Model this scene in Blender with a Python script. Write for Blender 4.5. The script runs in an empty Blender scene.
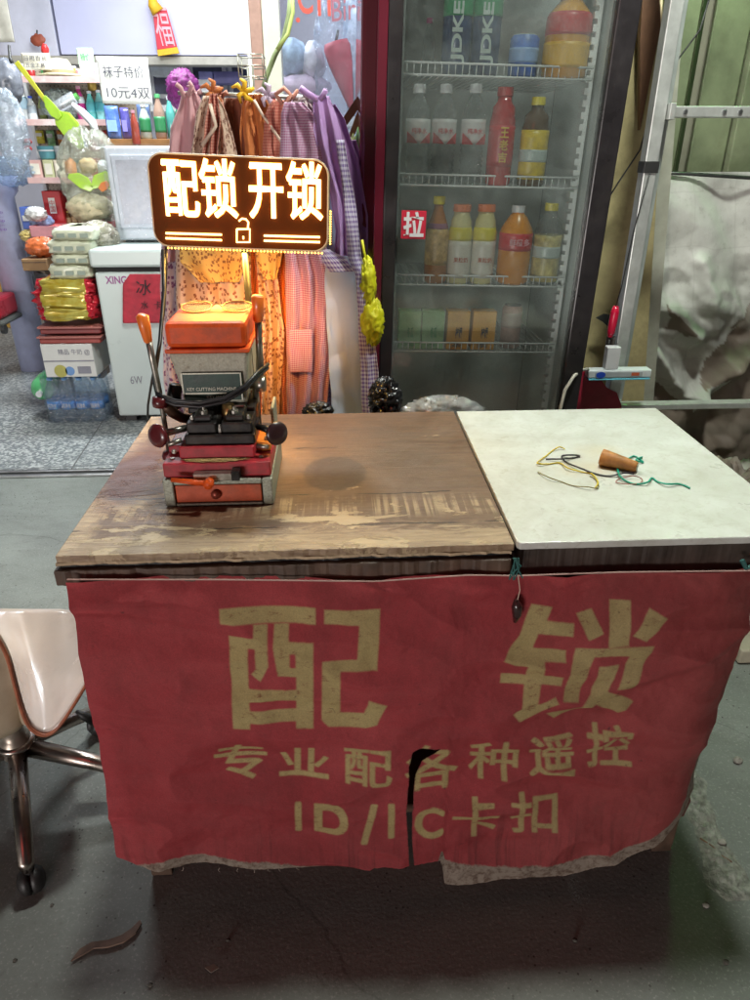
import bpy, bmesh, math, random
import numpy as np
from mathutils import Vector, Matrix, noise as mnoise
random.seed(7)
R = math.radians
scn = bpy.context.scene
col = scn.collection

# ---------------------------------------------------------------- camera
FPX, PITCH, YAW, HC = 696.0, 26.7, 3.0, 1.4
cam_d = bpy.data.cameras.new('camera'); cam = bpy.data.objects.new('camera', cam_d); col.objects.link(cam)
cam.location = (0, 0, HC); cam.rotation_euler = (R(90 - PITCH), 0, R(-YAW))
cam_d.sensor_width = 36; cam_d.sensor_fit = 'AUTO'; cam_d.lens = 36 * FPX / 1000
cam_d.clip_start = .02; cam_d.clip_end = 500
scn.camera = cam
# ---------------------------------------------------------------- world, lights, exposure
w = bpy.data.worlds.new('World'); scn.world = w; w.use_nodes = True
nt = w.node_tree; bg = nt.nodes['Background']
sky = nt.nodes.new('ShaderNodeTexSky'); sky.sky_type = 'NISHITA'; sky.sun_disc = False
sky.sun_elevation = R(2); sky.sun_rotation = R(200); sky.air_density = 1.0; sky.dust_density = 3.0
hs = nt.nodes.new('ShaderNodeHueSaturation'); hs.inputs['Saturation'].default_value = .25
nt.links.new(sky.outputs[0], hs.inputs['Color']); nt.links.new(hs.outputs[0], bg.inputs['Color'])
bg.inputs['Strength'].default_value = .03
def lamp(name, kind, loc, power, color, size=.1, size_y=None, target=None, spread=None):
    d = bpy.data.lights.new(name, kind); d.energy = power; d.color = color
    o = bpy.data.objects.new(name, d); col.objects.link(o); o.location = loc
    if kind == 'AREA':
        d.size = size
        if size_y: d.shape = 'RECTANGLE'; d.size_y = size_y
        if spread: d.spread = R(spread)
    else: d.shadow_soft_size = size
    if target is not None:
        o.rotation_euler = (Vector(target) - Vector(loc)).to_track_quat('-Z', 'Y').to_euler()
    return o
lamp('shop_tube_lamp', 'AREA', (-1.0, 4.3, 2.95), 92, (.90, .96, 1.0), 1.3, .25)
lamp('shop_tube_lamp', 'AREA', (-.9, 5.6, 2.95), 26, (.86, .90, 1.0), 1.3, .25)
lamp('awning_lamp', 'POINT', (.72, 1.42, 2.75), 150, (.95, 1.0, .90), .10)
lamp('awning_lamp', 'POINT', (-.25, 2.3, 2.8), 125, (.97, 1.0, .95), .10)
lamp('green_lamp', 'POINT', (1.42, 2.55, 2.55), 17, (.25, 1.0, .22), .1)
lamp('street_front_lamp', 'AREA', (-3.2, -5.0, .45), 215, (1.0, .93, .90), 2.2, .8, target=(.2, 1.0, .75))
lamp('red_neon_lamp', 'AREA', (-.9, -1.2, 2.6), 3.5, (1.0, .10, .08), .8, .1, target=(.1, .9, 0))
scn.view_settings.view_transform = 'Standard'; scn.view_settings.look = 'None'
scn.view_settings.exposure = 0; scn.view_settings.gamma = 1
scn.render.engine = 'CYCLES'
scn.cycles.max_bounces = 8; scn.cycles.transparent_max_bounces = 16; scn.cycles.caustics_reflective = False; scn.cycles.caustics_refractive = False
scn.cycles.sample_clamp_indirect = 4

# ---------------------------------------------------------------- measuring: a ray of the camera met with a real plane
_p, _y = R(PITCH), R(YAW)
_F = Vector((math.sin(_y) * math.cos(_p), math.cos(_y) * math.cos(_p), -math.sin(_p)))
_R = Vector((math.cos(_y), -math.sin(_y), 0)); _U = _R.cross(_F)
def ray(px, py): return _F + _R * ((px - 375) / FPX) + _U * ((500 - py) / FPX)
def aty(px, py, Y):
    r = ray(px, py); t = Y / r.y; return Vector((r.x * t, Y, HC + r.z * t))
def atz(px, py, Z):
    r = ray(px, py); t = (Z - HC) / r.z; return Vector((r.x * t, r.y * t, Z))

# ---------------------------------------------------------------- materials
_M = {}
def nodes_of(name):
    m = bpy.data.materials.new(name); m.use_nodes = True
    n = m.node_tree.nodes; return m, n, m.node_tree.links, n['Principled BSDF']
def N(n, t, **kw):
    x = n.new(t)
    for k, v in kw.items():
        if k in x.inputs: x.inputs[k].default_value = v
        else: setattr(x, k, v)
    return x
def mixc(n, l, fac, a, b, bt='MIX'):
    m = n.new('ShaderNodeMix'); m.data_type = 'RGBA'; m.blend_type = bt
    for sock, v in ((m.inputs[0], fac), (m.inputs[6], a), (m.inputs[7], b)):
        if isinstance(v, (int, float)): sock.default_value = v
        elif isinstance(v, tuple): sock.default_value = (*v, 1) if len(v) == 3 else v
        else: l.new(v, sock)
    return m.outputs[2]
def mathn(n, l, op, a, b=0.0, clamp=False):
    m = n.new('ShaderNodeMath'); m.operation = op; m.use_clamp = clamp
    for i, v in enumerate((a, b)):
        if isinstance(v, (int, float)): m.inputs[i].default_value = v
        else: l.new(v, m.inputs[i])
    return m.outputs[0]
def ramp(n, l, src, p0, p1, c0=(0, 0, 0), c1=(1, 1, 1)):
    r = n.new('ShaderNodeValToRGB'); r.color_ramp.elements[0].position = p0; r.color_ramp.elements[1].position = p1
    r.color_ramp.elements[0].color = (*c0, 1); r.color_ramp.elements[1].color = (*c1, 1)
    l.new(src, r.inputs[0]); return r.outputs[0]
def noisef(n, l, vec, scale, detail=5, rough=.6, dist=0.0):
    x = N(n, 'ShaderNodeTexNoise', Scale=scale, Detail=detail, Roughness=rough, Distortion=dist); l.new(vec, x.inputs['Vector']); return x.outputs[0]
def mapped(n, l, src, sc, loc=(0, 0, 0), rot=(0, 0, 0)):
    x = n.new('ShaderNodeMapping'); x.inputs['Scale'].default_value = sc; x.inputs['Location'].default_value = loc
    x.inputs['Rotation'].default_value = rot; l.new(src, x.inputs['Vector']); return x.outputs[0]
def mat(name, c, rough=.6, metal=0, var=.15, vs=14, bump=.15, bs=120, coat=0, dirt=None, dirtamt=.3, transl=0, spec=.5, alpha=1):
    if name in _M: return _M[name]
    m, n, l, b = nodes_of(name)
    tc = N(n, 'ShaderNodeTexCoord').outputs['Object']
    f = noisef(n, l, tc, vs)
    lo = tuple(max(0, x * (1 - var)) for x in c); hi = tuple(min(1, x * (1 + var)) for x in c)
    o = mixc(n, l, ramp(n, l, f, .3, .7), lo, hi)
    if dirt:
        d = ramp(n, l, noisef(n, l, tc, vs * .45, 8, .7), .5, .75)
        o = mixc(n, l, mathn(n, l, 'MULTIPLY', d, dirtamt), o, dirt)
    l.new(o, b.inputs['Base Color'])
    l.new(ramp(n, l, f, .2, .8, (max(.03, rough - .08),) * 3, (min(1, rough + .1),) * 3), b.inputs['Roughness'])
    b.inputs['Metallic'].default_value = metal; b.inputs['Coat Weight'].default_value = coat
    b.inputs['Specular IOR Level'].default_value = spec
    if bump:
        bp = N(n, 'ShaderNodeBump', Strength=bump, Distance=.002); l.new(noisef(n, l, tc, bs), bp.inputs['Height']); l.new(bp.outputs[0], b.inputs['Normal'])
    out = n['Material Output']
    if transl:
        t = N(n, 'ShaderNodeBsdfTranslucent'); l.new(o, t.inputs[0]); mx = N(n, 'ShaderNodeMixShader'); mx.inputs[0].default_value = transl
        l.new(b.outputs[0], mx.inputs[1]); l.new(t.outputs[0], mx.inputs[2]); l.new(mx.outputs[0], out.inputs[0])
    if alpha < 1:
        t = N(n, 'ShaderNodeBsdfTransparent'); mx = N(n, 'ShaderNodeMixShader'); mx.inputs[0].default_value = alpha
        l.new(t.outputs[0], mx.inputs[1]); l.new(b.outputs[0], mx.inputs[2]); l.new(mx.outputs[0], out.inputs[0])
    _M[name] = m; return m
def film(name, tint=(1, 1, 1), haze=.12, hazec=(.8, .85, .85), gl=.12, hscale=6, droplets=False, fres=.3):
    """clear sheet: transparent with gloss and a patchy dusty haze"""
    if name in _M: return _M[name]
    m, n, l, b = nodes_of(name); n.remove(b); out = n['Material Output']
    tc = N(n, 'ShaderNodeTexCoord').outputs['Object']
    t = N(n, 'ShaderNodeBsdfTransparent'); t.inputs[0].default_value = (*tint, 1)
    g = N(n, 'ShaderNodeBsdfGlossy', Roughness=.08); d = N(n, 'ShaderNodeBsdfDiffuse'); d.inputs[0].default_value = (*hazec, 1)
    f = noisef(n, l, tc, hscale, 8, .7)
    hz = mathn(n, l, 'MULTIPLY', ramp(n, l, f, .3, .75), haze * 2)
    if droplets:
        v = N(n, 'ShaderNodeTexVoronoi', Scale=260); l.new(tc, v.inputs['Vector'])
        hz = mathn(n, l, 'ADD', hz, mathn(n, l, 'MULTIPLY', ramp(n, l, v.outputs[0], .18, .3, (1, 1, 1), (0, 0, 0)), .12))
    m1 = N(n, 'ShaderNodeMixShader'); l.new(hz, m1.inputs[0]); l.new(t.outputs[0], m1.inputs[1]); l.new(d.outputs[0], m1.inputs[2])
    fr = N(n, 'ShaderNodeFresnel', IOR=1.45); k = mathn(n, l, 'ADD', mathn(n, l, 'MULTIPLY', fr.outputs[0], fres), gl * .22)
    if not droplets and hscale > 6:
        bp = N(n, 'ShaderNodeBump', Strength=.8, Distance=.02); l.new(noisef(n, l, tc, hscale * 2.2, 5, .55, 1.5), bp.inputs['Height']); l.new(bp.outputs[0], g.inputs['Normal']); l.new(bp.outputs[0], d.inputs['Normal'])
    m2 = N(n, 'ShaderNodeMixShader'); l.new(k, m2.inputs[0]); l.new(m1.outputs[0], m2.inputs[1]); l.new(g.outputs[0], m2.inputs[2])
    l.new(m2.outputs[0], out.inputs[0]); _M[name] = m; return m
def emit(name, c, s):
    if name in _M: return _M[name]
    m, n, l, b = nodes_of(name); b.inputs['Base Color'].default_value = (*c, 1); b.inputs['Emission Color'].default_value = (*c, 1); b.inputs['Emission Strength'].default_value = s
    _M[name] = m; return m
def cloth(name, base, pat, kind='gingham', size=.008, var=.12, transl=.15, rough=.85):
    if name in _M: return _M[name]
    m, n, l, b = nodes_of(name); uv = N(n, 'ShaderNodeTexCoord').outputs['UV']
    if kind == 'gingham':
        sx = n.new('ShaderNodeSeparateXYZ'); l.new(uv, sx.inputs[0])
        fx = mathn(n, l, 'GREATER_THAN', mathn(n, l, 'FRACT', mathn(n, l, 'DIVIDE', sx.outputs[0], size)), .5)
        fy = mathn(n, l, 'GREATER_THAN', mathn(n, l, 'FRACT', mathn(n, l, 'DIVIDE', sx.outputs[1], size)), .5)
        f = mathn(n, l, 'MULTIPLY', mathn(n, l, 'ADD', fx, fy), .5)
    elif kind == 'floral':
        v = N(n, 'ShaderNodeTexVoronoi', Scale=1 / size, feature='F1'); v.distance = 'CHEBYCHEV'; l.new(mapped(n, l, uv, (1, 1, 1)), v.inputs['Vector'])
        nz = noisef(n, l, uv, 1.6 / size, 3)
        f = ramp(n, l, mathn(n, l, 'ADD', v.outputs[0], mathn(n, l, 'MULTIPLY', nz, .5)), .52, .60, (1, 1, 1), (0, 0, 0))
    else: f = mathn(n, l, 'MULTIPLY', noisef(n, l, uv, 9), .6)
    c = mixc(n, l, f, base, pat)
    c = mixc(n, l, mathn(n, l, 'MULTIPLY', ramp(n, l, noisef(n, l, uv, 7, 6), .35, .7), var * 2), c, tuple(x * .5 for x in base))
    l.new(c, b.inputs['Base Color']); b.inputs['Roughness'].default_value = rough; b.inputs['Sheen Weight'].default_value = .2
    bp = N(n, 'ShaderNodeBump', Strength=.35, Distance=.004); l.new(noisef(n, l, uv, 40), bp.inputs['Height']); l.new(bp.outputs[0], b.inputs['Normal'])
    t = N(n, 'ShaderNodeBsdfTranslucent'); l.new(c, t.inputs[0]); mx = N(n, 'ShaderNodeMixShader'); mx.inputs[0].default_value = transl
    l.new(b.outputs[0], mx.inputs[1]); l.new(t.outputs[0], mx.inputs[2]); l.new(mx.outputs[0], n['Material Output'].inputs[0])
    _M[name] = m; return m

# ---------------------------------------------------------------- mesh helpers
ORI = {}
class MB:
    def __init__(s): s.v = []; s.f = []; s.uv = None
    def box(s, lo, hi, M=None):
        i = len(s.v)
        for z in (lo[2], hi[2]):
            for x, y in ((lo[0], lo[1]), (hi[0], lo[1]), (hi[0], hi[1]), (lo[0], hi[1])):
                p = Vector((x, y, z)); s.v.append(M @ p if M else p)
        for q in ((3, 2, 1, 0), (4, 5, 6, 7), (0, 1, 5, 4), (1, 2, 6, 5), (2, 3, 7, 6), (3, 0, 4, 7)): s.f.append([i + k for k in q])
        return s
    def tube(s, pts, r, seg=8, caps=True):
        pts = [Vector(p) for p in pts]; rr = r if isinstance(r, (list, tuple)) else [r] * len(pts)
        base = len(s.v); ref = None
        for k, p in enumerate(pts):
            d = (pts[min(k + 1, len(pts) - 1)] - pts[max(k - 1, 0)]).normalized()
            if ref is None:
                ref = d.orthogonal().normalized()
            ref = (ref - d * ref.dot(d)).normalized(); b2 = d.cross(ref)
            for j in range(seg):
                a = 2 * math.pi * j / seg; s.v.append(p + (ref * math.cos(a) + b2 * math.sin(a)) * rr[k])
        for k in range(len(pts) - 1):
            for j in range(seg):
                a = base + k * seg + j; b = base + k * seg + (j + 1) % seg; s.f.append([a, b, b + seg, a + seg])
        if caps:
            s.f.append([base + j for j in range(seg)][::-1]); s.f.append([base + (len(pts) - 1) * seg + j for j in range(seg)])
        return s
    def lathe(s, prof, seg=20, M=None, sx=1, sy=1, sq=0):
        base = len(s.v)
        for (r, z) in prof:
            for j in range(seg):
                a = 2 * math.pi * j / seg; c, sn = math.cos(a), math.sin(a)
                if sq:
                    k = (abs(c) ** sq + abs(sn) ** sq) ** (-1 / sq)
                    c *= k; sn *= k
                p = Vector((r * c * sx, r * sn * sy, z)); s.v.append(M @ p if M else p)
        for k in range(len(prof) - 1):
            for j in range(seg):
                a = base + k * seg + j; b = base + k * seg + (j + 1) % seg; s.f.append([a, b, b + seg, a + seg])
        if prof[0][0] > 1e-5: s.f.append([base + j for j in range(seg)][::-1])
        if prof[-1][0] > 1e-5: s.f.append([base + (len(prof) - 1) * seg + j for j in range(seg)])
        return s
    def prism(s, poly, off):
        """planar polygon (3-D points) extruded along vector off"""
        i = len(s.v); n = len(poly); off = Vector(off)
        s.v += [Vector(p) for p in poly] + [Vector(p) + off for p in poly]
        s.f.append(list(range(i, i + n))[::-1]); s.f.append(list(range(i + n, i + 2 * n)))
        for k in range(n): a, b = i + k, i + (k + 1) % n; s.f.append([a, b, b + n, a + n])
        return s
    def grid(s, fn, nu, nv, uvfn=None):
        i = len(s.v); s.uv = s.uv or []
        for b in range(nv + 1):
            for a in range(nu + 1):
                u, v = a / nu, b / nv; s.v.append(Vector(fn(u, v))); s.uv.append(uvfn(u, v) if uvfn else (u, v))
        for b in range(nv):
            for a in range(nu):
                k = i + b * (nu + 1) + a; s.f.append([k, k + 1, k + nu + 2, k + nu + 1])
        return s
    def build(s, name, m, parent=None, smooth=False, bevel=0, solid=0, subsurf=0, origin=None):
        me = bpy.data.meshes.new(name)
        if parent is not None: o0 = ORI[parent.name]
        elif origin is not None: o0 = Vector(origin)
        else:
            xs = [p.x for p in s.v]; ys = [p.y for p in s.v]; zs = [p.z for p in s.v]
            o0 = Vector(((min(xs) + max(xs)) / 2, (min(ys) + max(ys)) / 2, min(zs)))
        me.from_pydata([tuple(p - o0) for p in s.v], [], s.f)
        if s.uv and len(s.uv) == len(s.v):
            ul = me.uv_layers.new(name='uv'); li = np.zeros(len(me.loops), dtype=np.int32); me.loops.foreach_get('vertex_index', li)
            ul.data.foreach_set('uv', np.array(s.uv, dtype=np.float32)[li].ravel())
        bm = bmesh.new(); bm.from_mesh(me); bmesh.ops.recalc_face_normals(bm, faces=bm.faces); bm.to_mesh(me); bm.free()
        if smooth: me.polygons.foreach_set('use_smooth', [True] * len(me.polygons))
        me.materials.append(m)
        o = bpy.data.objects.new(name, me); col.objects.link(o)
        if parent is not None: o.parent = parent
        else: o.location = o0
        ORI[o.name] = o0
        if solid: x = o.modifiers.new('s', 'SOLIDIFY'); x.thickness = solid; x.offset = 0
        if bevel: x = o.modifiers.new('b', 'BEVEL'); x.width = bevel; x.segments = 2; x.limit_method = 'ANGLE'
        if subsurf: x = o.modifiers.new('u', 'SUBSURF'); x.levels = x.render_levels = subsurf
        return o
def tag(o, label, cat, group=None, kind=None):
    if label: o['label'] = label
    if cat: o['category'] = cat
    if group: o['group'] = group
    if kind: o['kind'] = kind
    return o
def struct(o): o['kind'] = 'structure'; return o
def thing(name, label, cat, loc, group=None):
    o = bpy.data.objects.new(name, None); col.objects.link(o); o.location = loc; o.empty_display_size = .05
    ORI[o.name] = Vector(loc); return tag(o, label, cat, group)
def B(lo, hi): return MB().box(lo, hi)
_gly = {}
def text_geo(s, offset=0.0, shear=0):
    key = (s, offset, shear)
    if key not in _gly:
        c = bpy.data.curves.new('t', 'FONT'); c.body = s; c.offset = offset; c.resolution_u = 4; c.shear = shear
        o = bpy.data.objects.new('t', c); col.objects.link(o)
        dg = bpy.context.evaluated_depsgraph_get(); me = bpy.data.meshes.new_from_object(o.evaluated_get(dg))
        v = np.array([tuple(x.co)[:2] for x in me.vertices]); f = [list(p.vertices) for p in me.polygons]
        bpy.data.objects.remove(o); bpy.data.meshes.remove(me)
        lo, hi = v.min(0), v.max(0); _gly[key] = ((v - lo) / (hi - lo), f, (hi - lo)[0] / (hi - lo)[1])
    return _gly[key]
def lettering(s, org, ux, uz, m, parent, offset=0.0, name='lettering', thick=.0006, label=None):
    """printed letters filling the box org + a*ux + b*uz"""
    v, f, _ = text_geo(s, offset); org, ux, uz = Vector(org), Vector(ux), Vector(uz)
    mb = MB(); mb.v = [org + ux * float(a) + uz * float(b) for a, b in v]; mb.f = [list(q) for q in f]
    o = mb.build(name, m, parent, solid=thick)
    if label: o['label'] = label
    return o
def fbm(x, y, z=0, o=4): return mnoise.fractal(Vector((x, y, z)), 1.0, 2.0, o)
def blob(c, r, amp=.25, fr=4, seg=26, rings=18, seed=0, ridge=False, flat=None):
    mb = MB(); c = Vector(c)
    def fn(u, v):
        a = 2 * math.pi * u; t = math.pi * (v * .98 + .01)
        d = Vector((math.cos(a) * math.sin(t), math.sin(a) * math.sin(t), -math.cos(t)))
        n = mnoise.fractal(d * fr * .5 + Vector((seed, 0, 0)), 1, 2, 4)
        if ridge: n = .5 - abs(n) * 1.6
        k = 1 + amp * n
        p = Vector((d.x * r[0] * k, d.y * r[1] * k, d.z * r[2] * k))
        if flat is not None: p.z = max(p.z, flat)
        return c + p
    return mb.grid(fn, seg, rings)

# ---------------------------------------------------------------- the ground
def concrete():
    m, n, l, b = nodes_of('concrete'); tc = N(n, 'ShaderNodeTexCoord').outputs['Object']
    c = mixc(n, l, ramp(n, l, noisef(n, l, tc, 1.3, 6, .6, .6), .3, .7), (.165, .18, .165), (.275, .295, .27))
    c = mixc(n, l, mathn(n, l, 'MULTIPLY', ramp(n, l, noisef(n, l, mapped(n, l, tc, (1, 2.2, 1)), 5, 8, .75, .4), .48, .75), .55), c, (.13, .13, .115))
    c = mixc(n, l, mathn(n, l, 'MULTIPLY', ramp(n, l, noisef(n, l, tc, 160, 3), .55, .72), .5), c, (.48, .48, .44))
    c = mixc(n, l, mathn(n, l, 'MULTIPLY', ramp(n, l, noisef(n, l, tc, 40, 4), .6, .8), .6), c, (.09, .085, .08))
    vv = N(n, 'ShaderNodeTexVoronoi', Scale=1.1, feature='DISTANCE_TO_EDGE'); 
    mm = n.new('ShaderNodeMix'); mm.data_type = 'VECTOR'; mm.inputs[0].default_value = .12; l.new(tc, mm.inputs[4]); nn = N(n, 'ShaderNodeTexNoise', Scale=6, Detail=6); l.new(tc, nn.inputs['Vector']); l.new(nn.outputs['Color'], mm.inputs[5]); l.new(mm.outputs[1], vv.inputs['Vector'])
    c = mixc(n, l, ramp(n, l, vv.outputs[0], .001, .004, (.4, .4, .4), (0, 0, 0)), c, (.05, .05, .045))
    v2 = N(n, 'ShaderNodeTexVoronoi', Scale=55); l.new(tc, v2.inputs['Vector']); c = mixc(n, l, mathn(n, l, 'MULTIPLY', ramp(n, l, v2.outputs[0], .10, .16, (1, 1, 1), (0, 0, 0)), ramp(n, l, noisef(n, l, tc, 3, 4), .45, .6)), c, (.06, .055, .05))
    l.new(c, b.inputs['Base Color']); b.inputs['Roughness'].default_value = .8
    h = mathn(n, l, 'ADD', noisef(n, l, tc, 120, 4), mathn(n, l, 'MULTIPLY', noisef(n, l, tc, 9, 6), 1.2))
    bp = N(n, 'ShaderNodeBump', Strength=.35, Distance=.0016); l.new(h, bp.inputs['Height']); l.new(bp.outputs[0], b.inputs['Normal']); return m
def terrazzo():
    m, n, l, b = nodes_of('terrazzo'); tc = N(n, 'ShaderNodeTexCoord').outputs['Object']
    v = N(n, 'ShaderNodeTexVoronoi', Scale=85); l.new(tc, v.inputs['Vector'])
    cs = n.new('ShaderNodeSeparateXYZ'); l.new(v.outputs['Color'], cs.inputs[0])
    c = mixc(n, l, ramp(n, l, cs.outputs[0], .35, .95), (.17, .19, .20), (.55, .57, .56))
    c = mixc(n, l, mathn(n, l, 'MULTIPLY', ramp(n, l, noisef(n, l, tc, 2, 5), .4, .7), .35), c, (.2, .21, .21))
    # cast-in slab joints
    sx = n.new('ShaderNodeSeparateXYZ'); l.new(mapped(n, l, tc, (1, 1, 1), rot=(0, 0, R(-4))), sx.inputs[0])
    for k in (0, 1):
        fr = mathn(n, l, 'FRACT', mathn(n, l, 'DIVIDE', sx.outputs[k], 1.1)); j = mathn(n, l, 'LESS_THAN', fr, .007); c = mixc(n, l, j, c, (.12, .12, .12))
    l.new(c, b.inputs['Base Color']); b.inputs['Roughness'].default_value = .38
    return m
g = MB().grid(lambda u, v: (-40 + 80 * u, -30 + 33.19 * v, 0), 40, 40).build('ground', concrete(), origin=(0, 0, 0)); struct(g)
g = B((-6, 3.19, -.05), (6, 12, .004)).build('shop_floor', terrazzo(), origin=(0, 0, 0)); struct(g)
g = B((-40, 12.0, -.05), (40, 60, -.004)).build('far_ground', _M.get('x') or mat('far_earth', (.1, .1, .1)), origin=(0, 0, 0)); struct(g)
steel = mat('steel', (.55, .57, .58), .35, 1, dirt=(.2, .17, .13))
darksteel = mat('dark_steel', (.12, .12, .12), .45, .9)
t = tag(thing('door_track', 'pair of steel rails sunk in the floor along the shop threshold', 'door track', (-1.5, 3.19, 0)), None, None)
B((-6, 3.10, 0), (.1, 3.118, .012)).build('rail', steel, t, bevel=.003)
B((-6, 3.15, 0), (.1, 3.168, .012)).build('rail', steel, t, bevel=.003)
B((-6, 3.118, .0), (.1, 3.15, .003)).build('channel', mat('track_black', (.03, .03, .03), .7), t)

# ---------------------------------------------------------------- shop shell
lav = mat('lavender_paint', (.62, .64, .86), .6, var=.05, vs=2, dirt=(.45, .44, .55), dirtamt=.15)
white = mat('white_paint', (.75, .76, .76), .5, var=.05)
struct(B((-6, 7.4, 0), (2.0, 7.5, 3.1)).build('back_wall', mat('pale_wall', (.5, .5, .56), .7, var=.1, vs=2)))
struct(B((-6, 3.3, 3.1), (2.0, 7.5, 3.2)).build('shop_ceiling', white))
struct(B((-6.1, 3.3, 0), (-6, 7.5, 3.2)).build('wall_left', white))
struct(B((.75, 3.1, 0), (.85, 7.5, 3.2)).build('wall_right', white))
# upper panel wall with recess beneath it
zb = aty(150, 55, 6.6).z
t = thing('overhead_wall_cabinet', 'wide lavender cabinet front high on the back wall above a glazed strip', 'cabinet', (-1.6, 6.6, zb))
p0 = aty(52, 0, 6.6).x; p1 = aty(262, 0, 6.6).x
B((p0, 6.6, zb), (p1, 7.38, 2.9)).build('door_panel', lav, t, bevel=.004)
B((-3.2, 6.6, zb - .01), (p0 - .02, 7.38, 2.9)).build('door_panel', mat('lilac_tile', (.66, .67, .78), .4, var=.05), t, bevel=.004)
B((-3.2, 6.56, zb - .07), (p1, 6.72, zb - .012)).build('lower_rail', mat('beige_metal', (.42, .40, .34), .5), t, bevel=.004)
t = thing('glazed_hatch', 'low glazed hatch with white frames under the lavender cabinet', 'window', (-1.2, 7.2, aty(150, 100, 7.2).z))
z0, z1 = aty(150, 98, 7.2).z, aty(150, 62, 7.2).z
for a, b in ((150, 186), (190, 226), (229, 262)):
    xa, xb = aty(a, 80, 7.2).x, aty(b, 80, 7.2).x
    f = MB()
    f.box((xa, 7.2, z0), (xb, 7.24, z0 + .03)); f.box((xa, 7.2, z1 - .03), (xb, 7.24, z1)); f.box((xa, 7.2, z0 + .03), (xa + .03, 7.24, z1 - .03)); f.box((xb - .03, 7.2, z0 + .03), (xb, 7.24, z1 - .03))
    f.build('frame', white, t); B((xa + .03, 7.215, z0 + .03), (xb - .03, 7.222, z1 - .03)).build('pane', mat('grey_glass', (.12, .13, .2), .12, var=.5, vs=6), t)
for k, (a, b, r0, r1, c) in enumerate(((152, 176, 66, 76, (.8, .85, .85)), (196, 215, 80, 92, (.8, .8, .82)), (215, 240, 72, 84, (.16, .15, .35)), (240, 255, 78, 92, (.35, .33, .5)), (200, 213, 72, 80, (.3, .3, .6)))):
    xa, zc = aty(a, r1, 6.95).x, aty(a, r1, 6.95).z; xb, zd = aty(b, r0, 6.95).x, aty(b, r0, 6.95).z
    o = B((xa, 6.9, zc), (xb, 7.1, zd)).build('storage_box', mat('boxc%d' % k, c, .5), bevel=.006)
    tag(o, ['long white box at the left end of the glazed hatch', 'small white box under the middle of the glazed hatch', 'dark blue box in the middle of the glazed hatch', 'dull violet box at the right end of the glazed hatch', 'small blue box on top of the small white box at the hatch'][k], 'box', 'boxes in front of the glazed hatch')
# shelf carrying those boxes
x0, x1 = aty(150, 98, 6.9).x, aty(262, 98, 6.9).x
tag(B((x0, 6.86, z0 - .12), (x1, 7.19, z0 - .07)).build('ledge', white, bevel=.003), 'white ledge under the glazed hatch at the back of the shop', 'ledge')

# shop front: door post, cream jamb, window with painted words
t = thing('door_post', 'pinkish brown wooden door post beside a cream jamb at the shop front', 'door post', (-.38, 3.3, 0))
xa, xb = aty(250, 30, 3.3).x, aty(262, 30, 3.3).x
B((xa, 3.3, 0), (xb, 3.4, 3.1)).build('post', mat('pinkwood', (.36, .22, .18), .55, vs=30), t, bevel=.003)
B((xa - .018, 3.32, 0), (xa - .001, 3.42, 3.1)).build('edge_strip', white, t)
xc = aty(280, 30, 3.3).x
B((xb + .001, 3.31, 0), (xc, 3.4, 3.1)).build('jamb', mat('cream_paint', (.62, .62, .52), .5, var=.08), t, bevel=.003)
t = thing('shop_window', 'tall shop window with red handwritten words on the pane', 'window', (0, 3.2, 0))
xd = aty(372, 0, 3.2).x + .5
B((xc + .004, 3.2, 0), (xd, 3.206, 3.1)).build('pane', film('window_glass', (.93, .95, 1), .06, (.6, .62, .75), .1, 3, fres=.8), t)
redp = mat('red_marker', (.5, .06, .04), .6); dkp = mat('dark_red_marker', (.25, .08, .12), .6)
a = aty(298, 14, 3.198); b = aty(312, -22, 3.198)
lettering('C', a, (b.x - a.x, 0, 0), (0, 0, b.z - a.z), redp, t, .01)
a = aty(318, 16, 3.198); b = aty(330, -22, 3.198)
lettering('h', a, (b.x - a.x, 0, 0), (0, 0, b.z - a.z), redp, t)
a = aty(332, 22, 3.198); b = aty(372, 0, 3.198)
lettering('Birth', a, (b.x - a.x, 0, .015), (0, 0, b.z - a.z), dkp, t)
MB().lathe([(0, 0), (.008, 0), (.008, .001), (0, .001)], 12, Matrix.Translation(aty(298, 20, 3.197)) @ Matrix.Rotation(R(90), 4, 'X')).build('red_dot', redp, t)
# bedding behind the window
bedm = [mat('duvet_blue', (.30, .42, .55), .8, var=.3, vs=20), mat('duvet_pink', (.62, .50, .62), .8, var=.15, vs=16), mat('duvet_white', (.6, .6, .66), .8, var=.2, vs=30)]
for k, (px, row, rx, rz, m, lb) in enumerate(((292, 58, 17, 15, 0, 'pale blue rolled quilt on the heap behind the shop window'), (314, 62, 13, 16, 2, 'white rolled quilt beside the pale blue one behind the window'),
        (303, 87, 30, 10, 1, 'pink folded quilt under the rolled ones behind the window'), (305, 107, 30, 10, 1, 'lilac folded quilt lowest in the heap behind the window'))):
    c = aty(px, row, 3.6); s = 1 / 240.
    tag(blob(c, (rx * s, .15, rz * s * 1.15), .12, 6, seed=k * 3).build('quilt', bedm[m], smooth=True), lb, 'quilt', 'quilts behind the shop window')
c = aty(303, 118, 3.6)
tag(B((c.x - .17, 3.42, c.z - .04), (c.x + .3, 3.8, c.z)).build('display_shelf', white, bevel=.003), 'white shelf carrying the quilts behind the window', 'shelf')
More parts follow.
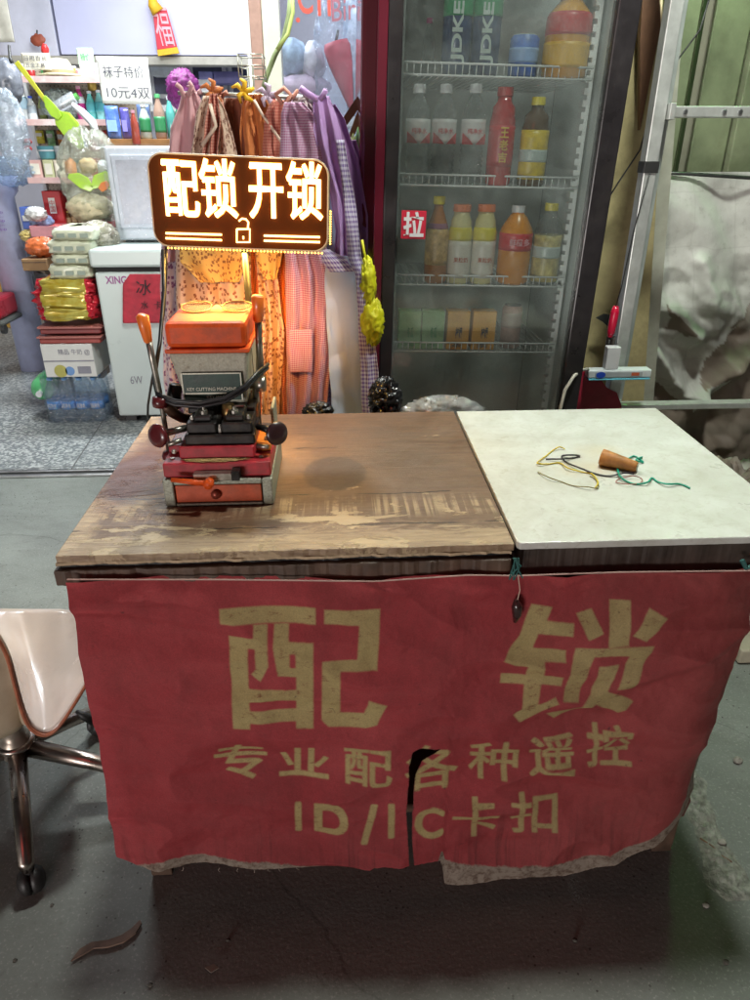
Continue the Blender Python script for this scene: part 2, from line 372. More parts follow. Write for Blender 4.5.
# umbrella in plastic
t = thing('umbrella', 'red folded umbrella in a clear bag behind the shop window', 'umbrella', aty(347, 118, 3.45))
top = aty(336, 42, 3.45); bot = aty(352, 112, 3.45)
MB().tube([top, top.lerp(bot, .08), top.lerp(bot, .3), top.lerp(bot, .8), bot], [.05, .058, .052, .02, .005], 10).build('canopy', mat('umb_red', (.5, .05, .08), .6), t, smooth=True)
MB().tube([aty(338, 30, 3.45), top], .006).build('handle', darksteel, t, smooth=True)
blob(aty(334, 70, 3.5), (.09, .06, .26), .25, 7, 30, 24, 5, True).build('plastic_sleeve', film('sleeve_film', (.9, .95, 1), .16, (.75, .82, .9), .3, 15), t, smooth=True)
t = tag(blob(aty(357, 55, 3.5), (.055, .06, .25), .3, 7, 30, 24, 9, True).build('plastic_bag', mat('bluish_bag', (.42, .50, .60), .25, var=.3, vs=25), smooth=True), 'tall bluish plastic wrapped bundle beside the red umbrella', 'bag')

# ---------------------------------------------------------------- small printed things helper
def pxbox(px0, px1, r0, r1, Y): # world x0,x1,z0,z1 of a pixel box at depth Y
    a = aty(px0, r1, Y); b = aty(px1, r1, Y); c = aty((px0 + px1) / 2, r0, Y); return a.x, b.x, a.z, c.z
def bottle(name, label, cat, base, h, r, body, cap, lab=None, shape='round', group=None, rot=0, capr=.45, lab_rng=(.3, .62), words=None, wordm=None, wv=False, tilt=0, neck=.2, squash=1, second=None, liquid=None):
    t = thing(name, label, cat, base, group); base = Vector(base); M = Matrix.Translation(base)
    cr = r * capr; ch = h * .09; hb = h - ch
    if shape == 'can': prof = [(r * .85, 0), (r, h * .04), (r, h * .93), (r * .86, h * .985), (r * .86, h)]; 
    elif shape == 'ribbed':
        prof = [(r * .8, 0), (r, h * .03)]
        k = 7
        for i in range(k): z = .05 + i * .05; prof += [(r, h * z), (r * .9, h * (z + .018)), (r * .9, h * (z + .03)), (r, h * (z + .045))]
        prof += [(r, h * .42), (r, h * .68), (r * .85, h * .77), (r * .5, h * .87), (cr * .85, h * .89), (cr * .85, hb)]
    elif shape == 'waist': prof = [(r * .85, 0), (r, h * .04), (r * .97, h * .3), (r * .82, h * .42), (r * .82, h * .5), (r, h * .62), (r * .95, h * .72), (r * .6, h * .83), (cr * .9, h * .87), (cr * .9, hb)]
    elif shape == 'shoulder': prof = [(r * .9, 0), (r, h * .03), (r, h * .66), (r * .9, h * .72), (r * .86, h * .8), (cr * 1.02, h * .86), (cr, hb)]
    else: prof = [(r * .85, 0), (r, h * .04), (r, h * (.78 - neck)), (r * .92, h * (.84 - neck)), (r * .55, h * (.94 - neck * .7)), (cr * .9, h * (.97 - neck * .55)), (cr * .9, hb)]
    MB().lathe(prof, 20, M, sy=squash).build('body', body, t, smooth=True)
    if liquid: 
        MB().lathe([(rr * .93, z * 1.0 + .001) for rr, z in prof if z < h * .74], 16, M, sy=squash).build('liquid', liquid, t, smooth=True)
    if shape != 'can': MB().lathe([(cr * 1.1, hb), (cr * 1.12, hb + ch * .2), (cr * 1.1, h), (0, h)], 14, M).build('cap', cap, t, smooth=False, bevel=.001)
    else: MB().lathe([(r * .83, h), (r * .83, h + .002), (0, h + .002)], 16, M).build('lid', cap, t)
    def band(a, b, m, k=1.02, nm='label_band'):
        def rad(z):
            for (r0, z0), (r1, z1) in zip(prof, prof[1:]):
                if z0 <= z <= z1 and z1 > z0: return r0 + (r1 - r0) * (z - z0) / (z1 - z0)
            return r
        P = [(max(rad(h * (a + (b - a) * i / 6)), r * .6) * k, h * (a + (b - a) * i / 6)) for i in range(7)]
        MB().lathe([(P[0][0] * .97, P[0][1])] + P + [(P[-1][0] * .97, P[-1][1])], 20, M, sy=squash).build(nm, m, t, smooth=True)
    if lab: band(*lab_rng, lab)
    if second: band(second[0], second[1], second[2], 1.03, 'print_band')
    if words:
        z = h * (lab_rng[0] + lab_rng[1]) / 2; y = base.y - r * 1.06 * squash
        if wv:
            n_ = len(words); sz = h * (lab_rng[1] - lab_rng[0]) * .9 / n_
            for i, ch_ in enumerate(words): lettering(ch_, (base.x - sz * .4, y, base.z + h * lab_rng[1] - sz * (i + 1)), (sz * .8, 0, 0), (0, 0, sz * .85), wordm, t, .02)
        else: lettering(words, (base.x - r * .62, y, base.z + z - r * .2), (r * 1.24, 0, 0), (0, 0, r * .42), wordm, t, .01)
    return t

# ---------------------------------------------------------------- shop goods, left
Y0 = 4.9
pegm, _n, _l, _b = nodes_of('pegboard')
_tc = N(_n, 'ShaderNodeTexCoord').outputs['Object']; _s = _n.new('ShaderNodeSeparateXYZ'); _l.new(_tc, _s.inputs[0])
_fx = mathn(_n, _l, 'SUBTRACT', mathn(_n, _l, 'FRACT', mathn(_n, _l, 'DIVIDE', _s.outputs[0], .025)), .5); _fz = mathn(_n, _l, 'SUBTRACT', mathn(_n, _l, 'FRACT', mathn(_n, _l, 'DIVIDE', _s.outputs[2], .025)), .5)
_d = mathn(_n, _l, 'ADD', mathn(_n, _l, 'MULTIPLY', _fx, _fx), mathn(_n, _l, 'MULTIPLY', _fz, _fz))
_l.new(mixc(_n, _l, mathn(_n, _l, 'LESS_THAN', _d, .035), (.42, .34, .26), (.16, .12, .09)), _b.inputs['Base Color']); _M['pegboard'] = pegm
t = thing('shelf_unit', 'shop shelf unit with pink edged shelves and a tan pegboard back', 'shelf unit', (-1.55, 5.1, 0))
xa, xb = -1.92, -1.22
B((xa, 5.22, .2), (xb, 5.24, 1.86)).build('back_panel', pegm, t)
shelfz = [aty(80, r, Y0).z for r in (77, 120, 178, 229)]
pinke = mat('pink_edge', (.62, .40, .38), .45, dirt=(.7, .7, .68), dirtamt=.8)
for k, z in enumerate(shelfz):
    q = B((xa + (0 if k else .05), Y0, z - .012), (xb, 5.218, z)).build('shelf', white, t, bevel=.002)
    B((xa + (0 if k else .05), Y0 - .006, z - .03), (xb, Y0 - .001, z + .004)).build('price_strip', pinke, q, bevel=.001)
for x in (xa - .012, xb + .012): B((x - .01, 5.19, 0), (x + .01, 5.25, 1.88)).build('upright', white, t)
clearp = film('clear_plastic', (.93, .96, .97), .1, (.8, .85, .86), .25, 12)
whp = mat('white_plastic', (.72, .74, .76), .3, var=.05); bluecap = mat('blue_cap', (.02, .08, .55), .35); 
def pbottle(px, r0, r1, wpx, Y, zb, **k):
    c = aty(px, r1, Y); h = aty(px, r0, Y).z - zb; r = wpx / 2 * (c - Vector((0, 0, HC))).dot(_F) / FPX
    return bottle(base=(c.x, Y, zb), h=h, r=r, **k)
Ys = 5.02
lb_tl = mat('teal_print', (.1, .45, .5), .4)
GS = 'bottles on the pink edged shelves'
pbottle(24, 82, 119, 14, Ys, shelfz[1], name='shampoo_bottle', label='larger white bottle with a blue cap at the left end of the upper shelf', cat='bottle', body=whp, cap=bluecap, lab=mat('pale_blue_label', (.45, .65, .8), .4), group=GS, squash=.6)
pbottle(34, 96, 119, 8, Ys - .03, shelfz[1], name='shampoo_bottle', label='smaller white bottle with a blue cap right of the larger one', cat='bottle', body=whp, cap=bluecap, lab=mat('grey_label', (.4, .45, .5), .4), group=GS)
pbottle(83, 86, 119, 9, Ys, shelfz[1], name='shampoo_bottle', label='magenta bottle with a pink cap on the upper shelf', cat='bottle', body=mat('magenta_plastic', (.5, .03, .22), .3), cap=mat('pink_cap', (.7, .35, .45), .4), lab=whp, lab_rng=(.5, .7), group=GS)
pbottle(93, 91, 119, 9, Ys, shelfz[1], name='wash_bottle', label='teal bottle directly right of the magenta one', cat='bottle', body=mat('teal_liquid', (.12, .5, .48), .15, coat=.5), cap=whp, lab=lb_tl, group=GS)
pbottle(102, 90, 119, 9, Ys, shelfz[1], name='wash_bottle', label='paler teal bottle at the right end of the upper shelf', cat='bottle', body=mat('pale_teal_liquid', (.25, .62, .62), .15, coat=.5), cap=whp, lab=lb_tl, group=GS)
pbottle(93, 78, 92, 9, 5.15, aty(93, 91, 5.15).z, name='jar', label='small golden jar with a dark red lid above the teal bottles', cat='jar', body=mat('gold_jar', (.55, .36, .08), .3, .4), cap=mat('dark_red_cap', (.25, .02, .02), .4), capr=.8, neck=.1)
c = aty(62, 112, Ys)
tag(blob((c.x, Ys, shelfz[1] + .085), (.11, .08, .085), .3, 7, 26, 20, 3, True).build('plastic_bag', film('pale_film', (.9, .95, .92), .35, (.75, .85, .8), .4, 30), smooth=True), 'crumpled clear bag in the middle of the upper shelf', 'bag')
M = Matrix.Translation((aty(66, 100, 4.95).x, 4.93, aty(66, 103, 4.95).z)) @ Matrix.Rotation(R(65), 4, 'Y')
t = thing('plastic_roll', 'silver grey roll of film lying tilted on the clear bag', 'roll', M.translation)
MB().lathe([(.034, -.07), (.036, -.065), (.036, .065), (.034, .07)], 20, M).build('film_wrap', mat('silver_film', (.5, .53, .55), .25, .5, var=.3), t, smooth=True)
MB().lathe([(.02, .071), (.02, .09), (.0, .09)], 14, M).build('core', mat('green_core', (.1, .35, .08), .4), t)
# long white handle below the roll
MB_ = MB().tube([aty(72, 104, 4.8), aty(82, 112, 4.8), aty(92, 122, 4.75), aty(96, 131, 4.72)], [.012, .022, .024, .018], 12)
tag(MB_.build('massage_stick', whp, smooth=True), 'white handled stick slanting down in front of the upper shelf', 'stick')
# hat, cards on the top shelf
t = thing('straw_hat', 'cream straw hat lying on the topmost shelf', 'hat', aty(62, 76, Ys))
straw = mat('straw', (.62, .55, .36), .8, var=.15, vs=60, bump=.6, bs=200)
c = aty(60, 76, Ys); M = Matrix.Translation(c)
MB().lathe([(.135, .0), (.14, .006), (.09, .012), (.08, .05), (.06, .085), (.0, .095)], 28, M, sx=1.0, sy=.8).build('crown_and_brim', straw, t, smooth=True)
MB().lathe([(.092, .013), (.0935, .028), (.088, .03)], 28, M, sy=.8).build('ribbon', mat('hat_ribbon', (.35, .28, .16), .7), t)
paper = mat('paper', (.72, .72, .68), .7, var=.04, vs=6); inkm = mat('ink', (.09, .09, .11), .6); redink = mat('red_ink', (.5, .05, .05), .6); greenp = mat('green_paper', (.5, .68, .52), .6)
def sign(px0, px1, r0, r1, Y, name, label, lines, m=paper, im=inkm, cat='sign', tilt=0, th=.003):
    a, b, z0, z1 = pxbox(px0, px1, r0, r1, Y)
    t = thing(name, label, cat, ((a + b) / 2, Y, z0)); 
    mb = MB().grid(lambda u, v: (a + (b - a) * u, Y + .004 * math.sin(u * 5 + v * 3), z0 + (z1 - z0) * v + tilt * (u - .5)), 12, 12)
    mb.build('sheet', m, t, solid=th, smooth=True)
    for (s, u0, u1, v0, v1) in lines:
        lettering(s, (a + (b - a) * u0, Y - .008, z0 + (z1 - z0) * v0 + tilt * (u0 - .5)), ((b - a) * (u1 - u0), 0, tilt * (u1 - u0)), (0, 0, (z1 - z0) * (v1 - v0)), im, t)
    return t
sign(103, 153, 57, 104, 4.62, 'paper_sign', 'white handwritten price sheet hanging above the bottles in the shop', [('袜子特价', .1, .9, .56, .82), ('10元4双', .12, .97, .12, .36)], tilt=-.005)
sign(24, 52, 53, 70, 4.95, 'printed_card', 'cream card with two rows of small printing on the top shelf', [('日用百货', .1, .9, .56, .85), ('五金工具', .1, .8, .15, .42)], mat('cream_card', (.66, .62, .5), .7))
sign(79, 95, 48, 66, 5.1, 'price_card', 'small green and white card sticking up from the top shelf', [('特价', .2, .8, .3, .7)], greenp, mat('green_ink', (.05, .3, .1), .6))
sign(82, 104, 63, 82, 4.98, 'price_card', 'white card with small pink print beside the large price sheet', [('优惠', .2, .8, .3, .6)], paper, mat('pink_ink', (.6, .25, .35), .6))
sign(0, 15, -12, 42, 6.0, 'framed_licence', 'framed beige certificate hung at the far left wall', [('营业执照', .1, .9, .6, .7)], mat('cert', (.55, .53, .45), .6), cat='frame', th=.02)
def thingbox(name, label, cat, px0, px1, r0, r1, Y, depth, m, group=None, bevel=.004, zb=None, zt=None):
    a, b, z0, z1 = pxbox(px0, px1, r0, r1, Y)
    if zb is not None: z0 = zb
    if zt is not None: z1 = zt
    t = thing(name, label, cat, ((a + b) / 2, Y, z0), group); o = B((a, Y, z0), (b, Y + depth, z1)).build('box', m, t, bevel=bevel); return t, (a, b, z0, z1)
# shelf 2
GB = 'small things on the middle pink edged shelf'
bc = [mat('carton_pink', (.6, .36, .32), .6), mat('carton_olive', (.5, .5, .28), .6), mat('carton_sand', (.58, .5, .4), .6)]
for k, (a, b, lb) in enumerate(((31, 43, 'pink carton at the left end of the middle shelf'), (45, 55, 'olive carton second from the left on the middle shelf'), (56, 67, 'sand coloured carton right of the olive one'))):
    tt, bx = thingbox('small_carton', lb, 'carton', a, b, 160, 177, 4.96, .1, bc[k], 'cartons on the middle shelf', zb=shelfz[2])
    B((bx[0] + .01, 4.957, bx[2] + .02), (bx[1] - .01, 4.9595, bx[3] - .02)).build('print', mat('pale_print', (.7, .66, .55), .5), tt)
for k, (px, w_, m, lb) in enumerate(((46, 16, mat('teal_bowl', (.15, .42, .5), .35), 'teal blue cup on top of the pink and olive cartons'), (61, 13, mat('white_cup', (.6, .64, .66), .35), 'greyish white cup on top of the sand coloured carton'))):
    z = aty(px, 160, 4.96).z + .004; c = aty(px, 150, 5.0); hh = aty(px, 146, 5.0).z - z; r = w_ / 2 * 4.9 / FPX
    t = thing('cup', lb, 'cup', (c.x, 5.01, z)); M = Matrix.Translation((c.x, 5.01, z))
    MB().lathe([(r * .7, 0), (r * .8, hh * .1), (r, hh * .95), (r * 1.03, hh), (r * .9, hh), (r * .72, .01), (0, .01)], 22, M).build('bowl', m, t, smooth=True)
    MB().lathe([(r * .97, hh * .6), (r * 1.0, hh * .62), (r * 1.005, hh * .7), (r * .97, hh * .71)], 22, M).build('band', whp, t, smooth=True)
tag(blob(aty(71, 168, 4.97), (.035, .04, .05), .25, 5, seed=2).build('snack_pouch', mat('orange_pouch', (.6, .22, .06), .35), smooth=True), 'small orange pouch at the right end of the middle shelf', 'pouch')
for k, r in enumerate((143, 150)):
    c = aty(28, r, 4.88)
    tag(MB().tube([c + Vector((-.02, 0, .0)), c + Vector((-.01, 0, .012)), c + Vector((.012, 0, .012)), c + Vector((.022, 0, 0))], [.008, .013, .013, .007], 8).build('hair_clip', mat('red_plastic', (.5, .02, .02), .3), smooth=True), ['upper red hair clip hanging at the left shelf edge', 'lower red hair clip hanging at the left shelf edge'][k], 'clip')
# shelf 3
redbox = mat('red_box', (.42, .015, .02), .4)
tt, bx = thingbox('gift_box', 'upright red box with a narrow white label on the lowest shelf', 'box', 48, 66, 191, 227, 4.95, .12, redbox, zb=shelfz[3])
B((bx[0] + .035, 4.947, bx[2] + .09), (bx[0] + .075, 4.949, bx[3] - .04)).build('label', paper, tt)
for i, ch_ in enumerate('中国红'): lettering(ch_, (bx[0] + .04, 4.9455, bx[3] - .085 - i * .038), (.03, 0, 0), (0, 0, .032), redink, tt)
thingbox('red_carton', 'wide dark red box behind the hanging plastic bag', 'box', 84, 118, 196, 228, 5.0, .15, mat('dark_red_box', (.33, .01, .02), .45), zb=shelfz[3])
thingbox('red_carton', 'low bright red box left of the upright red one', 'box', 34, 48, 209, 227, 4.98, .12, redbox, zb=shelfz[3])
brown = mat('brown_glass', (.16, .06, .015), .1, coat=.6)
for k, (px, lb) in enumerate(((70, 'leftmost of the small brown bottles on the lowest shelf'), (76, 'middle one of the small brown bottles on the lowest shelf'), (82, 'rightmost of the small brown bottles on the lowest shelf'))):
    pbottle(px, 211 - k * 2, 227, 5.5, 5.0, shelfz[3], name='small_bottle', label=lb, cat='bottle', body=brown, cap=mat('gold_cap', (.5, .35, .1), .3, .7), lab=mat('tan_label', (.5, .36, .2), .5), group='brown bottles on the lowest shelf')
tt, bx = thingbox('detergent_box', 'blue and white detergent box at the left end of the lowest shelf', 'box', 24, 34, 207, 232, 4.9, .1, mat('det_blue', (.08, .16, .55), .4), zb=shelfz[3])
B((bx[0] + .01, 4.897, bx[2] + .05), (bx[1] - .01, 4.899, bx[3] - .05)).build('print', paper, tt)
tag(blob(aty(42, 222, 4.88), (.07, .05, .045), .3, 6, seed=4, ridge=True).build('soap_pouch', mat('blue_white_pouch', (.3, .38, .62), .3, var=.6, vs=40), smooth=True), 'blue and white pouch lying in the pink tray', 'pouch')
t = thing('plastic_tray', 'long pink plastic tray in front of the lowest shelf', 'tray', aty(52, 236, 4.75))
a, b, z0, z1 = pxbox(32, 78, 226, 237, 4.72); pk = mat('pink_tray', (.62, .25, .28), .35)
B((a, 4.72, z0), (b, 4.88, z0 + .008)).build('base', pk, t); B((a, 4.715, z0), (b, 4.719, z1)).build('front_rim', pk, t, bevel=.002); B((a, 4.881, z0), (b, 4.885, z1)).build('rear_rim', pk, t)
B((a - .004, 4.72, z0), (a - .0005, 4.88, z1)).build('side_rim', pk, t); B((b + .0005, 4.72, z0), (b + .004, 4.88, z1)).build('side_rim', pk, t)
# trestle under the tray
t = thing('low_stand', 'dark low stand under the pink tray', 'stand', ((a + b) / 2, 4.8, 0))
B((a - .02, 4.70, z0 - .03), (b + .02, 4.9, z0 - .002)).build('top', mat('dark_wood', (.10, .07, .05), .6, vs=40), t)
for x in (a, b - .03): B((x, 4.72, 0), (x + .03, 4.88, z0 - .031)).build('leg', mat('dark_wood', (.1, .07, .05)), t)
# wooden counter with packets (right of the shelf unit)
orw = mat('orange_wood', (.42, .20, .07), .45, vs=30)
x0_, x1_ = aty(104, 140, 4.75).x, aty(215, 140, 4.75).x; zc = aty(150, 139, 4.75).z
t = thing('side_shelf', 'orange brown wooden shelf board behind the microwave', 'shelf', ((x0_ + x1_) / 2, 4.8, 0))
B((x0_, 4.72, zc - .05), (x1_, 5.0, zc)).build('board', orw, t, bevel=.003)
B((x0_ + .01, 4.76, 0), (x0_ + .03, 4.98, zc - .051)).build('side_panel', orw, t); B((x1_ - .03, 4.76, 0), (x1_ - .01, 4.98, zc - .051)).build('side_panel', orw, t)
for k, (a, b, r0, c, lb) in enumerate(((109, 122, 106, (.10, .20, .55), 'bright blue packet at the left end of the wooden shelf'), (124, 132, 108, (.10, .09, .36), 'dark violet packet right of the bright blue one'), (141, 153, 104, (.12, .18, .34), 'dull blue packet behind the green labelled bottle'))):
    a_, b_, z0, z1 = pxbox(a, b, r0, 138, 4.8 + .08 * (k == 2)); yy = 4.8 + .08 * (k == 2)
    tt = thing('packet', lb, 'packet', ((a_ + b_) / 2, yy, zc), 'packets on the wooden shelf')
    MB().grid(lambda u, v: (a_ + (b_ - a_) * u, yy - .02 * math.sin(math.pi * v) * math.sin(math.pi * u), zc + (z1 - zc) * v), 8, 8).build('pouch', mat('packet%d' % k, c, .2, coat=.4, var=.4, vs=30), tt, solid=.012, smooth=True)
    B((a_ + .01, yy - .035, zc + .04), (b_ - .01, yy - .0345 + .001, zc + .1)).build('print', mat('packet_print%d' % k, tuple(min(1, x * 2 + .1) for x in c), .4), tt)
grnlab = mat('green_label', (.03, .22, .08), .4)
pbottle(137, 110, 144, 8, 4.70, zc - .03, name='sauce_bottle', label='translucent red bottle standing before the packets', cat='bottle', body=mat('red_sauce', (.5, .08, .05), .2, coat=.5), cap=mat('pink_cap', (.7, .35, .45)), group='bottles on the wooden shelf')
pbottle(147, 104, 138, 11, 4.78, zc, name='drink_bottle', label='pale bottle with a green label, left one of two', cat='bottle', body=mat('pale_bottle', (.4, .45, .4), .15), cap=whp, lab=grnlab, lab_rng=(.2, .6), group='bottles on the wooden shelf')
pbottle(162, 94, 138, 11, 4.78, zc, name='drink_bottle', label='taller brownish bottle with a green label, right one of two', cat='bottle', body=mat('brownish_bottle', (.3, .2, .15), .15), cap=mat('green_cap', (.1, .4, .15), .4), lab=grnlab, lab_rng=(.15, .5), group='bottles on the wooden shelf')
pbottle(173, 96, 138, 9, 4.8, zc, name='drink_bottle', label='teal green bottle beside the pink aprons on the wooden shelf', cat='bottle', body=mat('teal_bottle', (.08, .33, .3), .15), cap=whp, group='bottles on the wooden shelf')
pbottle(182, 100, 138, 9, 4.82, zc, name='drink_bottle', label='dark green bottle farthest right on the wooden shelf', cat='bottle', body=mat('dark_green_bottle', (.03, .2, .12), .15), cap=redbox, group='bottles on the wooden shelf')
B((-9, 0, 0), (-8.9, .01, .01)).build('x', white); bpy.data.objects.remove(bpy.data.objects['x'])

# hanging bags at the far left
bk = mat('hook_black', (.03, .03, .03), .4)
tag(MB().tube([aty(9, 45, 4.7), aty(10, 58, 4.7), aty(12, 62, 4.68)], .009, 8).build('wall_hook', bk, smooth=True), 'black hook above the dark bag at the far left', 'hook')
tag(blob(aty(8, 82, 4.7), (.075, .06, .11), .22, 6, seed=11, ridge=True).build('hanging_bag', mat('dark_bag', (.16, .17, .20), .25, var=.4), smooth=True), 'dark grey plastic bag hanging at the far left', 'bag')
tag(blob(aty(12, 132, 4.6), (.085, .06, .20), .25, 7, 34, 26, seed=13, ridge=True).build('hanging_bag', film('clear_bag', (.9, .95, 1), .3, (.7, .78, .85), .4, 20), smooth=True), 'large clear plastic bag hanging below the dark one', 'bag')
# standing lilac roll
c = aty(16, 265, 5.0); c0 = Vector((c.x - .02, 5.0, 0.0)); top = aty(12, 176, 5.0)
t = thing('standing_roll', 'tall pale lilac roll with purple lines of print left of the shelves', 'roll', c0)
zt = top.z; MB().lathe([(.10, 0), (.10, zt * .9), (.13, zt * .93), (.14, zt), (.12, zt), (0, zt - .02)], 24, Matrix.Translation(c0)).build('sheath', mat('lilac_plastic', (.50, .53, .74), .4, var=.1), t, smooth=True)
for k in range(5):
    z = aty(18, 212 + k * 4.2, 4.9).z; lettering('买一送一' if k % 2 else '大促销中', (c0.x - .06, 4.885, z - .012), (.12, 0, 0), (0, 0, .018), mat('purple_ink', (.2, .08, .4), .6), t)
tag(blob(aty(10, 172, 4.95), (.14, .1, .08), .3, 6, seed=15, ridge=True).build('plastic_wrap', film('bluish_film', (.8, .9, 1), .3, (.5, .65, .8), .4, 20), smooth=True), 'bluish film wrap on top of the lilac roll', 'wrap')
# yellow crate + dark stuff far left
tt, bx = thingbox('yellow_crate', 'yellow wooden crate cut by the left picture edge', 'crate', -22, 12, 252, 287, 6.3, .6, mat('yellow_wood', (.55, .33, .06), .5, vs=30), zb=.004)
B((bx[0] + .02, 6.29, bx[2] + .1), (bx[1] - .02, 6.298, bx[2] + .13)).build('slat', mat('yellow_wood', (0, 0, 0)), tt)
tag(blob(aty(0, 238, 6.4), (.16, .15, .14), .4, 7, seed=17).build('dark_coat', mat('dark_cloth', (.03, .03, .04), .7, var=.5), smooth=True), 'dark bundle of clothes on the yellow crate', 'bundle')
tag(blob(aty(19, 262, 6.4) - Vector((0, 0, .05)), (.10, .12, .27), .35, 7, seed=18).build('dark_bundle', mat('dark_cloth2', (.05, .05, .06), .6, var=.5), smooth=True), 'dark upright bundle on the floor right of the yellow crate', 'bundle')
# suitcase-like red cart corner
t = thing('rolling_case', 'red and dark grey rolling case cut by the left picture edge', 'case', aty(-12, 335, 4.6).xyz * 1)
a, b, z0, z1 = pxbox(-40, 4, 300, 335, 4.6)
B((a, 4.6, z1 - .13), (b, 4.9, z1)).build('lid', mat('case_red', (.45, .02, .04), .3), t, bevel=.02); B((a, 4.6, z0 + .05), (b + .02, 4.9, z1 - .132)).build('shell', mat('case_grey', (.12, .13, .12), .35), t, bevel=.02)
MB().lathe([(0, -.012), (.03, -.012), (.03, .012), (0, .012)], 16, Matrix.Translation((b, 4.62, z0 + .03)) @ Matrix.Rotation(R(90), 4, 'Y')).build('wheel', bk, t)
# cardboard box + orange snacks, dark panel
YB = 4.15
cb = mat('cardboard', (.36, .22, .11), .8, vs=10, dirt=(.25, .14, .07))
_pt = (aty(45, 279, YB).z)
t = thing('black_plank', 'narrow black board standing left of the stacked goods', 'board', (-1.68, 4.0, 0))
a0, a1 = aty(24, 279, 4.15), aty(46, 279, 4.0)
MB().prism([(a0.x, 4.3, 0.005), (a1.x, 4.05, .005), (a1.x, 4.05, a1.z), (a0.x, 4.3, a1.z)], (.01, .02, 0)).build('board', mat('black_board', (.025, .025, .025), .5), t)
B((a0.x - .02, 4.27, a1.z + .0005), (a1.x + .03, 4.4, a1.z + .012)).build('cap_strip', bk, t)
tt, bx = thingbox('cardboard_box', 'small brown cardboard box on the black board ledge', 'box', 25, 50, 259, 279, 4.2, .2, cb, zb=a1.z + .014)
B((bx[0] + .005, 4.197, bx[3] - .02), (bx[1] - .005, 4.199, bx[3] - .016)).build('flap_edge', mat('dark_wood', (0, 0, 0)), tt)
tag(blob((aty(40, 250, 4.25).x, 4.28, bx[3] + .055), (.085, .07, .05), .3, 7, seed=21, ridge=True).build('snack_bag', mat('orange_film', (.65, .16, .05), .2, coat=.5, var=.5, vs=30), smooth=True), 'orange snack bag lying on the brown cardboard box', 'bag')

# stack of goods beside the freezer
YS = 3.85
def pile(name, label, cat, px0, px1, r0, r1, m, seed, amp=.06, dep=.28, Y=YS, group=None, parts=None, sq=4):
    a, b, z0, z1 = pxbox(px0, px1, r0, r1, Y)
    t = thing(name, label, cat, ((a + b) / 2, Y + dep / 2, z0), group)
    c = Vector(((a + b) / 2, Y + dep / 2, (z0 + z1) / 2)); hx, hy, hz = (b - a) / 2, dep / 2, (z1 - z0) / 2
    def fn(u, v):
        p = 2 * math.pi * u; q = math.pi * (v * .96 + .02) - math.pi / 2
        sp = lambda x, e: math.copysign(abs(x) ** e, x)
        d = Vector((sp(math.cos(q), .35) * sp(math.cos(p), .3), sp(math.cos(q), .35) * sp(math.sin(p), .3), sp(math.sin(q), .55)))
        n = mnoise.fractal(d * 3 + Vector((seed, seed, 0)), 1, 2, 4)
        return c + Vector((d.x * hx * (1 + amp * n), d.y * hy * (1 + amp * n), d.z * hz * (1 + amp * 1.5 * n)))
    MB().grid(fn, 48, 20).build('pack', m, t, smooth=True); return t, (a, b, z0, z1)
# water bottles in shrink film: pack base
a, b, z0, z1 = pxbox(48, 106, 372, 420, YS); z0 = .005
t = thing('water_pack', 'shrink wrapped pack of water bottles on the shop floor', 'bottle pack', ((a + b) / 2, YS + .1, z0))
wat = film('water_plastic', (.86, .94, 1), .10, (.6, .75, .9), .3, 30); bl = mat('water_label', (.05, .25, .7), .35, var=.5, vs=60)
rr = (b - a) / 8 * .98; zh = .25
for j in range(2):
    for i in range(4):
        x = a + rr * 1.02 + i * 2 * rr * 1.01; y = YS + rr + j * 2 * rr; M = Matrix.Translation((x, y, z0 + .002))
        q = MB().lathe([(rr * .8, 0), (rr, .01), (rr * .9, .04), (rr, .07), (rr * .92, .09), (rr, .12), (rr, .16), (rr * .75, .2), (.014, .23), (.014, zh - .012)], 16, M).build('bottle', wat, t, smooth=True)
        MB().lathe([(rr * 1.01, .075), (rr * 1.015, .12), (rr * .9, .121)], 16, M).build('label', bl, q, smooth=True)
        MB().lathe([(.016, zh - .012), (.016, zh), (0, zh)], 12, M).build('cap', mat('lightblue_cap', (.15, .4, .8), .4), q)
        lettering('纯净水', (x - rr * .6, y - rr * 1.05, z0 + .085), (rr * 1.2, 0, 0), (0, 0, .03), paper, q)
MB().grid(lambda u, v: ((a + b) / 2 + math.copysign(abs(math.cos(2 * math.pi * u)) ** .25, math.cos(2 * math.pi * u)) * ((b - a) / 2 + .006 + .004 * fbm(u * 14, v * 5)), YS + 2 * rr + math.copysign(abs(math.sin(2 * math.pi * u)) ** .25, math.sin(2 * math.pi * u)) * (2 * rr + .006 + .004 * fbm(u * 14, v * 5, 3)), z0 + (zh + .01) * v), 90, 14).build('shrink_film', film('shrink', (.93, .97, 1), .05, (.7, .82, .95), .5, 18), t, smooth=True)
zt = z0 + zh + .016
tt, bx = thingbox('printed_carton', 'white printed carton on top of the water bottle pack', 'carton', 45, 96, 344, 370, YS, .3, mat('carton_white', (.68, .68, .66), .55, var=.05), zb=zt)
zm = (bx[2] + bx[3]) / 2
lettering('精品 牛奶 @', (bx[0] + .09, YS - .0015, zm + .03), (.17, 0, 0), (0, 0, .035), mat('grey_ink', (.25, .25, .3), .6), tt)
B((bx[0] + .002, YS - .003, zm - .004), (bx[1] - .002, YS - .001, zm + .002)).build('tape_line', mat('grey_ink', (0, 0, 0)), tt)
MB().lathe([(0, -.001), (.035, -.001), (.035, .001), (0, .001)], 20, Matrix.Translation((bx[0] + .085, YS - .002, bx[2] + .035)) @ Matrix.Rotation(R(90), 4, 'X')).build('print', mat('olive_print', (.45, .42, .1), .5), tt)
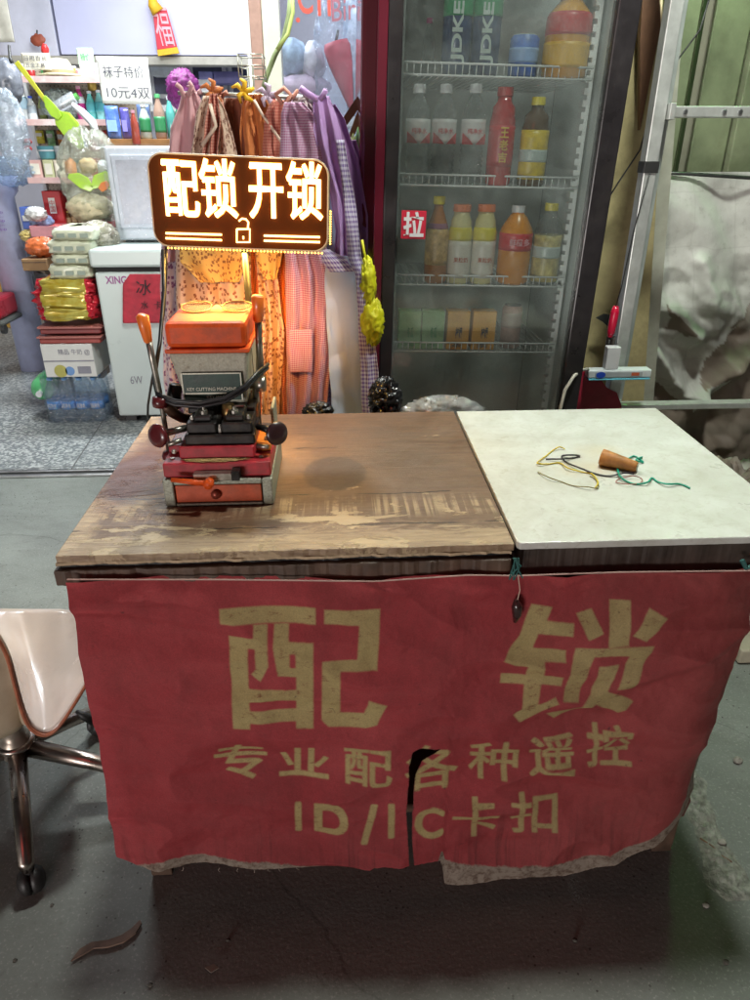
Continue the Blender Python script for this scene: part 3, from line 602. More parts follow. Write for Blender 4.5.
MB().lathe([(0, -.001), (.025, -.001), (.025, .001), (0, .001)], 20, Matrix.Translation((bx[0] + .135, YS - .002, bx[2] + .035)) @ Matrix.Rotation(R(90), 4, 'X')).build('print', mat('blue_print', (.15, .3, .6), .5), tt)
B((bx[0] + .18, YS - .0035, bx[2] + .02), (bx[0] + .25, YS - .0015, bx[2] + .06)).build('barcode', mat('grey_ink', (0, 0, 0)), tt)
z = bx[3]
for k, (r0, r1, c, lb) in enumerate(((333, 344, (.33, .05, .04), 'lower dark red tray under the gold snack bags'), (322, 332, (.22, .03, .03), 'upper dark red tray under the gold snack bags'))):
    a_, b_, q0, q1 = pxbox(40, 101, r0, r1, YS); t = thing('food_tray', lb, 'tray', ((a_ + b_) / 2, YS, z + .001), 'dark red trays in the stack'); m = mat('tray_red%d' % k, c, .35)
    B((a_, YS, z + .002), (b_, YS + .28, z + .03)).build('base', m, t, bevel=.006); B((a_ - .01, YS - .01, z + .031), (b_ + .01, YS + .29, z + .043)).build('rim', mat('tray_rim', (.4, .14, .12), .35), t, bevel=.004); z += .052 + .005 * k
gm, _n, _l, _b = nodes_of('gold_film'); _M['gold_film'] = gm; _tc = N(_n, 'ShaderNodeTexCoord').outputs['Object']; _s = _n.new('ShaderNodeSeparateXYZ'); _l.new(_tc, _s.inputs[0])
_e = mathn(_n, _l, 'GREATER_THAN', mathn(_n, _l, 'ABSOLUTE', mathn(_n, _l, 'ADD', _s.outputs[0], .0)), .115)
_l.new(mixc(_n, _l, _e, mixc(_n, _l, ramp(_n, _l, noisef(_n, _l, _tc, 14), .4, .6), (.5, .36, .03), (.62, .55, .12)), (.6, .02, .04)), _b.inputs['Base Color']); _b.inputs['Roughness'].default_value = .22; _b.inputs['Coat Weight'].default_value = .5; _b.inputs['Metallic'].default_value = .25
for k, (a_, b_, r0, r1, lb) in enumerate(((37, 97, 308, 321, 'lowest gold and red snack bag of three beside the freezer'), (33, 96, 294, 309, 'middle gold and red snack bag of three beside the freezer'), (34, 94, 282, 296, 'topmost gold and red snack bag of three beside the freezer'))):
    pile('snack_bag', lb, 'snack bag', a_, b_, r0 - 2, r1 + 1, gm, 5 * k, .2, .3, YS - .02, 'gold snack bags in the stack')
tism = mat('tissue_wrap', (.66, .68, .52), .35, var=.12, vs=20, coat=.2); tisb = mat('tissue_print', (.3, .36, .3), .5)
for k, (a_, b_, r0, r1, lb) in enumerate(((48, 93, 265, 281, 'lowest tissue pack of the pile beside the freezer'), (50, 93, 255, 266, 'second tissue pack from the bottom of the pile'), (47, 92, 241, 256, 'third tissue pack from the bottom of the pile'), (50, 95, 229, 242, 'topmost tissue pack of the pile beside the freezer'))):
    tt, bx = pile('tissue_pack', lb, 'tissue pack', a_, b_, r0 - 1, r1, tism, 7 * k + 2, .08, .34, YS, 'tissue packs in the stack')
    for i in range(3):
        x = bx[0] + (bx[1] - bx[0]) * (.18 + .26 * i); zz = (bx[2] + bx[3]) / 2; B((x, YS - .009, zz - .012), (x + .04, YS - .006, zz + .008)).build('print', tisb, tt)
# clear clutter bag on top near microwave
tag(blob(aty(98, 236, 4.05), (.10, .10, .07), .35, 8, 36, 28, 31, True).build('crumpled_bag', film('cream_bag', (.9, .88, .8), .45, (.75, .7, .58), .4, 25), smooth=True), 'crumpled cream bag between the tissue packs and the microwave', 'bag')
# green jug lying
t = thing('green_jug', 'green plastic jug lying behind the water bottle pack', 'jug', aty(42, 402, 3.95)); c = aty(43, 385, 4.0)
M = Matrix.Translation((c.x + .015, 4.0, c.z)) @ Matrix.Rotation(R(100), 4, 'X') @ Matrix.Scale(.78, 4)
MB().lathe([(.03, -.12), (.075, -.10), (.085, -.03), (.085, .06), (.07, .1), (.02, .13)], 24, M).build('body', mat('green_plastic', (.12, .5, .2), .25, coat=.4), t, smooth=True)
MB().lathe([(.022, .13), (.022, .155), (0, .155)], 14, M).build('cap', whp, t)

# ---------------------------------------------------------------- freezer
fz = mat('freezer_enamel', (.60, .68, .66), .3, var=.04, vs=3, dirt=(.42, .45, .42), dirtamt=.25, bump=.02)
fx0, fx1, fy0, fy1, ft = -1.275, -.42, 3.83, 4.46, .945
t = thing('chest_freezer', 'pale green white chest freezer with a red paper note', 'freezer', (-.85, 4.1, 0))
B((fx0 + .012, fy0 + .01, .04), (fx1 - .012, fy1 - .01, ft - .115)).build('body', fz, t, bevel=.012)
q = B((fx0, fy0 - .005, ft - .09), (fx1, fy1, ft)).build('lid', fz, t, bevel=.015)
B((fx0 + .02, fy0 + .02, ft - .114), (fx1 - .02, fy1 - .02, ft - .091)).build('gasket', mat('gasket_black', (.02, .02, .02), .7), t)
for x in (fx0 + .07, fx1 - .07):
    for y in (fy0 + .07, fy1 - .07): B((x - .03, y - .03, .004), (x + .03, y + .03, .039)).build('foot', bk, t)
a = aty(106, 284, fy0 + .008); b = aty(126, 276, fy0 + .008)
lettering('XING', a, (b.x - a.x, 0, 0), (0, 0, b.z - a.z), mat('logo_purple', (.35, .1, .3), .5), t, .02)
a = aty(131, 384, fy0 + .008); b = aty(142, 376, fy0 + .008); lettering('6W', a, (b.x - a.x, 0, 0), (0, 0, b.z - a.z), mat('grey_ink', (0, 0, 0)), t)
t = thing('red_note', 'crumpled red paper with black writing taped to the freezer', 'note', aty(148, 322, 3.8))
pts = [(129, 274), (175, 274), (175, 323), (124, 323), (121, 285)]
a = aty(121, 323, 3.825); b = aty(178, 274, 3.825)
def _note(u, v):
    px = 123 + 54 * u; row = 323 - 49 * v
    if v > .77: px = max(px, 122 + (v - .77) / .23 * 8)
    p = aty(px, row, 3.822); return (p.x, 3.822 - .006 * abs(fbm(u * 4, v * 9)) - .002, p.z)
MB().grid(_note, 30, 26).build('paper', mat('red_paper', (.52, .035, .06), .65, var=.25, vs=20, bump=.5, bs=40), t, solid=.001, smooth=True)
blk = mat('marker_black', (.03, .015, .02), .6)
def pxletter(s, px0, px1, r0, r1, Y, m, parent, off=0.0, name='lettering', thick=.0006):
    A = aty(px0, r1, Y); Bx = aty(px1, r1, Y); C = aty(px0, r0, Y); return lettering(s, A, Bx - A, C - A, m, parent, off, name, thick)
pxletter('冰', 136, 151, 280, 295, 3.812, blk, t); pxletter('水', 141, 148, 301, 309, 3.812, blk, t); pxletter('卡', 154, 161, 301, 309, 3.812, blk, t)

# microwave / warmer on the freezer
YM = 4.12
t = thing('microwave_oven', 'white microwave oven wrapped in plastic on the freezer', 'microwave', (-.98, YM, ft))
a, b, z0, z1 = pxbox(117, 215, 146, 236, YM); z0 = ft + .012
B((a, YM, z0), (b, YM + .3, z1)).build('housing', mat('mw_white', (.66, .70, .74), .3, var=.05), t, bevel=.012)
q = B((a + .03, YM - .012, z0 + .06), (b - .16, YM - .001, z1 - .04)).build('door', mat('mw_door', (.5, .54, .6), .25), t, bevel=.006)
B((a + .055, YM - .016, z0 + .085), (b - .19, YM - .0125, z1 - .065)).build('window', mat('mw_window', (.30, .31, .36), .2, var=.5, vs=14), q)
B((b - .14, YM - .012, z0 + .06), (b - .02, YM - .001, z1 - .04)).build('control_panel', mat('mw_panel', (.35, .38, .42), .3), t, bevel=.004)
for x in (a + .05, b - .05): B((x - .02, YM + .05, ft + .0005), (x + .02, YM + .25, z0 - .0005)).build('foot', bk, t)
MB().grid(lambda u, v: (a - .012 + (b - a + .02) * u + .006 * fbm(u * 5, v * 5), YM - .022 - .006 * abs(fbm(u * 4 + 3, v * 5)), z0 + (z1 - z0 + .01) * v), 40, 34).build('plastic_wrap', film('wrap_film', (.95, .97, 1), .10, (.8, .83, .9), .12, 9), t, smooth=True)

# bag with green toy, green paddle
lime = mat('lime_plastic', (.36, .62, .02), .35, coat=.3); 
def leaf(name, spine, widths, Y, m, parent, thick=.006):
    L, Rr = [], []
    for k, (x, y) in enumerate(spine):
        x2, y2 = spine[min(k + 1, len(spine) - 1)]; x1, y1 = spine[max(k - 1, 0)]; dx, dy = x2 - x1, y2 - y1; n_ = math.hypot(dx, dy); w_ = widths[k] / 2
        L.append(aty(x + dy / n_ * w_, y - dx / n_ * w_, Y)); Rr.append(aty(x - dy / n_ * w_, y + dx / n_ * w_, Y))
    return MB().prism(L + Rr[::-1], (0, thick, 0)).build(name, m, parent, bevel=.002)
t = thing('plastic_paddle', 'long yellow green plastic paddle with leaf shaped blades, hanging askew', 'paddle', aty(82, 148, 4.45))
leaf('stem', [(16, 62), (24, 72), (36, 88), (46, 102), (56, 114)], [5, 5, 4, 4, 7], 4.45, mat('yellow_stem', (.5, .5, .03), .4), t)
leaf('blade', [(44, 96), (49, 105), (55, 113), (60, 118)], [3, 9, 10, 5], 4.44, lime, t); leaf('blade', [(56, 112), (62, 119), (70, 129), (77, 140), (82, 148)], [6, 17, 18, 12, 5], 4.455, lime, t)
leaf('blade', [(57, 113), (66, 117), (74, 126), (79, 134)], [5, 11, 11, 4], 4.462, lime, t)
t = thing('shopping_bag', 'clear shopping bag holding lime green plastic toys', 'bag', aty(92, 212, 4.3))
blob(aty(92, 176, 4.32), (.17, .09, .23), .22, 7, 44, 34, 41, True).build('film', film('toy_bag', (.93, .95, .9), .2, (.72, .74, .62), .35, 14), t, smooth=True)
blob(aty(90, 208, 4.32), (.12, .07, .07), .3, 6, seed=43, ridge=True).build('lower_bulge', mat('cream_stuff', (.6, .52, .36), .6, var=.3, vs=20), t, smooth=True)
leaf('toy', [(68, 176), (76, 178), (84, 183), (92, 190)], [4, 11, 13, 5], 4.21, lime, t); leaf('toy', [(92, 188), (98, 181), (106, 177), (112, 179)], [4, 14, 12, 5], 4.21, lime, t); leaf('toy', [(104, 184), (112, 187), (119, 187)], [4, 7, 4], 4.22, lime, t)
leaf('toy', [(100, 190), (104, 186), (108, 183)], [6, 9, 5], 4.20, mat('orange_toy', (.75, .2, .02), .4), t)
blob(aty(88, 166, 4.32), (.05, .04, .04), .2, 5, seed=4).build('toy', mat('tan_toy', (.6, .42, .2), .5), t, smooth=True)
MB().tube([aty(102, 178, 4.27), aty(103, 165, 4.27), aty(103, 160, 4.27)], [.02, .03, .012], 12).build('toy', whp, t, smooth=True)
# flat twist tie knot at bag top
MB().tube([aty(94, 140, 4.32), aty(98, 134, 4.32)], [.02, .006], 8).build('knot', film('toy_bag', ()), t, smooth=True)

# red pennant on the cabinet, small red things
t = thing('firecracker_charm', 'red hanging pennant with gold fringe high on the wall', 'pennant', aty(165, 54, 6.5))
A, Bb, C, D = aty(153, 14, 6.5), aty(166, 8, 6.5), aty(177, 47, 6.5), aty(157, 50, 6.5)
MB().prism([A, Bb, C, D], (0, .02, 0)).build('panel', mat('pennant_red', (.6, .03, .06), .5), t, bevel=.004)
MB().prism([aty(157, 50, 6.495), aty(177, 47, 6.495), aty(179, 53, 6.495), aty(158, 56, 6.495)], (0, .025, 0)).build('fringe', mat('gold_fringe', (.75, .45, .02), .6, vs=80), t)
MB().tube([aty(158, 12, 6.49), aty(153, 4, 6.49), aty(151, -6, 6.49)], [.05, .04, .02], 10).build('ribbon', mat('gold_fringe', ()), t, smooth=True)
A = aty(157, 46, 6.494); lettering('福', A + Vector((.02, 0, 0)), (.12, 0, 0), (-.04, 0, .26), mat('pale_pink', (.75, .4, .45), .6), t)
t = thing('wall_charm', 'small brown red ornament on the lilac wall tiles', 'ornament', aty(38, 44, 6.5))
blob(aty(38, 40, 6.5), (.055, .02, .04), .2, 4).build('body', mat('brick_red', (.35, .08, .04), .5), t, smooth=True); MB().tube([aty(37, 35, 6.5), aty(37, 30, 6.5)], .006).build('loop', bk, t)
tag(blob(aty(45, 50, 5.1), (.022, .02, .032), .15, 4).build('red_cone', mat('red_plastic', ()), smooth=True), 'tiny red cone behind the cream printed card', 'ornament')
tag(blob(aty(183, 90, 4.3), (.085, .07, .095), .18, 16, 44, 34, 51).build('loofah', mat('purple_net', (.17, .012, .14), .6, var=.6, vs=60, bump=.8, bs=90), smooth=True), 'purple netted bath puff left of the hanging aprons', 'bath puff')

# ---------------------------------------------------------------- clothes rack and aprons
rackm = mat('rack_wire', (.5, .5, .42), .35, .7)
t = thing('clothes_rack', 'thin metal rack with a small wire basket carrying the aprons', 'clothes rack', (aty(250, 95, 2.14).x, 2.14, 0))
px_ = aty(252, 95, 2.14).x
ztop = aty(252, 66, 2.14).z
MB().tube([(px_, 2.14, .02), (px_, 2.14, ztop)], .009, 10).build('pole', rackm, t, smooth=True)
for a in range(3):
    d = Vector((math.cos(a * 2.1 + .4), math.sin(a * 2.1 + .4), 0)) * .22
    MB().tube([(px_, 2.14, .07), Vector((px_, 2.14, .006)) + d], .008, 8).build('foot', rackm, t, smooth=True)
ra, rb = aty(178, 93, 2.10), aty(326, 98, 2.10)
MB().tube([ra, rb], .005, 10).build('rail', rackm, t, smooth=True)
MB().tube([aty(292, 97, 2.09), aty(322, 101, 2.09)], .008, 10).build('rail_sleeve', whp, t, smooth=True)
bk_ = MB(); za, zb_ = aty(250, 78, 2.14).z, aty(250, 56, 2.14).z; xa, xb = aty(240, 66, 2.14).x, aty(264, 66, 2.14).x
for z in (za, (za + zb_) / 2, zb_): bk_.tube([(xa, 2.10, z), (xb, 2.10, z), (xb, 2.18, z), (xa, 2.18, z), (xa, 2.10, z)], .0016, 6)
for i in range(5):
    x = xa + (xb - xa) * i / 4
    if i in (0, 4): bk_.tube([(x, 2.10, zb_), (x, 2.10, za)], .0016, 6); bk_.tube([(x, 2.18, zb_), (x, 2.18, za)], .0016, 6)
    bk_.tube([(x, 2.10, za), (x, 2.18, za)], .0016, 6)
bk_.build('wire_basket', rackm, t, smooth=True)
# strap hanging from above at the post
tag(MB().tube([aty(291, -10, 2.6), aty(289, 15, 2.6), aty(284, 38, 2.6), aty(275, 55, 2.6), aty(266, 78, 2.6), aty(262, 96, 2.6)], .008, 8).build('green_strap', mat('dull_green_strap', (.25, .32, .15), .6), smooth=True), 'dull green strap slanting down in front of the shop window', 'strap')
tag(MB().tube([aty(292, -10, 2.55), aty(293, 12, 2.55), aty(288, 34, 2.55), aty(277, 50, 2.55)], .006, 8).build('lime_strap', mat('lime_strap', (.5, .62, .2), .6), smooth=True), 'light yellow green strap curving beside the dull green one', 'strap')

PW = (.62, .52, .62)
fl_p = cloth('floral_purple', (.66, .60, .66), (.20, .06, .20), 'floral', .013)
fl_o = cloth('floral_orange', (.70, .52, .40), (.22, .08, .05), 'floral', .012)
gg_o = cloth('gingham_orange', (.66, .30, .22), (.42, .06, .04), 'gingham', .007)
gg_p = cloth('gingham_pink', (.62, .50, .64), (.36, .06, .20), 'gingham', .006)
gg_g = cloth('gingham_greyrose', (.55, .45, .46), (.28, .16, .22), 'gingham', .007)
gg_v = cloth('gingham_violet', (.72, .70, .80), (.17, .08, .36), 'gingham', .012)
pl_s = cloth('salmon_cloth', (.72, .42, .45), (.62, .34, .38), 'plain'); pl_v = cloth('violet_satin', (.52, .32, .62), (.42, .22, .54), 'plain', rough=.4)
pl_b = cloth('brown_cloth', (.24, .07, .035), (.18, .05, .03), 'plain'); pl_w = cloth('blue_white_cloth', (.52, .66, .88), (.46, .60, .84), 'plain', var=.05); pl_d = cloth('deep_purple_cloth', (.13, .02, .16), (.1, .02, .12), 'plain')
pl_r = cloth('dark_red_cloth', (.32, .02, .03), (.25, .02, .02), 'plain'); pl_or = cloth('orange_cloth', (.62, .20, .05), (.52, .15, .04), 'plain')
def sheet_rows(rows, Y, amp=.014, folds=4, seed=0, skew=0):
    rows = [(r, aty(xl, r, Y), aty(xr, r, Y)) for r, xl, xr in rows]; zs = [q[1].z for q in rows]
    def fn(u, v):
        z = zs[0] + (zs[-1] - zs[0]) * v
        for k in range(len(rows) - 1):
            if z >= zs[k + 1] or k == len(rows) - 2:
                f = (z - zs[k]) / (zs[k + 1] - zs[k]); f = f * f * (3 - 2 * f) if False else f
                xl = rows[k][1].x * (1 - f) + rows[k + 1][1].x * f; xr = rows[k][2].x * (1 - f) + rows[k + 1][2].x * f; break
        x = xl + (xr - xl) * u; wob = .006 * fbm(z * 5 + seed, u * 2, seed)
        y = Y + amp * math.sin(u * folds * 2 * math.pi + seed + 1.5 * fbm(z * 2.5, u * 1.5, seed)) * (.35 + .65 * min(1, v * 2.2)) + .012 * fbm(x * 5, z * 4, seed + 9, 2) + .004 * (1 - abs(fbm(x * 8 + z * 5, z * 8 - x * 4, seed + 4, 2)) * 2)
        return Vector((x + wob, y, z))
    H_ = zs[0] - zs[-1]; W_ = max((q[2] - q[1]).x for q in rows) * 1.35
    return fn, (lambda u, v: (u * W_, v * H_))
APR = []
def apron(name, label, rows, Y, m, seed, folds=4, amp=.014, straps=(), group='aprons hanging on the rack', cat='apron', extra=()):
    fn, uv = sheet_rows(rows, Y, amp, folds, seed)
    top = aty((rows[0][1] + rows[0][2]) / 2, rows[0][0], Y)
    t = thing(name, label, cat, top, group)
    MB().grid(fn, 44, 110, uv).build('panel', m, t, smooth=True, solid=.0015)
    for (pts, r, ms) in straps:
        MB().tube([aty(x, y, Y - .02 - .004 * i) for i, (x, y) in enumerate(pts)], r, 6).build('strap', ms, t, smooth=True)
    for (nm, rws, dy, ms, fd, am) in extra:
        f2, uv2 = sheet_rows(rws, Y + dy, am, fd, seed + 3); MB().grid(f2, 26, 80, uv2).build(nm, ms, t, smooth=True, solid=.0015)
    return t
tan_s = mat('tan_cord', (.62, .48, .38), .8)
apron('apron', 'white apron with small purple flowers hanging at the left end of the rack', [(150, 166, 214), (250, 161, 212), (330, 160, 220), (420, 166, 236)], 2.13, fl_p, 1, 4)
apron('apron', 'plain salmon pink apron with knotted ties behind the left end of the sign', [(92, 183, 196), (106, 180, 202), (128, 170, 210), (262, 162, 210)], 2.06, pl_s, 2, 3, straps=[([(184, 98), (181, 88), (176, 84)], .006, pl_s), ([(188, 96), (192, 86), (189, 82)], .006, pl_s)])
apron('apron', 'cream apron with brown speckled flowers below the left half of the sign', [(96, 204, 217), (112, 198, 226), (150, 192, 236), (238, 174, 248), (300, 176, 252), (420, 184, 250)], 2.04, fl_o, 3, 3, straps=[([(210, 104), (216, 126), (202, 146)], .005, tan_s)],
      extra=[('bib', [(240, 178, 247), (262, 180, 246), (283, 200, 240)], -.03, cloth('floral_glow', (.72, .45, .12), (.26, .10, .03), 'floral', .011), 2, .006)])  # gold bib: the sign's orange light put into the flowered cloth
apron('apron', 'brown and orange apron strip between the speckled and the gingham aprons', [(98, 226, 246), (114, 222, 254), (150, 226, 258), (250, 242, 264), (420, 244, 262)], 2.09, pl_b, 4, 2)
apron('apron', 'narrow white flowered apron right of the brown strip', [(240, 256, 274), (330, 262, 284), (420, 262, 280)], 2.035, fl_o, 5, 2, extra=[('bib', [(238, 254, 284), (262, 258, 282), (280, 265, 277)], -.025, cloth('floral_glow', (0, 0, 0), (0, 0, 0)), 2, .005)])  # this bib carries the same painted sign light
apron('apron', 'dark red apron seen as a dark fold behind the gingham ones', [(98, 262, 276), (150, 260, 300), (420, 252, 300)], 2.16, pl_r, 6, 4)
apron('apron', 'plain orange apron hanging from its middle tie above the sign', [(94, 248, 262), (106, 242, 272), (135, 240, 284), (250, 246, 284)], 2.075, pl_or, 7, 3, straps=[([(254, 100), (262, 114), (276, 134), (284, 146)], .004, tan_s)])
apron('apron', 'orange red fine gingham apron left of the pink gingham one', [(100, 272, 290), (114, 266, 298), (150, 262, 304), (250, 268, 314), (330, 278, 300), (420, 282, 302)], 2.05, gg_o, 8, 3, straps=[([(282, 104), (276, 94), (284, 88), (291, 95), (285, 104)], .006, gg_o), ([(284, 104), (294, 96), (298, 90)], .005, gg_o)])
apron('apron', 'pink fine gingham apron with a pocket hanging right of the machine', [(102, 284, 302), (114, 280, 314), (150, 280, 326), (245, 284, 326), (276, 286, 334), (330, 286, 334), (420, 287, 326)], 1.985, gg_p, 9, 3, amp=.010,
      extra=[('pocket', [(330, 289, 312), (345, 289, 312), (372, 290, 312)], -.018, gg_p, 1, .003)])
apron('apron', 'greyish rose gingham apron folded behind the violet satin ties', [(100, 292, 318), (112, 292, 330), (140, 294, 340), (250, 306, 345)], 2.12, gg_g, 10, 4)
apron('apron', 'pale lilac smooth apron edge just right of the lit sign', [(168, 322, 338), (220, 322, 346), (262, 320, 344)], 2.02, pl_w, 11, 1, .006)
apron('apron', 'bluish white apron with a violet gingham border hanging right of the pink gingham one', [(256, 328, 352), (272, 326, 362), (330, 326, 362), (420, 333, 372)], 1.975, pl_w, 12, 1, .006,
      extra=[('border', [(140, 336, 344), (190, 342, 353), (258, 349, 362), (275, 356, 369), (330, 359, 373), (420, 362, 384)], -.034, gg_v, 1, .004), ('neck_edge', [(250, 320, 330), (262, 324, 352), (272, 330, 362)], -.015, gg_v, 1, .003)])
apron('apron', 'violet satin apron with wide twisted ties at the right end of the rack', [(96, 314, 328), (108, 314, 332), (130, 314, 340), (160, 320, 346), (195, 330, 352), (232, 336, 352), (262, 334, 354), (282, 340, 352)], 1.992, pl_v, 13, 2, .012,
      straps=[([(318, 100), (308, 94), (300, 88)], .008, pl_v), ([(320, 100), (324, 94), (326, 90)], .007, pl_v)], extra=[('tie', [(104, 322, 334), (120, 326, 344), (160, 336, 358), (215, 344, 368), (262, 350, 368), (290, 352, 366)], .06, cloth('violet_sheer', (.40, .22, .45), (.3, .14, .36), 'plain', transl=.4), 1, .01)])
apron('apron', 'deep purple apron mostly hidden behind the violet gingham border', [(268, 350, 366), (330, 350, 368), (420, 322, 370)], 2.06, pl_d, 14, 2)
apron('apron', 'violet and white gingham skirt peeping out low beside the pink gingham apron', [(360, 322, 336), (420, 322, 342)], 2.03, gg_v, 15, 2)
apron('apron', 'purple print apron low between the gingham border and the yellow net', [(300, 356, 368), (350, 360, 375), (420, 358, 378)], 2.04, cloth('print_purple', (.5, .42, .52), (.12, .03, .16), 'floral', .02), 16, 2)
# knotted ties along the rail
for k, (x, y, m, lb) in enumerate(((213, 92, pl_or, 'orange knotted tie on the rail above the speckled apron'), (244, 92, mat('gold_fringe', ()), 'small yellow bow on the rail left of the basket pole'), (268, 96, gg_p, 'pale pink bow on the rail right of the pole'))):
    c = aty(x, y, 2.07); mb = MB()
    for a in (0, 1.3, 2.5, 3.9, 5.1): mb.tube([c, c + Vector((math.cos(a) * .018, -.01, math.sin(a) * .018 + .004)), c + Vector((math.cos(a + .5) * .03, -.004, math.sin(a + .3) * .028))], [.006, .007, .003], 6)
    tag(mb.build('apron_tie', m, smooth=True), lb, 'tie')
apron('apron', 'thin rose ribbed apron hanging under the orange knotted tie', [(94, 209, 217), (120, 206, 220), (160, 203, 218)], 2.03, gg_o, 17, 2)
apron('apron', 'white and rose checked apron between the rose and the plain orange aprons', [(96, 238, 248), (125, 228, 250), (160, 222, 250)], 2.10, gg_p, 18, 3)

# more aprons filling the rack, and further stock on the shelves
apron('apron', 'peach pink checked apron behind the salmon apron at the left of the rack', [(100, 190, 210), (114, 186, 222), (160, 182, 230)], 2.12, gg_p, 21, 4)
apron('apron', 'cream apron with red print between the knotted orange tie and the yellow bow', [(98, 222, 238), (116, 216, 244), (160, 212, 250)], 2.15, fl_o, 22, 3)
apron('apron', 'violet and white gingham apron showing between the pale pink bow and the rose apron', [(102, 302, 322), (120, 300, 336), (170, 300, 350), (260, 318, 356)], 2.16, gg_v, 23, 4)
apron('apron', 'apron with the sign glow painted in as deep orange, directly below its right half', [(236, 246, 296), (300, 252, 296), (420, 258, 292)], 2.07, cloth('orange_glow_cloth', (.66, .22, .06), (.5, .10, .03), 'gingham', .006), 24, 4)  # the sign's orange light is put into this cloth colour
apron('apron', 'lilac sheer apron bulging out between the satin ties and the yellow net bag', [(140, 348, 356), (180, 350, 368), (235, 350, 370), (300, 354, 368)], 2.08, cloth('violet_sheer', (0, 0, 0), (0, 0, 0)), 25, 2)
for k, (x, y) in enumerate(((196, 95), (222, 96), (306, 99))):
    c = aty(x, y, 2.075); mb = MB()
    for a in (.4, 2.0, 3.2, 4.6): mb.tube([c, c + Vector((math.cos(a) * .015, -.012, math.sin(a) * .02)), c + Vector((math.cos(a + .4) * .026, -.008, math.sin(a) * .034 - .012))], [.005, .006, .002], 6)
    tag(mb.build('apron_tie', (pl_s, gg_o, gg_g)[k], smooth=True), ('salmon bow tied on the rail above the salmon apron', 'orange checked bow on the rail left of the yellow bow', 'greyish rose bow on the rail left of the satin ties')[k], 'tie')
hooks = [('yellow', (.6, .5, .05)), ('light green', (.3, .55, .25)), ('orange', (.65, .25, .05)), ('white', (.65, .65, .62)), ('blue', (.08, .2, .5)), ('pink', (.6, .25, .32)), ('red', (.5, .03, .03)), ('brown', (.25, .12, .06))]
for k, (nm, c) in enumerate(hooks):
    px = 40 + k * 10.5; z1 = shelfz[1] - .05; p = aty(px, 135, 5.19); h = .075 + .02 * (k % 3)
    t = thing('hanging_packet', nm + ' packet hanging on the tan pegboard under the upper shelf', 'packet', (p.x, 5.19, z1 - h), 'packets hanging on the pegboard')
    MB().grid(lambda u, v: (p.x - .024 + .048 * u, 5.19 - .012 * math.sin(math.pi * u) * math.sin(math.pi * v), z1 - h + h * v), 6, 6).build('pouch', mat('packet_' + nm.replace(' ', '_'), c, .3, var=.3, vs=60), t, solid=.006, smooth=True)
    B((p.x - .018, 5.168, z1 - h * .45), (p.x + .018, 5.17, z1 - h * .2)).build('print', paper, t); MB().tube([(p.x, 5.215, z1 + .012), (p.x, 5.15, z1 + .008)], .002, 5).build('hook', steel, t)
tops = [('tin', 'small red tin on the topmost shelf left of the hat', 30, 66, (.45, .03, .03)), ('tin', 'small green tin behind the brim of the hat', 44, 64, (.08, .3, .1)), ('tin', 'yellow tin right of the hat on the topmost shelf', 72, 66, (.6, .45, .04)), ('tin', 'pink tin next to the yellow tin on the topmost shelf', 79, 69, (.6, .3, .35))]
for nm, lb, px, r0, c in tops:
    p = aty(px, 74, 5.12); h = aty(px, r0, 5.12).z - shelfz[0]; m = mat('tin_%d' % px, c, .3, .2); t = thing(nm, lb, 'tin', (p.x, 5.14, shelfz[0]), 'tins on the topmost shelf'); M = Matrix.Translation((p.x, 5.14, shelfz[0]))
    MB().lathe([(.024, .001), (.025, .004), (.025, h * .85), (.024, h * .86)], 18, M).build('body', m, t, smooth=True); MB().lathe([(.026, h * .86), (.026, h), (0, h)], 18, M).build('lid', whp, t)
for k, (px, r0, c, nm) in enumerate(((44, 96, (.5, .55, .2), 'olive green'), (52, 92, (.6, .6, .6), 'pearl white'), (70, 94, (.65, .35, .1), 'amber'), (77, 98, (.25, .3, .55), 'slate blue'))):
    pbottle(px, r0, 119, 7, 5.14, shelfz[1], name='lotion_bottle', label=nm + ' bottle in the rear row of the upper shelf', cat='bottle', body=mat('lotion%d' % k, c, .3), cap=whp, lab=paper, lab_rng=(.25, .5), group='rear row bottles on the upper shelf')
for k, (a, b, r0, c, nm) in enumerate(((70, 78, 160, (.1, .35, .4), 'petrol blue'), (79, 90, 163, (.6, .5, .4), 'beige'), (91, 99, 158, (.55, .12, .1), 'brick red'), (100, 110, 164, (.2, .4, .2), 'leaf green'))):
    tt, bx = thingbox('small_carton', nm + ' carton at the right end of the middle shelf', 'carton', a, b, r0, 177, 5.08, .1, mat('cartx%d' % k, c, .5), 'cartons on the middle shelf', zb=shelfz[2])
    B((bx[0] + .008, 5.077, bx[2] + .03), (bx[1] - .008, 5.079, bx[3] - .02)).build('print', paper, tt)
for k, (px, py, r_, c, nm, wh) in enumerate(((36, 214, .05, (.7, .7, .68), 'white', 'between the detergent box and the upright red box'), (58, 232, .05, (.6, .1, .1), 'red', 'in the right half of the pink tray'), (30, 236, .045, (.7, .55, .2), 'yellow', 'at the left end of the pink tray'), (70, 232, .045, (.8, .8, .75), 'cream', 'at the right end of the pink tray'), (60, 250, .06, (.35, .3, .55), 'violet', 'just above the tissue packs on the dark low stand'))):
    tag(blob(aty(px, py, 4.80), (r_ * 1.3, r_, r_ * .8), .35, 9, 34, 26, 100 + k, True).build('soft_packet', mat('soft%d' % k, c, .25, coat=.4, var=.35, vs=40), smooth=True), nm + ' soft packet ' + wh, 'packet')
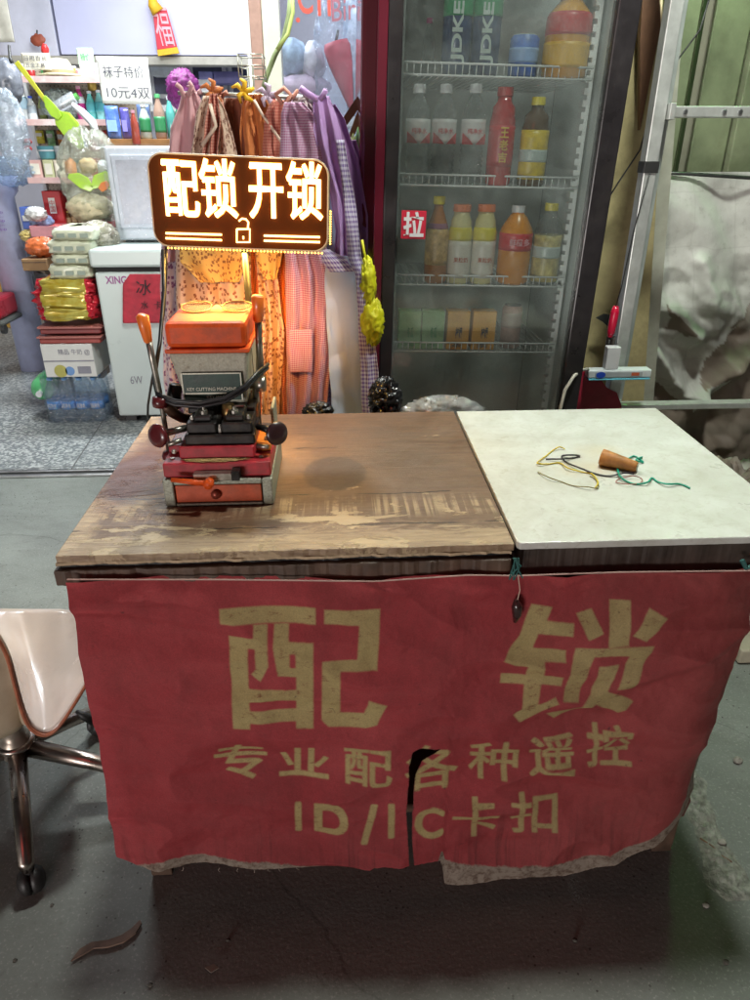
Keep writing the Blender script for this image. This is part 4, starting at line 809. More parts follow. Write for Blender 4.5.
# yellow net bag
t = thing('net_bag', 'bright yellow mesh bag hanging beside the fridge', 'bag', aty(372, 345, 1.95))
yn = mat('yellow_net', (.62, .60, .01), .5, var=.2, vs=30, bump=.9, bs=160)
blob(aty(367, 285, 1.96), (.023, .03, .066), .4, 5, 40, 34, 61, True).build('upper_lobe', yn, t, smooth=True); blob(aty(372, 322, 1.95), (.030, .03, .060), .45, 4, 40, 34, 64, True).build('lower_lobe', yn, t, smooth=True)
MB().tube([aty(366, 262, 1.96), aty(364, 252, 1.96), aty(362, 240, 1.97)], .004, 6).build('drawstring', yn, t, smooth=True)
# dry leaves and the green stalk
t = thing('dried_leaves', 'dry brown leaves with one green stalk leaning beside the violet aprons', 'plant', aty(348, 175, 2.3))
def pxstrip(pts, Y, m, nm, parent, th=.004):
    mb = MB(); L = []
    for (xa, xb, y) in pts: L.append((aty(xa, y, Y), aty(xb, y, Y)))
    mb.prism([q[0] for q in L] + [q[1] for q in L[::-1]], (0, th, 0)); return mb.build(nm, m, parent)
drb = mat('dry_leaf', (.17, .09, .05), .7, vs=30)
pxstrip([(366, 374, 84), (352, 362, 104), (339, 348, 124), (334, 338, 134)], 2.3, drb, 'leaf', t); pxstrip([(366, 371, 92), (356, 364, 115), (347, 352, 140)], 2.28, mat('dry_leaf_pale', (.30, .19, .10), .7), 'leaf', t)
MB().tube([aty(366, 104, 2.25), aty(360, 128, 2.25), aty(354, 156, 2.25)], .007, 8).build('stalk', mat('stalk_green', (.25, .5, .2), .5), t, smooth=True)
blob(aty(350, 158, 2.28), (.05, .04, .05), .4, 8, 28, 22, 63).build('tuft', mat('tuft', (.12, .13, .04), .7, var=.6, vs=30), t, smooth=True)
for k, (x0, x1, r0, r1) in enumerate(((346, 352, 140, 172), (352, 356, 150, 185))): pxstrip([(x0, x1, r0), (x0 + 2, x1 - 1, r1)], 2.26, mat('stalk_green', ()), 'leaf', t)
tag(blob(aty(352, 150, 2.5), (.05, .05, .03), .2, 4).build('lime_pouch', lime, smooth=True), 'lime green pouch low behind the dry leaves', 'pouch')

# ---------------------------------------------------------------- fridge
FRP = Vector((.420, 2.0, 0)); FROLL = R(1.35)
FM = Matrix.Translation(FRP) @ Matrix.Rotation(FROLL, 4, 'Y'); FI = FM.inverted()
def FL(p): return FM @ Vector(p)
t = fridge = thing('drinks_fridge', 'tall upright drinks fridge with a dark frame and a misty glass door', 'fridge', tuple(FRP)); fridge.rotation_euler = (0, FROLL, 0)
ORI[fridge.name] = Vector((0, 0, 0))          # its parts are written in its own frame
mar = mat('maroon_side', (.12, .012, .025), .12, coat=.8, var=.2, vs=2, bump=0); frk = mat('fridge_black', (.022, .019, .021), .3, var=.3, dirt=(.08, .07, .06), dirtamt=.3)
W0, W1, FH = -.335, .290, 1.95; D = .56
B((W0 - .050, .06, .05), (W0 + .02, D, FH)).build('side_panel', mar, t, bevel=.012); B((W1 - .02, .045, .05), (W1, D, FH)).build('side_panel', frk, t, bevel=.003)
B((W0 + .0205, D - .02, .05), (W1 - .0205, D, FH)).build('back_panel', frk, t); B((W0 + .0205, .045, FH - .03), (W1 - .0205, D - .021, FH)).build('top_panel', frk, t); B((W0 + .0205, .045, .05), (W1 - .0205, D - .021, .12)).build('base_panel', frk, t)
lin = mat('liner', (.80, .86, .84), .45, var=.06, vs=4)
B((W0 + .045, D - .04, .13), (W1 - .045, D - .025, FH - .04)).build('liner_back', lin, t)
B((W0 + .021, .05, .13), (W0 + .044, D - .041, FH - .04)).build('liner_side', lin, t); B((W1 - .044, .05, .13), (W1 - .021, D - .041, FH - .04)).build('liner_side', lin, t)
gx0, gx1 = -.286, .232
q = MB(); q.box((W0 + .0125, .0, .04), (gx0, .042, FH)); q.box((gx1, .0, .04), (W1, .042, FH)); q.box((gx0, .0, .04), (gx1, .042, .22)); q.box((gx0, .0, FH - .07), (gx1, .042, FH))
q.build('door_frame', frk, t, bevel=.004)
B((W0 - .012, -.004, .045), (W0 + .012, .04, FH - .005)).build('door_edge_trim', mar, t, bevel=.002)
B((gx0 - .004, .018, .215), (gx1 + .004, .024, FH - .065)).build('door_glass', film('fridge_glass', (.92, .95, .94), .07, (.52, .60, .58), .12, 5, True, .7), t)
B((gx0 + .0005, .026, .225), (gx0 + .007, .04, FH - .075)).build('inner_trim', mat('trim_grey', (.45, .45, .45), .4), t)
for k in (0, 1):
    for x in (W0 + .03, W1 - .07): 
        B((x, .06 + k * .4, .004), (x + .04, .10 + k * .4, .049)).build('foot', bk, t)
# 拉 sticker on the door
sk = B(((FI @ aty(401, 239, 1.99)).x, -.0015, (FI @ aty(401, 239, 1.99)).z), ((FI @ aty(427, 211, 1.99)).x, -.0003, (FI @ aty(427, 211, 1.99)).z)).build('pull_sticker', mat('sticker_red', (.55, .02, .05), .35), t)
a_, b_ = FI @ aty(403, 238, 1.99), FI @ aty(425, 212, 1.99)
lettering('拉', (a_.x, -.0028, a_.z), (b_.x - a_.x, 0, 0), (0, 0, b_.z - a_.z), whp, t, .03)
# shelves
wire = mat('white_wire', (.78, .80, .80), .35, var=.05)
sz = [(FI @ aty(495, r, 2.07)).z for r in (77, 187, 286, 352)]
SX0, SX1 = W0 + .05, W1 - .075
for z in sz:
    q = MB(); y0, y1 = .07, D - .05
    q.tube([(SX0, y0, z), (SX1, y0, z)], .0028, 6); q.tube([(SX0, y0, z + .027), (SX1, y0, z + .027)], .0028, 6); q.tube([(SX0, y1, z), (SX1, y1, z)], .0028, 6)
    for i in range(29):
        x = SX0 + (SX1 - SX0) * i / 28
        if i % 1 == 0: q.tube([(x, y0, z + .027), (x, y0, z + .001), (x, y1, z + .001)], .0014, 5)
    q.build('wire_shelf', wire, t, smooth=True)
q = MB(); q.box((W1 - .072, .10, .2), (W1 - .062, .13, FH - .1))
for i in range(56): z = .22 + i * .028; q.box((W1 - .082, .098, z), (W1 - .0722, .128, z + .016))
q.build('shelf_rail', wire, t)
def fb(px, r0, sh, wpx, dy=.10, **k):
    """a bottle standing on shelf sh; all in world space, leaning with the fridge"""
    Y = 2.0 + dy; zl = sz[sh] + .0035; g0 = FI @ aty(px, r0 + 40, Y)
    # local x where the ray at the bottle's middle meets the depth
    mid = FI @ aty(px, k.pop('rm', r0 + 40), Y); x = mid.x
    top = FI @ aty(px, r0, Y); h = top.z - zl; r = wpx / 2 * (Y * .893 + .05) / FPX
    t = bottle(base=(0, 0, 0), h=h, r=r, **k); t.location = FL((x, dy, zl)); t.rotation_euler = (0, FROLL, 0); return t
GF = 'drinks on the %s fridge shelf'
tint_p = film('pet_clear', (.92, .95, .95), .10, (.6, .65, .66), .35, 30)
orl = mat('orange_juice', (.70, .22, .02), .3); yel = mat('yellow_pack', (.66, .48, .03), .35, var=.3, vs=30); redl = mat('red_label_bright', (.60, .03, .04), .35)
navy = mat('navy_can', (.03, .05, .12), .3, var=.5, vs=30, coat=.3); silv = mat('silver_print', (.5, .58, .55), .35)
def rotword(t, s, r, h, m):
    # tall lettering reading upwards
    lettering(s, (r * .45, -r * 1.05, h * .12), (0, 0, h * .62), (-r * .95, 0, 0), m, t, .03)
for k, (px, lb) in enumerate(((457, 'left one of two dark blue green cans on the top fridge shelf'), (486, 'right one of two dark blue green cans on the top fridge shelf'))):
    t = fb(px, -6, 0, 27, .11, rm=35, name='drink_can', label=lb, cat='can', body=navy, cap=silv, lab=mat('green_band', (.05, .28, .12), .3), lab_rng=(.72, .93), shape='can', group=GF % 'top')  # green band near the top of the can
    rotword(t, 'JDKE', .036, .21, silv)
t = fb(429, 18, 0, 12, .2, rm=35, name='thin_bottle', label='small clear bottle with a magenta cap at the left of the top shelf', cat='bottle', body=tint_p, cap=mat('magenta_plastic', ()), group=GF % 'top')
fb(524, 36, 0, 27, .12, rm=50, name='drink_can', label='short bright blue can on the top fridge shelf', cat='can', body=mat('blue_can', (.06, .16, .55), .35, var=.4, vs=30), cap=silv, shape='can', group=GF % 'top', lab=mat('blue_white_print', (.3, .45, .75), .4), lab_rng=(.35, .7))
fb(567, -8, 0, 41, .12, rm=40, name='juice_bottle', label='large orange juice bottle with a red label at the right of the top shelf', cat='bottle', body=mat('amber_juice', (.72, .33, .02), .25, coat=.4, var=.2), cap=redl, lab=redl, lab_rng=(.5, .76), neck=.08, group=GF % 'top', second=(.12, .42, mat('golden_print', (.75, .42, .02), .4)))
lbw = mat('water_white_label', (.70, .68, .68), .4)
for k, (px, lb) in enumerate(((418, 'leftmost clear water bottle on the second fridge shelf'), (444, 'middle clear water bottle on the second fridge shelf'), (473, 'third clear water bottle, next to the red bottle'))):
    t = fb(px, 84, 1, 23.5, .10, rm=130, name='water_bottle', label=lb, cat='bottle', body=tint_p, cap=whp, lab=lbw, lab_rng=(.42, .66), shape='ribbed', group=GF % 'second', words='纯净水', wordm=redl)
    r = 23.5 / 2 * (2.1 * .893 + .05) / FPX; hh = .225
    for s in (-1, 1): MB().prism([(s * r * .95, -r * .6, hh * .44), (s * r * .95, -r * .6, hh * .56), (s * r * .5, -r * 1.04, hh * .50), (s * r * .08, -r * 1.1, hh * .435)], (0, -.0008, 0)).build('leaf_print', redl, t)
fb(502, 87, 1, 25, .10, rm=130, name='herbal_tea_bottle', label='red herbal tea bottle with gold characters on the second fridge shelf', cat='bottle', body=mat('tea_red', (.45, .012, .015), .25, coat=.5), cap=mat('tea_cap', (.5, .02, .02), .4), lab=mat('tea_red2', (.52, .015, .02), .35), lab_rng=(.2, .62), shape='shoulder', capr=.55, group=GF % 'second', words='王老吉', wordm=mat('gold_text', (.75, .5, .06), .4), wv=True)
fb(535, 97, 1, 27, .10, rm=135, name='tea_bottle', label='yellow wrapped bottle with a yellow cap on the second fridge shelf', cat='bottle', body=mat('dark_tea', (.10, .06, .03), .15, coat=.4), cap=mat('yellow_cap', (.72, .6, .02), .35), lab=yel, lab_rng=(.08, .64), shape='shoulder', squash=.8, group=GF % 'second', second=(.28, .42, silv))
fb(437, 196, 2, 24, .10, rm=240, name='juice_bottle', label='brown orange juice bottle with a yellow cap leftmost on the third shelf', cat='bottle', body=mat('brown_juice', (.42, .16, .04), .3, coat=.3, var=.3, vs=30), cap=mat('yellow_cap', ()), lab=mat('amber_label', (.55, .36, .14), .4, var=.5, vs=50), lab_rng=(.22, .64), second=(.64, .70, mat('violet_print', (.3, .12, .2), .4)), group=GF % 'third')
crm = mat('cream_drink', (.68, .62, .30), .3, var=.08)
for k, (px, lb) in enumerate(((460, 'left one of two white and yellow bottles with orange caps on the third shelf'), (484, 'right one of two white and yellow bottles with orange caps on the third shelf'))):
    fb(px, 204, 2, 24, .10, rm=240, name='milk_drink_bottle', label=lb, cat='bottle', body=crm, cap=mat('orange_cap', (.75, .16, .02), .4), capr=.68, shape='shoulder', lab=mat('white_sleeve', (.72, .68, .60), .4, var=.05), lab_rng=(.08, .55), second=(.56, .72, mat('lemon_sleeve', (.72, .62, .05), .4)), group=GF % 'third', words='果粒奶', wordm=mat('rust_ink', (.55, .12, .05), .5))
fb(515, 205, 2, 34, .11, rm=245, name='juice_bottle', label='wide orange drink bottle with a red band and white cap on the third shelf', cat='bottle', body=mat('orange_drink', (.72, .27, .01), .25, coat=.4, var=.12), cap=whp, capr=.38, lab=redl, lab_rng=(.44, .66), neck=.12, words='鲜橙多', wordm=mat('pale_pink', ()), group=GF % 'third')
fb(547, 203, 2, 28, .11, rm=245, name='tea_bottle', label='yellow and grey wrapped bottle at the right end of the third shelf', cat='bottle', body=tint_p, cap=mat('yellow_cap', ()), lab=mat('yellowgrey_wrap', (.5, .42, .16), .4, var=.5, vs=40), lab_rng=(.04, .62), shape='shoulder', second=(.34, .48, silv), group=GF % 'third')
def fbox(px0, px1, r0, sh, m, label, words, wm, dy=.10):
    Y = 2.0 + dy; zl = sz[sh] + .0035; a = FI @ aty(px0, r0 + 20, Y); b = FI @ aty(px1, r0 + 20, Y); h = (FI @ aty(px0, r0, Y)).z - zl; w_ = b.x - a.x
    t = thing('drink_carton', label, 'carton', (0, 0, 0), GF % 'lowest')
    B((-w_ / 2, -.02, 0), (w_ / 2, .03, h)).build('carton', m, t, bevel=.0015); B((-w_ / 2 + .001, -.0205, h * .5), (w_ / 2 - .001, -.0202, h * .97)).build('upper_print', mat(m.name + '_pale', tuple(min(1, c * 1.3 + .08) for c in m['c']), .4), t)
    lettering(words, (-w_ * .12, -.0215, h * .3), (w_ * .3, 0, 0), (0, 0, h * .3), wm, t, .02)
    lettering('茶', (-w_ * .3, -.0215, h * .06), (w_ * .55, 0, 0), (0, 0, h * .12), wm, t, .01); t.location = FL(((a.x + b.x) / 2, dy, zl)); t.rotation_euler = (0, FROLL, 0)
gc = mat('green_carton', (.22, .45, .20), .4, var=.2, vs=30); gc['c'] = (.22, .45, .20); oc = mat('orange_carton', (.68, .32, .02), .4, var=.15); oc['c'] = (.68, .32, .02)
fbox(398, 420, 310, 3, gc, 'leftmost green drink carton on the lowest fridge shelf', '冬瓜', mat('green_ink', ())); fbox(421, 443, 310, 3, gc, 'second green drink carton, touching the orange ones', '冬瓜', mat('green_ink', ()))
fbox(446, 468, 310, 3, oc, 'left orange drink carton on the lowest fridge shelf', '柠檬', mat('marker_black', ())); fbox(471, 494, 310, 3, oc, 'right orange drink carton on the lowest fridge shelf', '柠檬', mat('marker_black', ()))
fb(511, 305, 3, 22, .12, rm=325, name='drink_can', label='pinkish brown can alone at the right of the lowest fridge shelf', cat='can', body=mat('pink_can', (.45, .30, .26), .35, var=.3, vs=30), cap=darksteel, shape='can', lab=mat('pink_can2', (.5, .4, .36), .4), lab_rng=(.5, .85), group=GF % 'lowest')

# ---------------------------------------------------------------- right side: walls, frame, tarp
gw = mat('grimy_wall', (.30, .30, .22), .7, var=.2, vs=3, dirt=(.10, .09, .05), dirtamt=.8)
struct(B((.86, 3.1, 0), (4, 3.2, 3.4)).build('side_wall', gw))
t = thing('ribbed_cladding', 'grimy ribbed wall panels behind the rack, lit green at the top', 'wall panel', (1.6, 3.0, 0))
xs = [aty(p, 80, 2.95).x for p in (664, 690, 706, 745, 800)]
zs_ = aty(700, 175, 2.95).z
for k in range(4):
    a, b = xs[k], xs[k + 1]
    if k == 1: MB().prism([(a, 2.95, .8), (b, 3.05, .8), (b, 3.09, .8), (a, 2.98, .8)], (0, 0, 2.4)).build('panel', mat('panel_dark', (.10, .12, .06), .6, var=.2, vs=5), t)
    else: B((a + .004, 2.95 + .03 * (k == 2), .8), (b - .004, 3.0, 3.2)).build('panel', mat('panel_cream', (.15, .165, .10), .65, var=.4, vs=4, dirt=(.07, .06, .03), dirtamt=.9), t, bevel=.004)
a = aty(732, 138, 2.975); b = aty(750, 122, 2.975); lettering('电话', a, b - Vector((0, 0, b.z - a.z)) - a, (0, 0, b.z - a.z), mat('faded_ink', (.22, .2, .12), .7), t)
# tall cream board and dark door edge between fridge and ladder
t = tag(MB().prism([aty(570, 430, 2.45), aty(642, 430, 2.45), aty(672, -40, 2.45), aty(610, -40, 2.45)], (0, .03, 0)).build('cream_board', mat('cream_board', (.42, .35, .18), .65, var=.3, vs=6, dirt=(.09, .065, .03), dirtamt=.9), bevel=.002), 'stained cream board standing between the fridge and the metal frame', 'board')
tag(MB().prism([aty(640, 130, 2.40), aty(660, 30, 2.40), aty(668, -40, 2.40), aty(645, -40, 2.40), aty(640, 40, 2.40)], (0, .02, 0)).build('dark_plank', mat('rust_plank', (.13, .06, .03), .7, var=.3, vs=20)), 'dark rusty plank against the top of the cream board', 'plank')
tag(MB().prism([aty(636, 420, 2.5), aty(652, 420, 2.5), aty(688, -40, 2.5), aty(668, -40, 2.5)], (0, .02, 0)).build('pale_plank', mat('pale_plank', (.36, .36, .30), .6, dirt=(.25, .22, .15), dirtamt=.5)), 'pale plank standing behind the metal upright', 'plank')
# thin wires on the wall
wb = mat('wire_black', (.02, .02, .02), .5)
tag(MB().tube([aty(712, -10, 2.35), aty(700, 30, 2.35), aty(676, 62, 2.35), aty(655, 95, 2.35), aty(640, 150, 2.35), aty(620, 180, 2.35), aty(604, 205, 2.35)], .0025, 6).build('wall_wire', wb, smooth=True), 'thin black wire sagging across the metal frame to the fridge', 'wire')
tag(MB().tube([aty(661, -5, 2.2), aty(662, 20, 2.2), aty(664, 40, 2.2)], .004, 6).build('tan_rope', mat('cream_plank', (.5, .42, .25), .6), smooth=True), 'short tan cord hanging at the top of the metal upright', 'cord')
tag(MB().tube([aty(627, 60, 2.3), aty(615, 150, 2.3), aty(608, 205, 2.3), aty(603, 215, 2.3), aty(602, 208, 2.3), aty(608, 190, 2.3)], .002, 6).build('tan_string', mat('tan_string', (.45, .33, .16), .7), smooth=True), 'tan string hanging down the cream board beside the fridge', 'string')
# metal frame
alu = mat('aluminium', (.60, .62, .60), .4, .55, dirt=(.35, .35, .3), dirtamt=.4, vs=20)
FY = 2.15; x0 = .875; zb2 = aty(690, 405, FY).z; zr = aty(700, 112, FY).z
t = thing('metal_frame', 'grey aluminium standing frame with crossbars right of the fridge', 'frame', (x0 + .3, FY, 0))
MB().tube([(x0 + .02, FY, .0), (x0 + .02, FY, 2.2)], .014, 4).build('upright', alu, t)
B((x0, FY - .012, .003), (x0 + .038, FY + .03, 2.2)).build('upright', alu, t, bevel=.003)
bpy.data.objects.remove(t.children[0])
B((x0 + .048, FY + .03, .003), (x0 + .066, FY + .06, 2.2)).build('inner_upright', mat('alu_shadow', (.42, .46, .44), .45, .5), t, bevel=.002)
B((1.50, FY - .012, .003), (1.54, FY + .03, 2.2)).build('upright', alu, t, bevel=.003)
B((x0 + .039, FY - .012, zr - .014), (1.499, FY + .028, zr + .014)).build('crossbar', alu, t, bevel=.003)
B((x0 + .039, FY - .030, zr - .02), (x0 + .055, FY + .03, zr + .02)).build('bracket', alu, t, bevel=.002)
for x in (x0 + .09, x0 + .2, 1.12, 1.2): MB().lathe([(.007, 0), (.006, .003), (0, .0035)], 12, Matrix.Translation((x, FY - .012, zr)) @ Matrix.Rotation(R(90), 4, 'X')).build('rivet', steel, t)
B((x0 + .039, FY - .012, zb2 - .012), (1.499, FY + .03, zb2 + .008)).build('crossbar', alu, t, bevel=.003)
zt_ = aty(650, 166, FY).z; B((x0 - .002, FY - .015, zt_ - .018), (x0 + .041, FY + .032, zt_ + .012)).build('tape', bk, t, bevel=.001)
# screwdriver, charger, power strip
t = thing('power_strip', 'pale grey power strip with a bluish edge fixed to the metal upright', 'power strip', aty(617, 376, 2.11))
a = aty(585, 376, 2.11); b = aty(649, 364, 2.11); zc_ = a.z
B((a.x, 2.08, zc_), (b.x, 2.12, zc_ + .026)).build('body', mat('strip_white', (.66, .72, .74), .35), t, bevel=.004)
B((a.x + .002, 2.078, zc_ - .006), (b.x - .002, 2.121, zc_ - .0005)).build('edge', mat('strip_blue', (.15, .55, .70), .3), t, bevel=.002)
B((a.x + .02, 2.0785, zc_ + .005), (b.x - .03, 2.0797, zc_ + .02)).build('face_label', mat('strip_grey', (.40, .45, .48), .4), t)
MB().lathe([(0, 0), (.010, 0), (.010, .0008), (0, .0008)], 18, Matrix.Translation((a.x + .038, 2.078, zc_ + .012)) @ Matrix.Rotation(R(90), 4, 'X'), sx=1.5).build('emblem', mat('blue_cap', ()), t)
B((b.x - .065, 2.078, zc_ + .008), (b.x - .04, 2.0797, zc_ + .018)).build('switch', mat('rust_ink', ()), t)
MB().tube([aty(588, 369, 2.08), aty(582, 370, 2.04), aty(574, 376, 1.985), aty(565, 390, 1.975), aty(560, 410, 1.97), aty(558, 440, 1.97)], .005, 8).build('cable', mat('white_cable', (.62, .60, .52), .4), t, smooth=True)
a = aty(604, 364, 2.10); b = aty(620, 346, 2.10)
t = tag(MB().box((a.x, 2.085, zc_ + .0265), (b.x, 2.115, b.z)).build('phone_charger', whp, bevel=.003), 'white plug-in charger standing on the power strip', 'charger')
t = thing('screwdriver', 'red handled screwdriver hanging upright above the charger', 'screwdriver', aty(610, 345, 2.13))
MB().tube([aty(616, 306, 2.13), aty(615, 312, 2.13), aty(613, 322, 2.13), aty(611, 332, 2.13), aty(610, 337, 2.13)], [.008, .013, .013, .012, .007], 10).build('handle', mat('handle_red', (.6, .01, .05), .3), t, smooth=True)
MB().tube([aty(610, 337, 2.13), aty(607, 353, 2.13)], .004, 8).build('shaft', darksteel, t, smooth=True)
B(aty(606, 349, 2.14) - Vector((.004, .004, .01)), aty(614, 336, 2.14) + Vector((.004, .0, 0))).build('holder', mat('holder_dark', (.10, .09, .08), .5), t)
MB().tube([aty(616, 306, 2.13), aty(622, 285, 2.125), aty(634, 230, 2.125), aty(650, 172, 2.125)], .0018, 6).build('cord', wb, t, smooth=True)
# red torn panel
tag(MB().prism([aty(575, 430, 2.125), aty(576, 368, 2.125), aty(588, 372, 2.125), aty(600, 378, 2.125), aty(607, 388, 2.125), aty(617, 393, 2.125), aty(621, 404, 2.125), aty(626, 430, 2.125)], (0, .012, 0)).build('red_board', mat('torn_red', (.34, .015, .04), .35, var=.3, vs=12)), 'torn dark red board low between the fridge and the frame', 'board')
tag(MB().prism([aty(596, 318, 2.38), aty(604, 314, 2.38), aty(613, 315, 2.38), aty(613, 318, 2.38), (aty(612, 322, 2.38)), aty(612, 330, 2.38), aty(603, 322, 2.38)], (0, .006, 0)).build('torn_patch', mat('black_board', ())), 'black torn patch on the cream board level with the screwdriver', 'patch')

# tarp
tm, _n, _l, _b = nodes_of('tarp'); _tc = N(_n, 'ShaderNodeTexCoord').outputs['UV']
att = N(_n, 'ShaderNodeAttribute', attribute_name='side')
_c = mixc(_n, _l, ramp(_n, _l, noisef(_n, _l, _tc, 5, 8, .7), .3, .75), (.66, .67, .63), (.44, .44, .40))
_c = mixc(_n, _l, mathn(_n, _l, 'MULTIPLY', ramp(_n, _l, noisef(_n, _l, _tc, 30, 5, .7), .55, .75), .4), _c, (.22, .21, .17))
_sx = _n.new('ShaderNodeSeparateXYZ'); _l.new(_tc, _sx.inputs[0]); _cr = None
for _k, _w in ((0, .19), (1, .165)):
    _q = mathn(_n, _l, 'ADD', mathn(_n, _l, 'DIVIDE', _sx.outputs[_k], _w), mathn(_n, _l, 'MULTIPLY', noisef(_n, _l, _tc, 4, 2), .35))
    _q = mathn(_n, _l, 'LESS_THAN', mathn(_n, _l, 'ABSOLUTE', mathn(_n, _l, 'SUBTRACT', mathn(_n, _l, 'FRACT', _q), .5)), .012); _cr = _q if _cr is None else mathn(_n, _l, 'MAXIMUM', _cr, _q)
_c = mixc(_n, _l, mathn(_n, _l, 'MULTIPLY', _cr, .12), _c, (.2, .2, .17))
_c = mixc(_n, _l, mathn(_n, _l, 'MULTIPLY', att.outputs['Fac'], .85), _c, mixc(_n, _l, noisef(_n, _l, _tc, 12, 6), (.10, .065, .045), (.24, .17, .12)))
_l.new(_c, _b.inputs['Base Color']); _b.inputs['Roughness'].default_value = .55
_bp = N(_n, 'ShaderNodeBump', Strength=.3, Distance=.004); _l.new(noisef(_n, _l, _tc, 20, 4, .5, .8), _bp.inputs['Height']); _l.new(_bp.outputs[0], _b.inputs['Normal'])
def seg_d(px, py, a, b):
    ax, ay = a; bx, by = b; dx, dy = bx - ax, by - ay; t_ = max(0, min(1, ((px - ax) * dx + (py - ay) * dy) / (dx * dx + dy * dy))); return math.hypot(px - ax - t_ * dx, py - ay - t_ * dy)
ridges = [([(648, 268), (668, 312), (690, 332)], 12, .05), ([(690, 332), (712, 326), (700, 262)], 9, .04), ([(632, 300), (655, 355), (680, 392), (695, 395)], 8, .07), ([(695, 393), (722, 372), (750, 352)], 8, .07), ([(655, 200), (700, 225), (712, 300)], 30, .03),
          ([(640, 210), (636, 290)], 10, .02), ([(668, 335), (640, 322)], 8, .03), ([(730, 200), (760, 330)], 25, -.04)]
brown_poly = [([(662, 300), (676, 318), (690, 332), (682, 336), (668, 326)], 1), ([(622, 350), (648, 375), (672, 398), (690, 405), (700, 510), (600, 510)], 1), ([(720, 345), (760, 322), (870, 320), (870, 510), (700, 510), (690, 410), (704, 404), (730, 372), (698, 388), (704, 362)], 1), ([(735, 330), (800, 260), (800, 350)], .8)]
def inpoly(x, y, P):
    r = False; n_ = len(P)
    for i in range(n_):
        (x1, y1), (x2, y2) = P[i], P[i - 1]
        if (y1 > y) != (y2 > y) and x < (x2 - x1) * (y - y1) / (y2 - y1) + x1: r = not r
    return r
TB = []
def tarpf(u, v):
    px = (628 - 10 * v) + (860 - 628) * u; py = 172 + (500 - 172) * v
    y = 2.62
    for pts, w_, a_ in ridges:
        d = min(seg_d(px, py, p, q) for p, q in zip(pts, pts[1:])); y -= a_ * math.exp(-(d / w_) ** 2)
    lo_ = min(1, max(.15, (py - 230) / 80.)); y += lo_ * (.012 * fbm(px / 30., py / 30., 1, 2) + .07 * (abs(fbm(px / 52. + py / 90., py / 60. - px / 80., 5, 1)) - .3) + .042 * (mnoise.voronoi(Vector((px / 34. + .3 * fbm(px / 30., py / 30.), py / 42., 3)))[0][0] - .4) + .018 * (mnoise.voronoi(Vector((px / 13., py / 15., 7)))[0][0] - .4)) + .006 * (mnoise.voronoi(Vector((px / 26., py / 60., 9)))[0][0])
    br = 0
    for P, k in brown_poly:
        if inpoly(px + 5 * fbm(px / 20., py / 20., 2, 2), py + 5 * fbm(px / 20., py / 20., 7, 2), P): br = k
    TB.append(br); base = aty(px, py, 2.62); return Vector((base.x, y - .0, base.z))
o = MB()  .grid(tarpf, 150, 190, lambda u, v: (u * .9, v * .95)).build('tarpaulin', tm, smooth=True)
at_ = o.data.attributes.new('side', 'FLOAT', 'POINT'); at_.data.foreach_set('value', np.array(TB, dtype=np.float32))
tag(o, 'wrinkled silver grey tarpaulin hanging behind the metal frame', 'tarpaulin')
tag(MB().tube([aty(628, 171, 2.6), aty(690, 174, 2.6), aty(750, 178, 2.6), aty(860, 180, 2.6)], .006, 8).build('black_rope', darksteel, smooth=True), 'dark cord along the top hem of the tarpaulin', 'cord')
# heap under it
def heap(u, v):
    px = 636 + 240 * u; x = .80 + 1.1 * u; yy = 1.72 + .95 * v
    z = .02 + .38 * math.sin(math.pi * min(1, .15 + v * .95)) * (.55 + .5 * math.sin(math.pi * min(1, u * 1.2))) + .10 * (abs(fbm(x * 5, yy * 5, 3)) * 1.6) + .03 * fbm(x * 16, yy * 16, 2)
    if v < .02 or u < .01: z = .004
    return Vector((x, yy, max(z, .004)))
o = MB().grid(heap, 110, 90, lambda u, v: (u * 1.1, v * .95)).build('tarp_heap', tm, smooth=True)
at_ = o.data.attributes.new('side', 'FLOAT', 'POINT'); at_.data.foreach_set('value', np.array([min(1, max(0, .85 + .9 * fbm(q.co.x * 4, q.co.y * 4, 2))) for q in o.data.vertices], dtype=np.float32))
tag(o, 'crumpled brown and grey tarpaulin heap on the ground under the frame', 'tarpaulin')

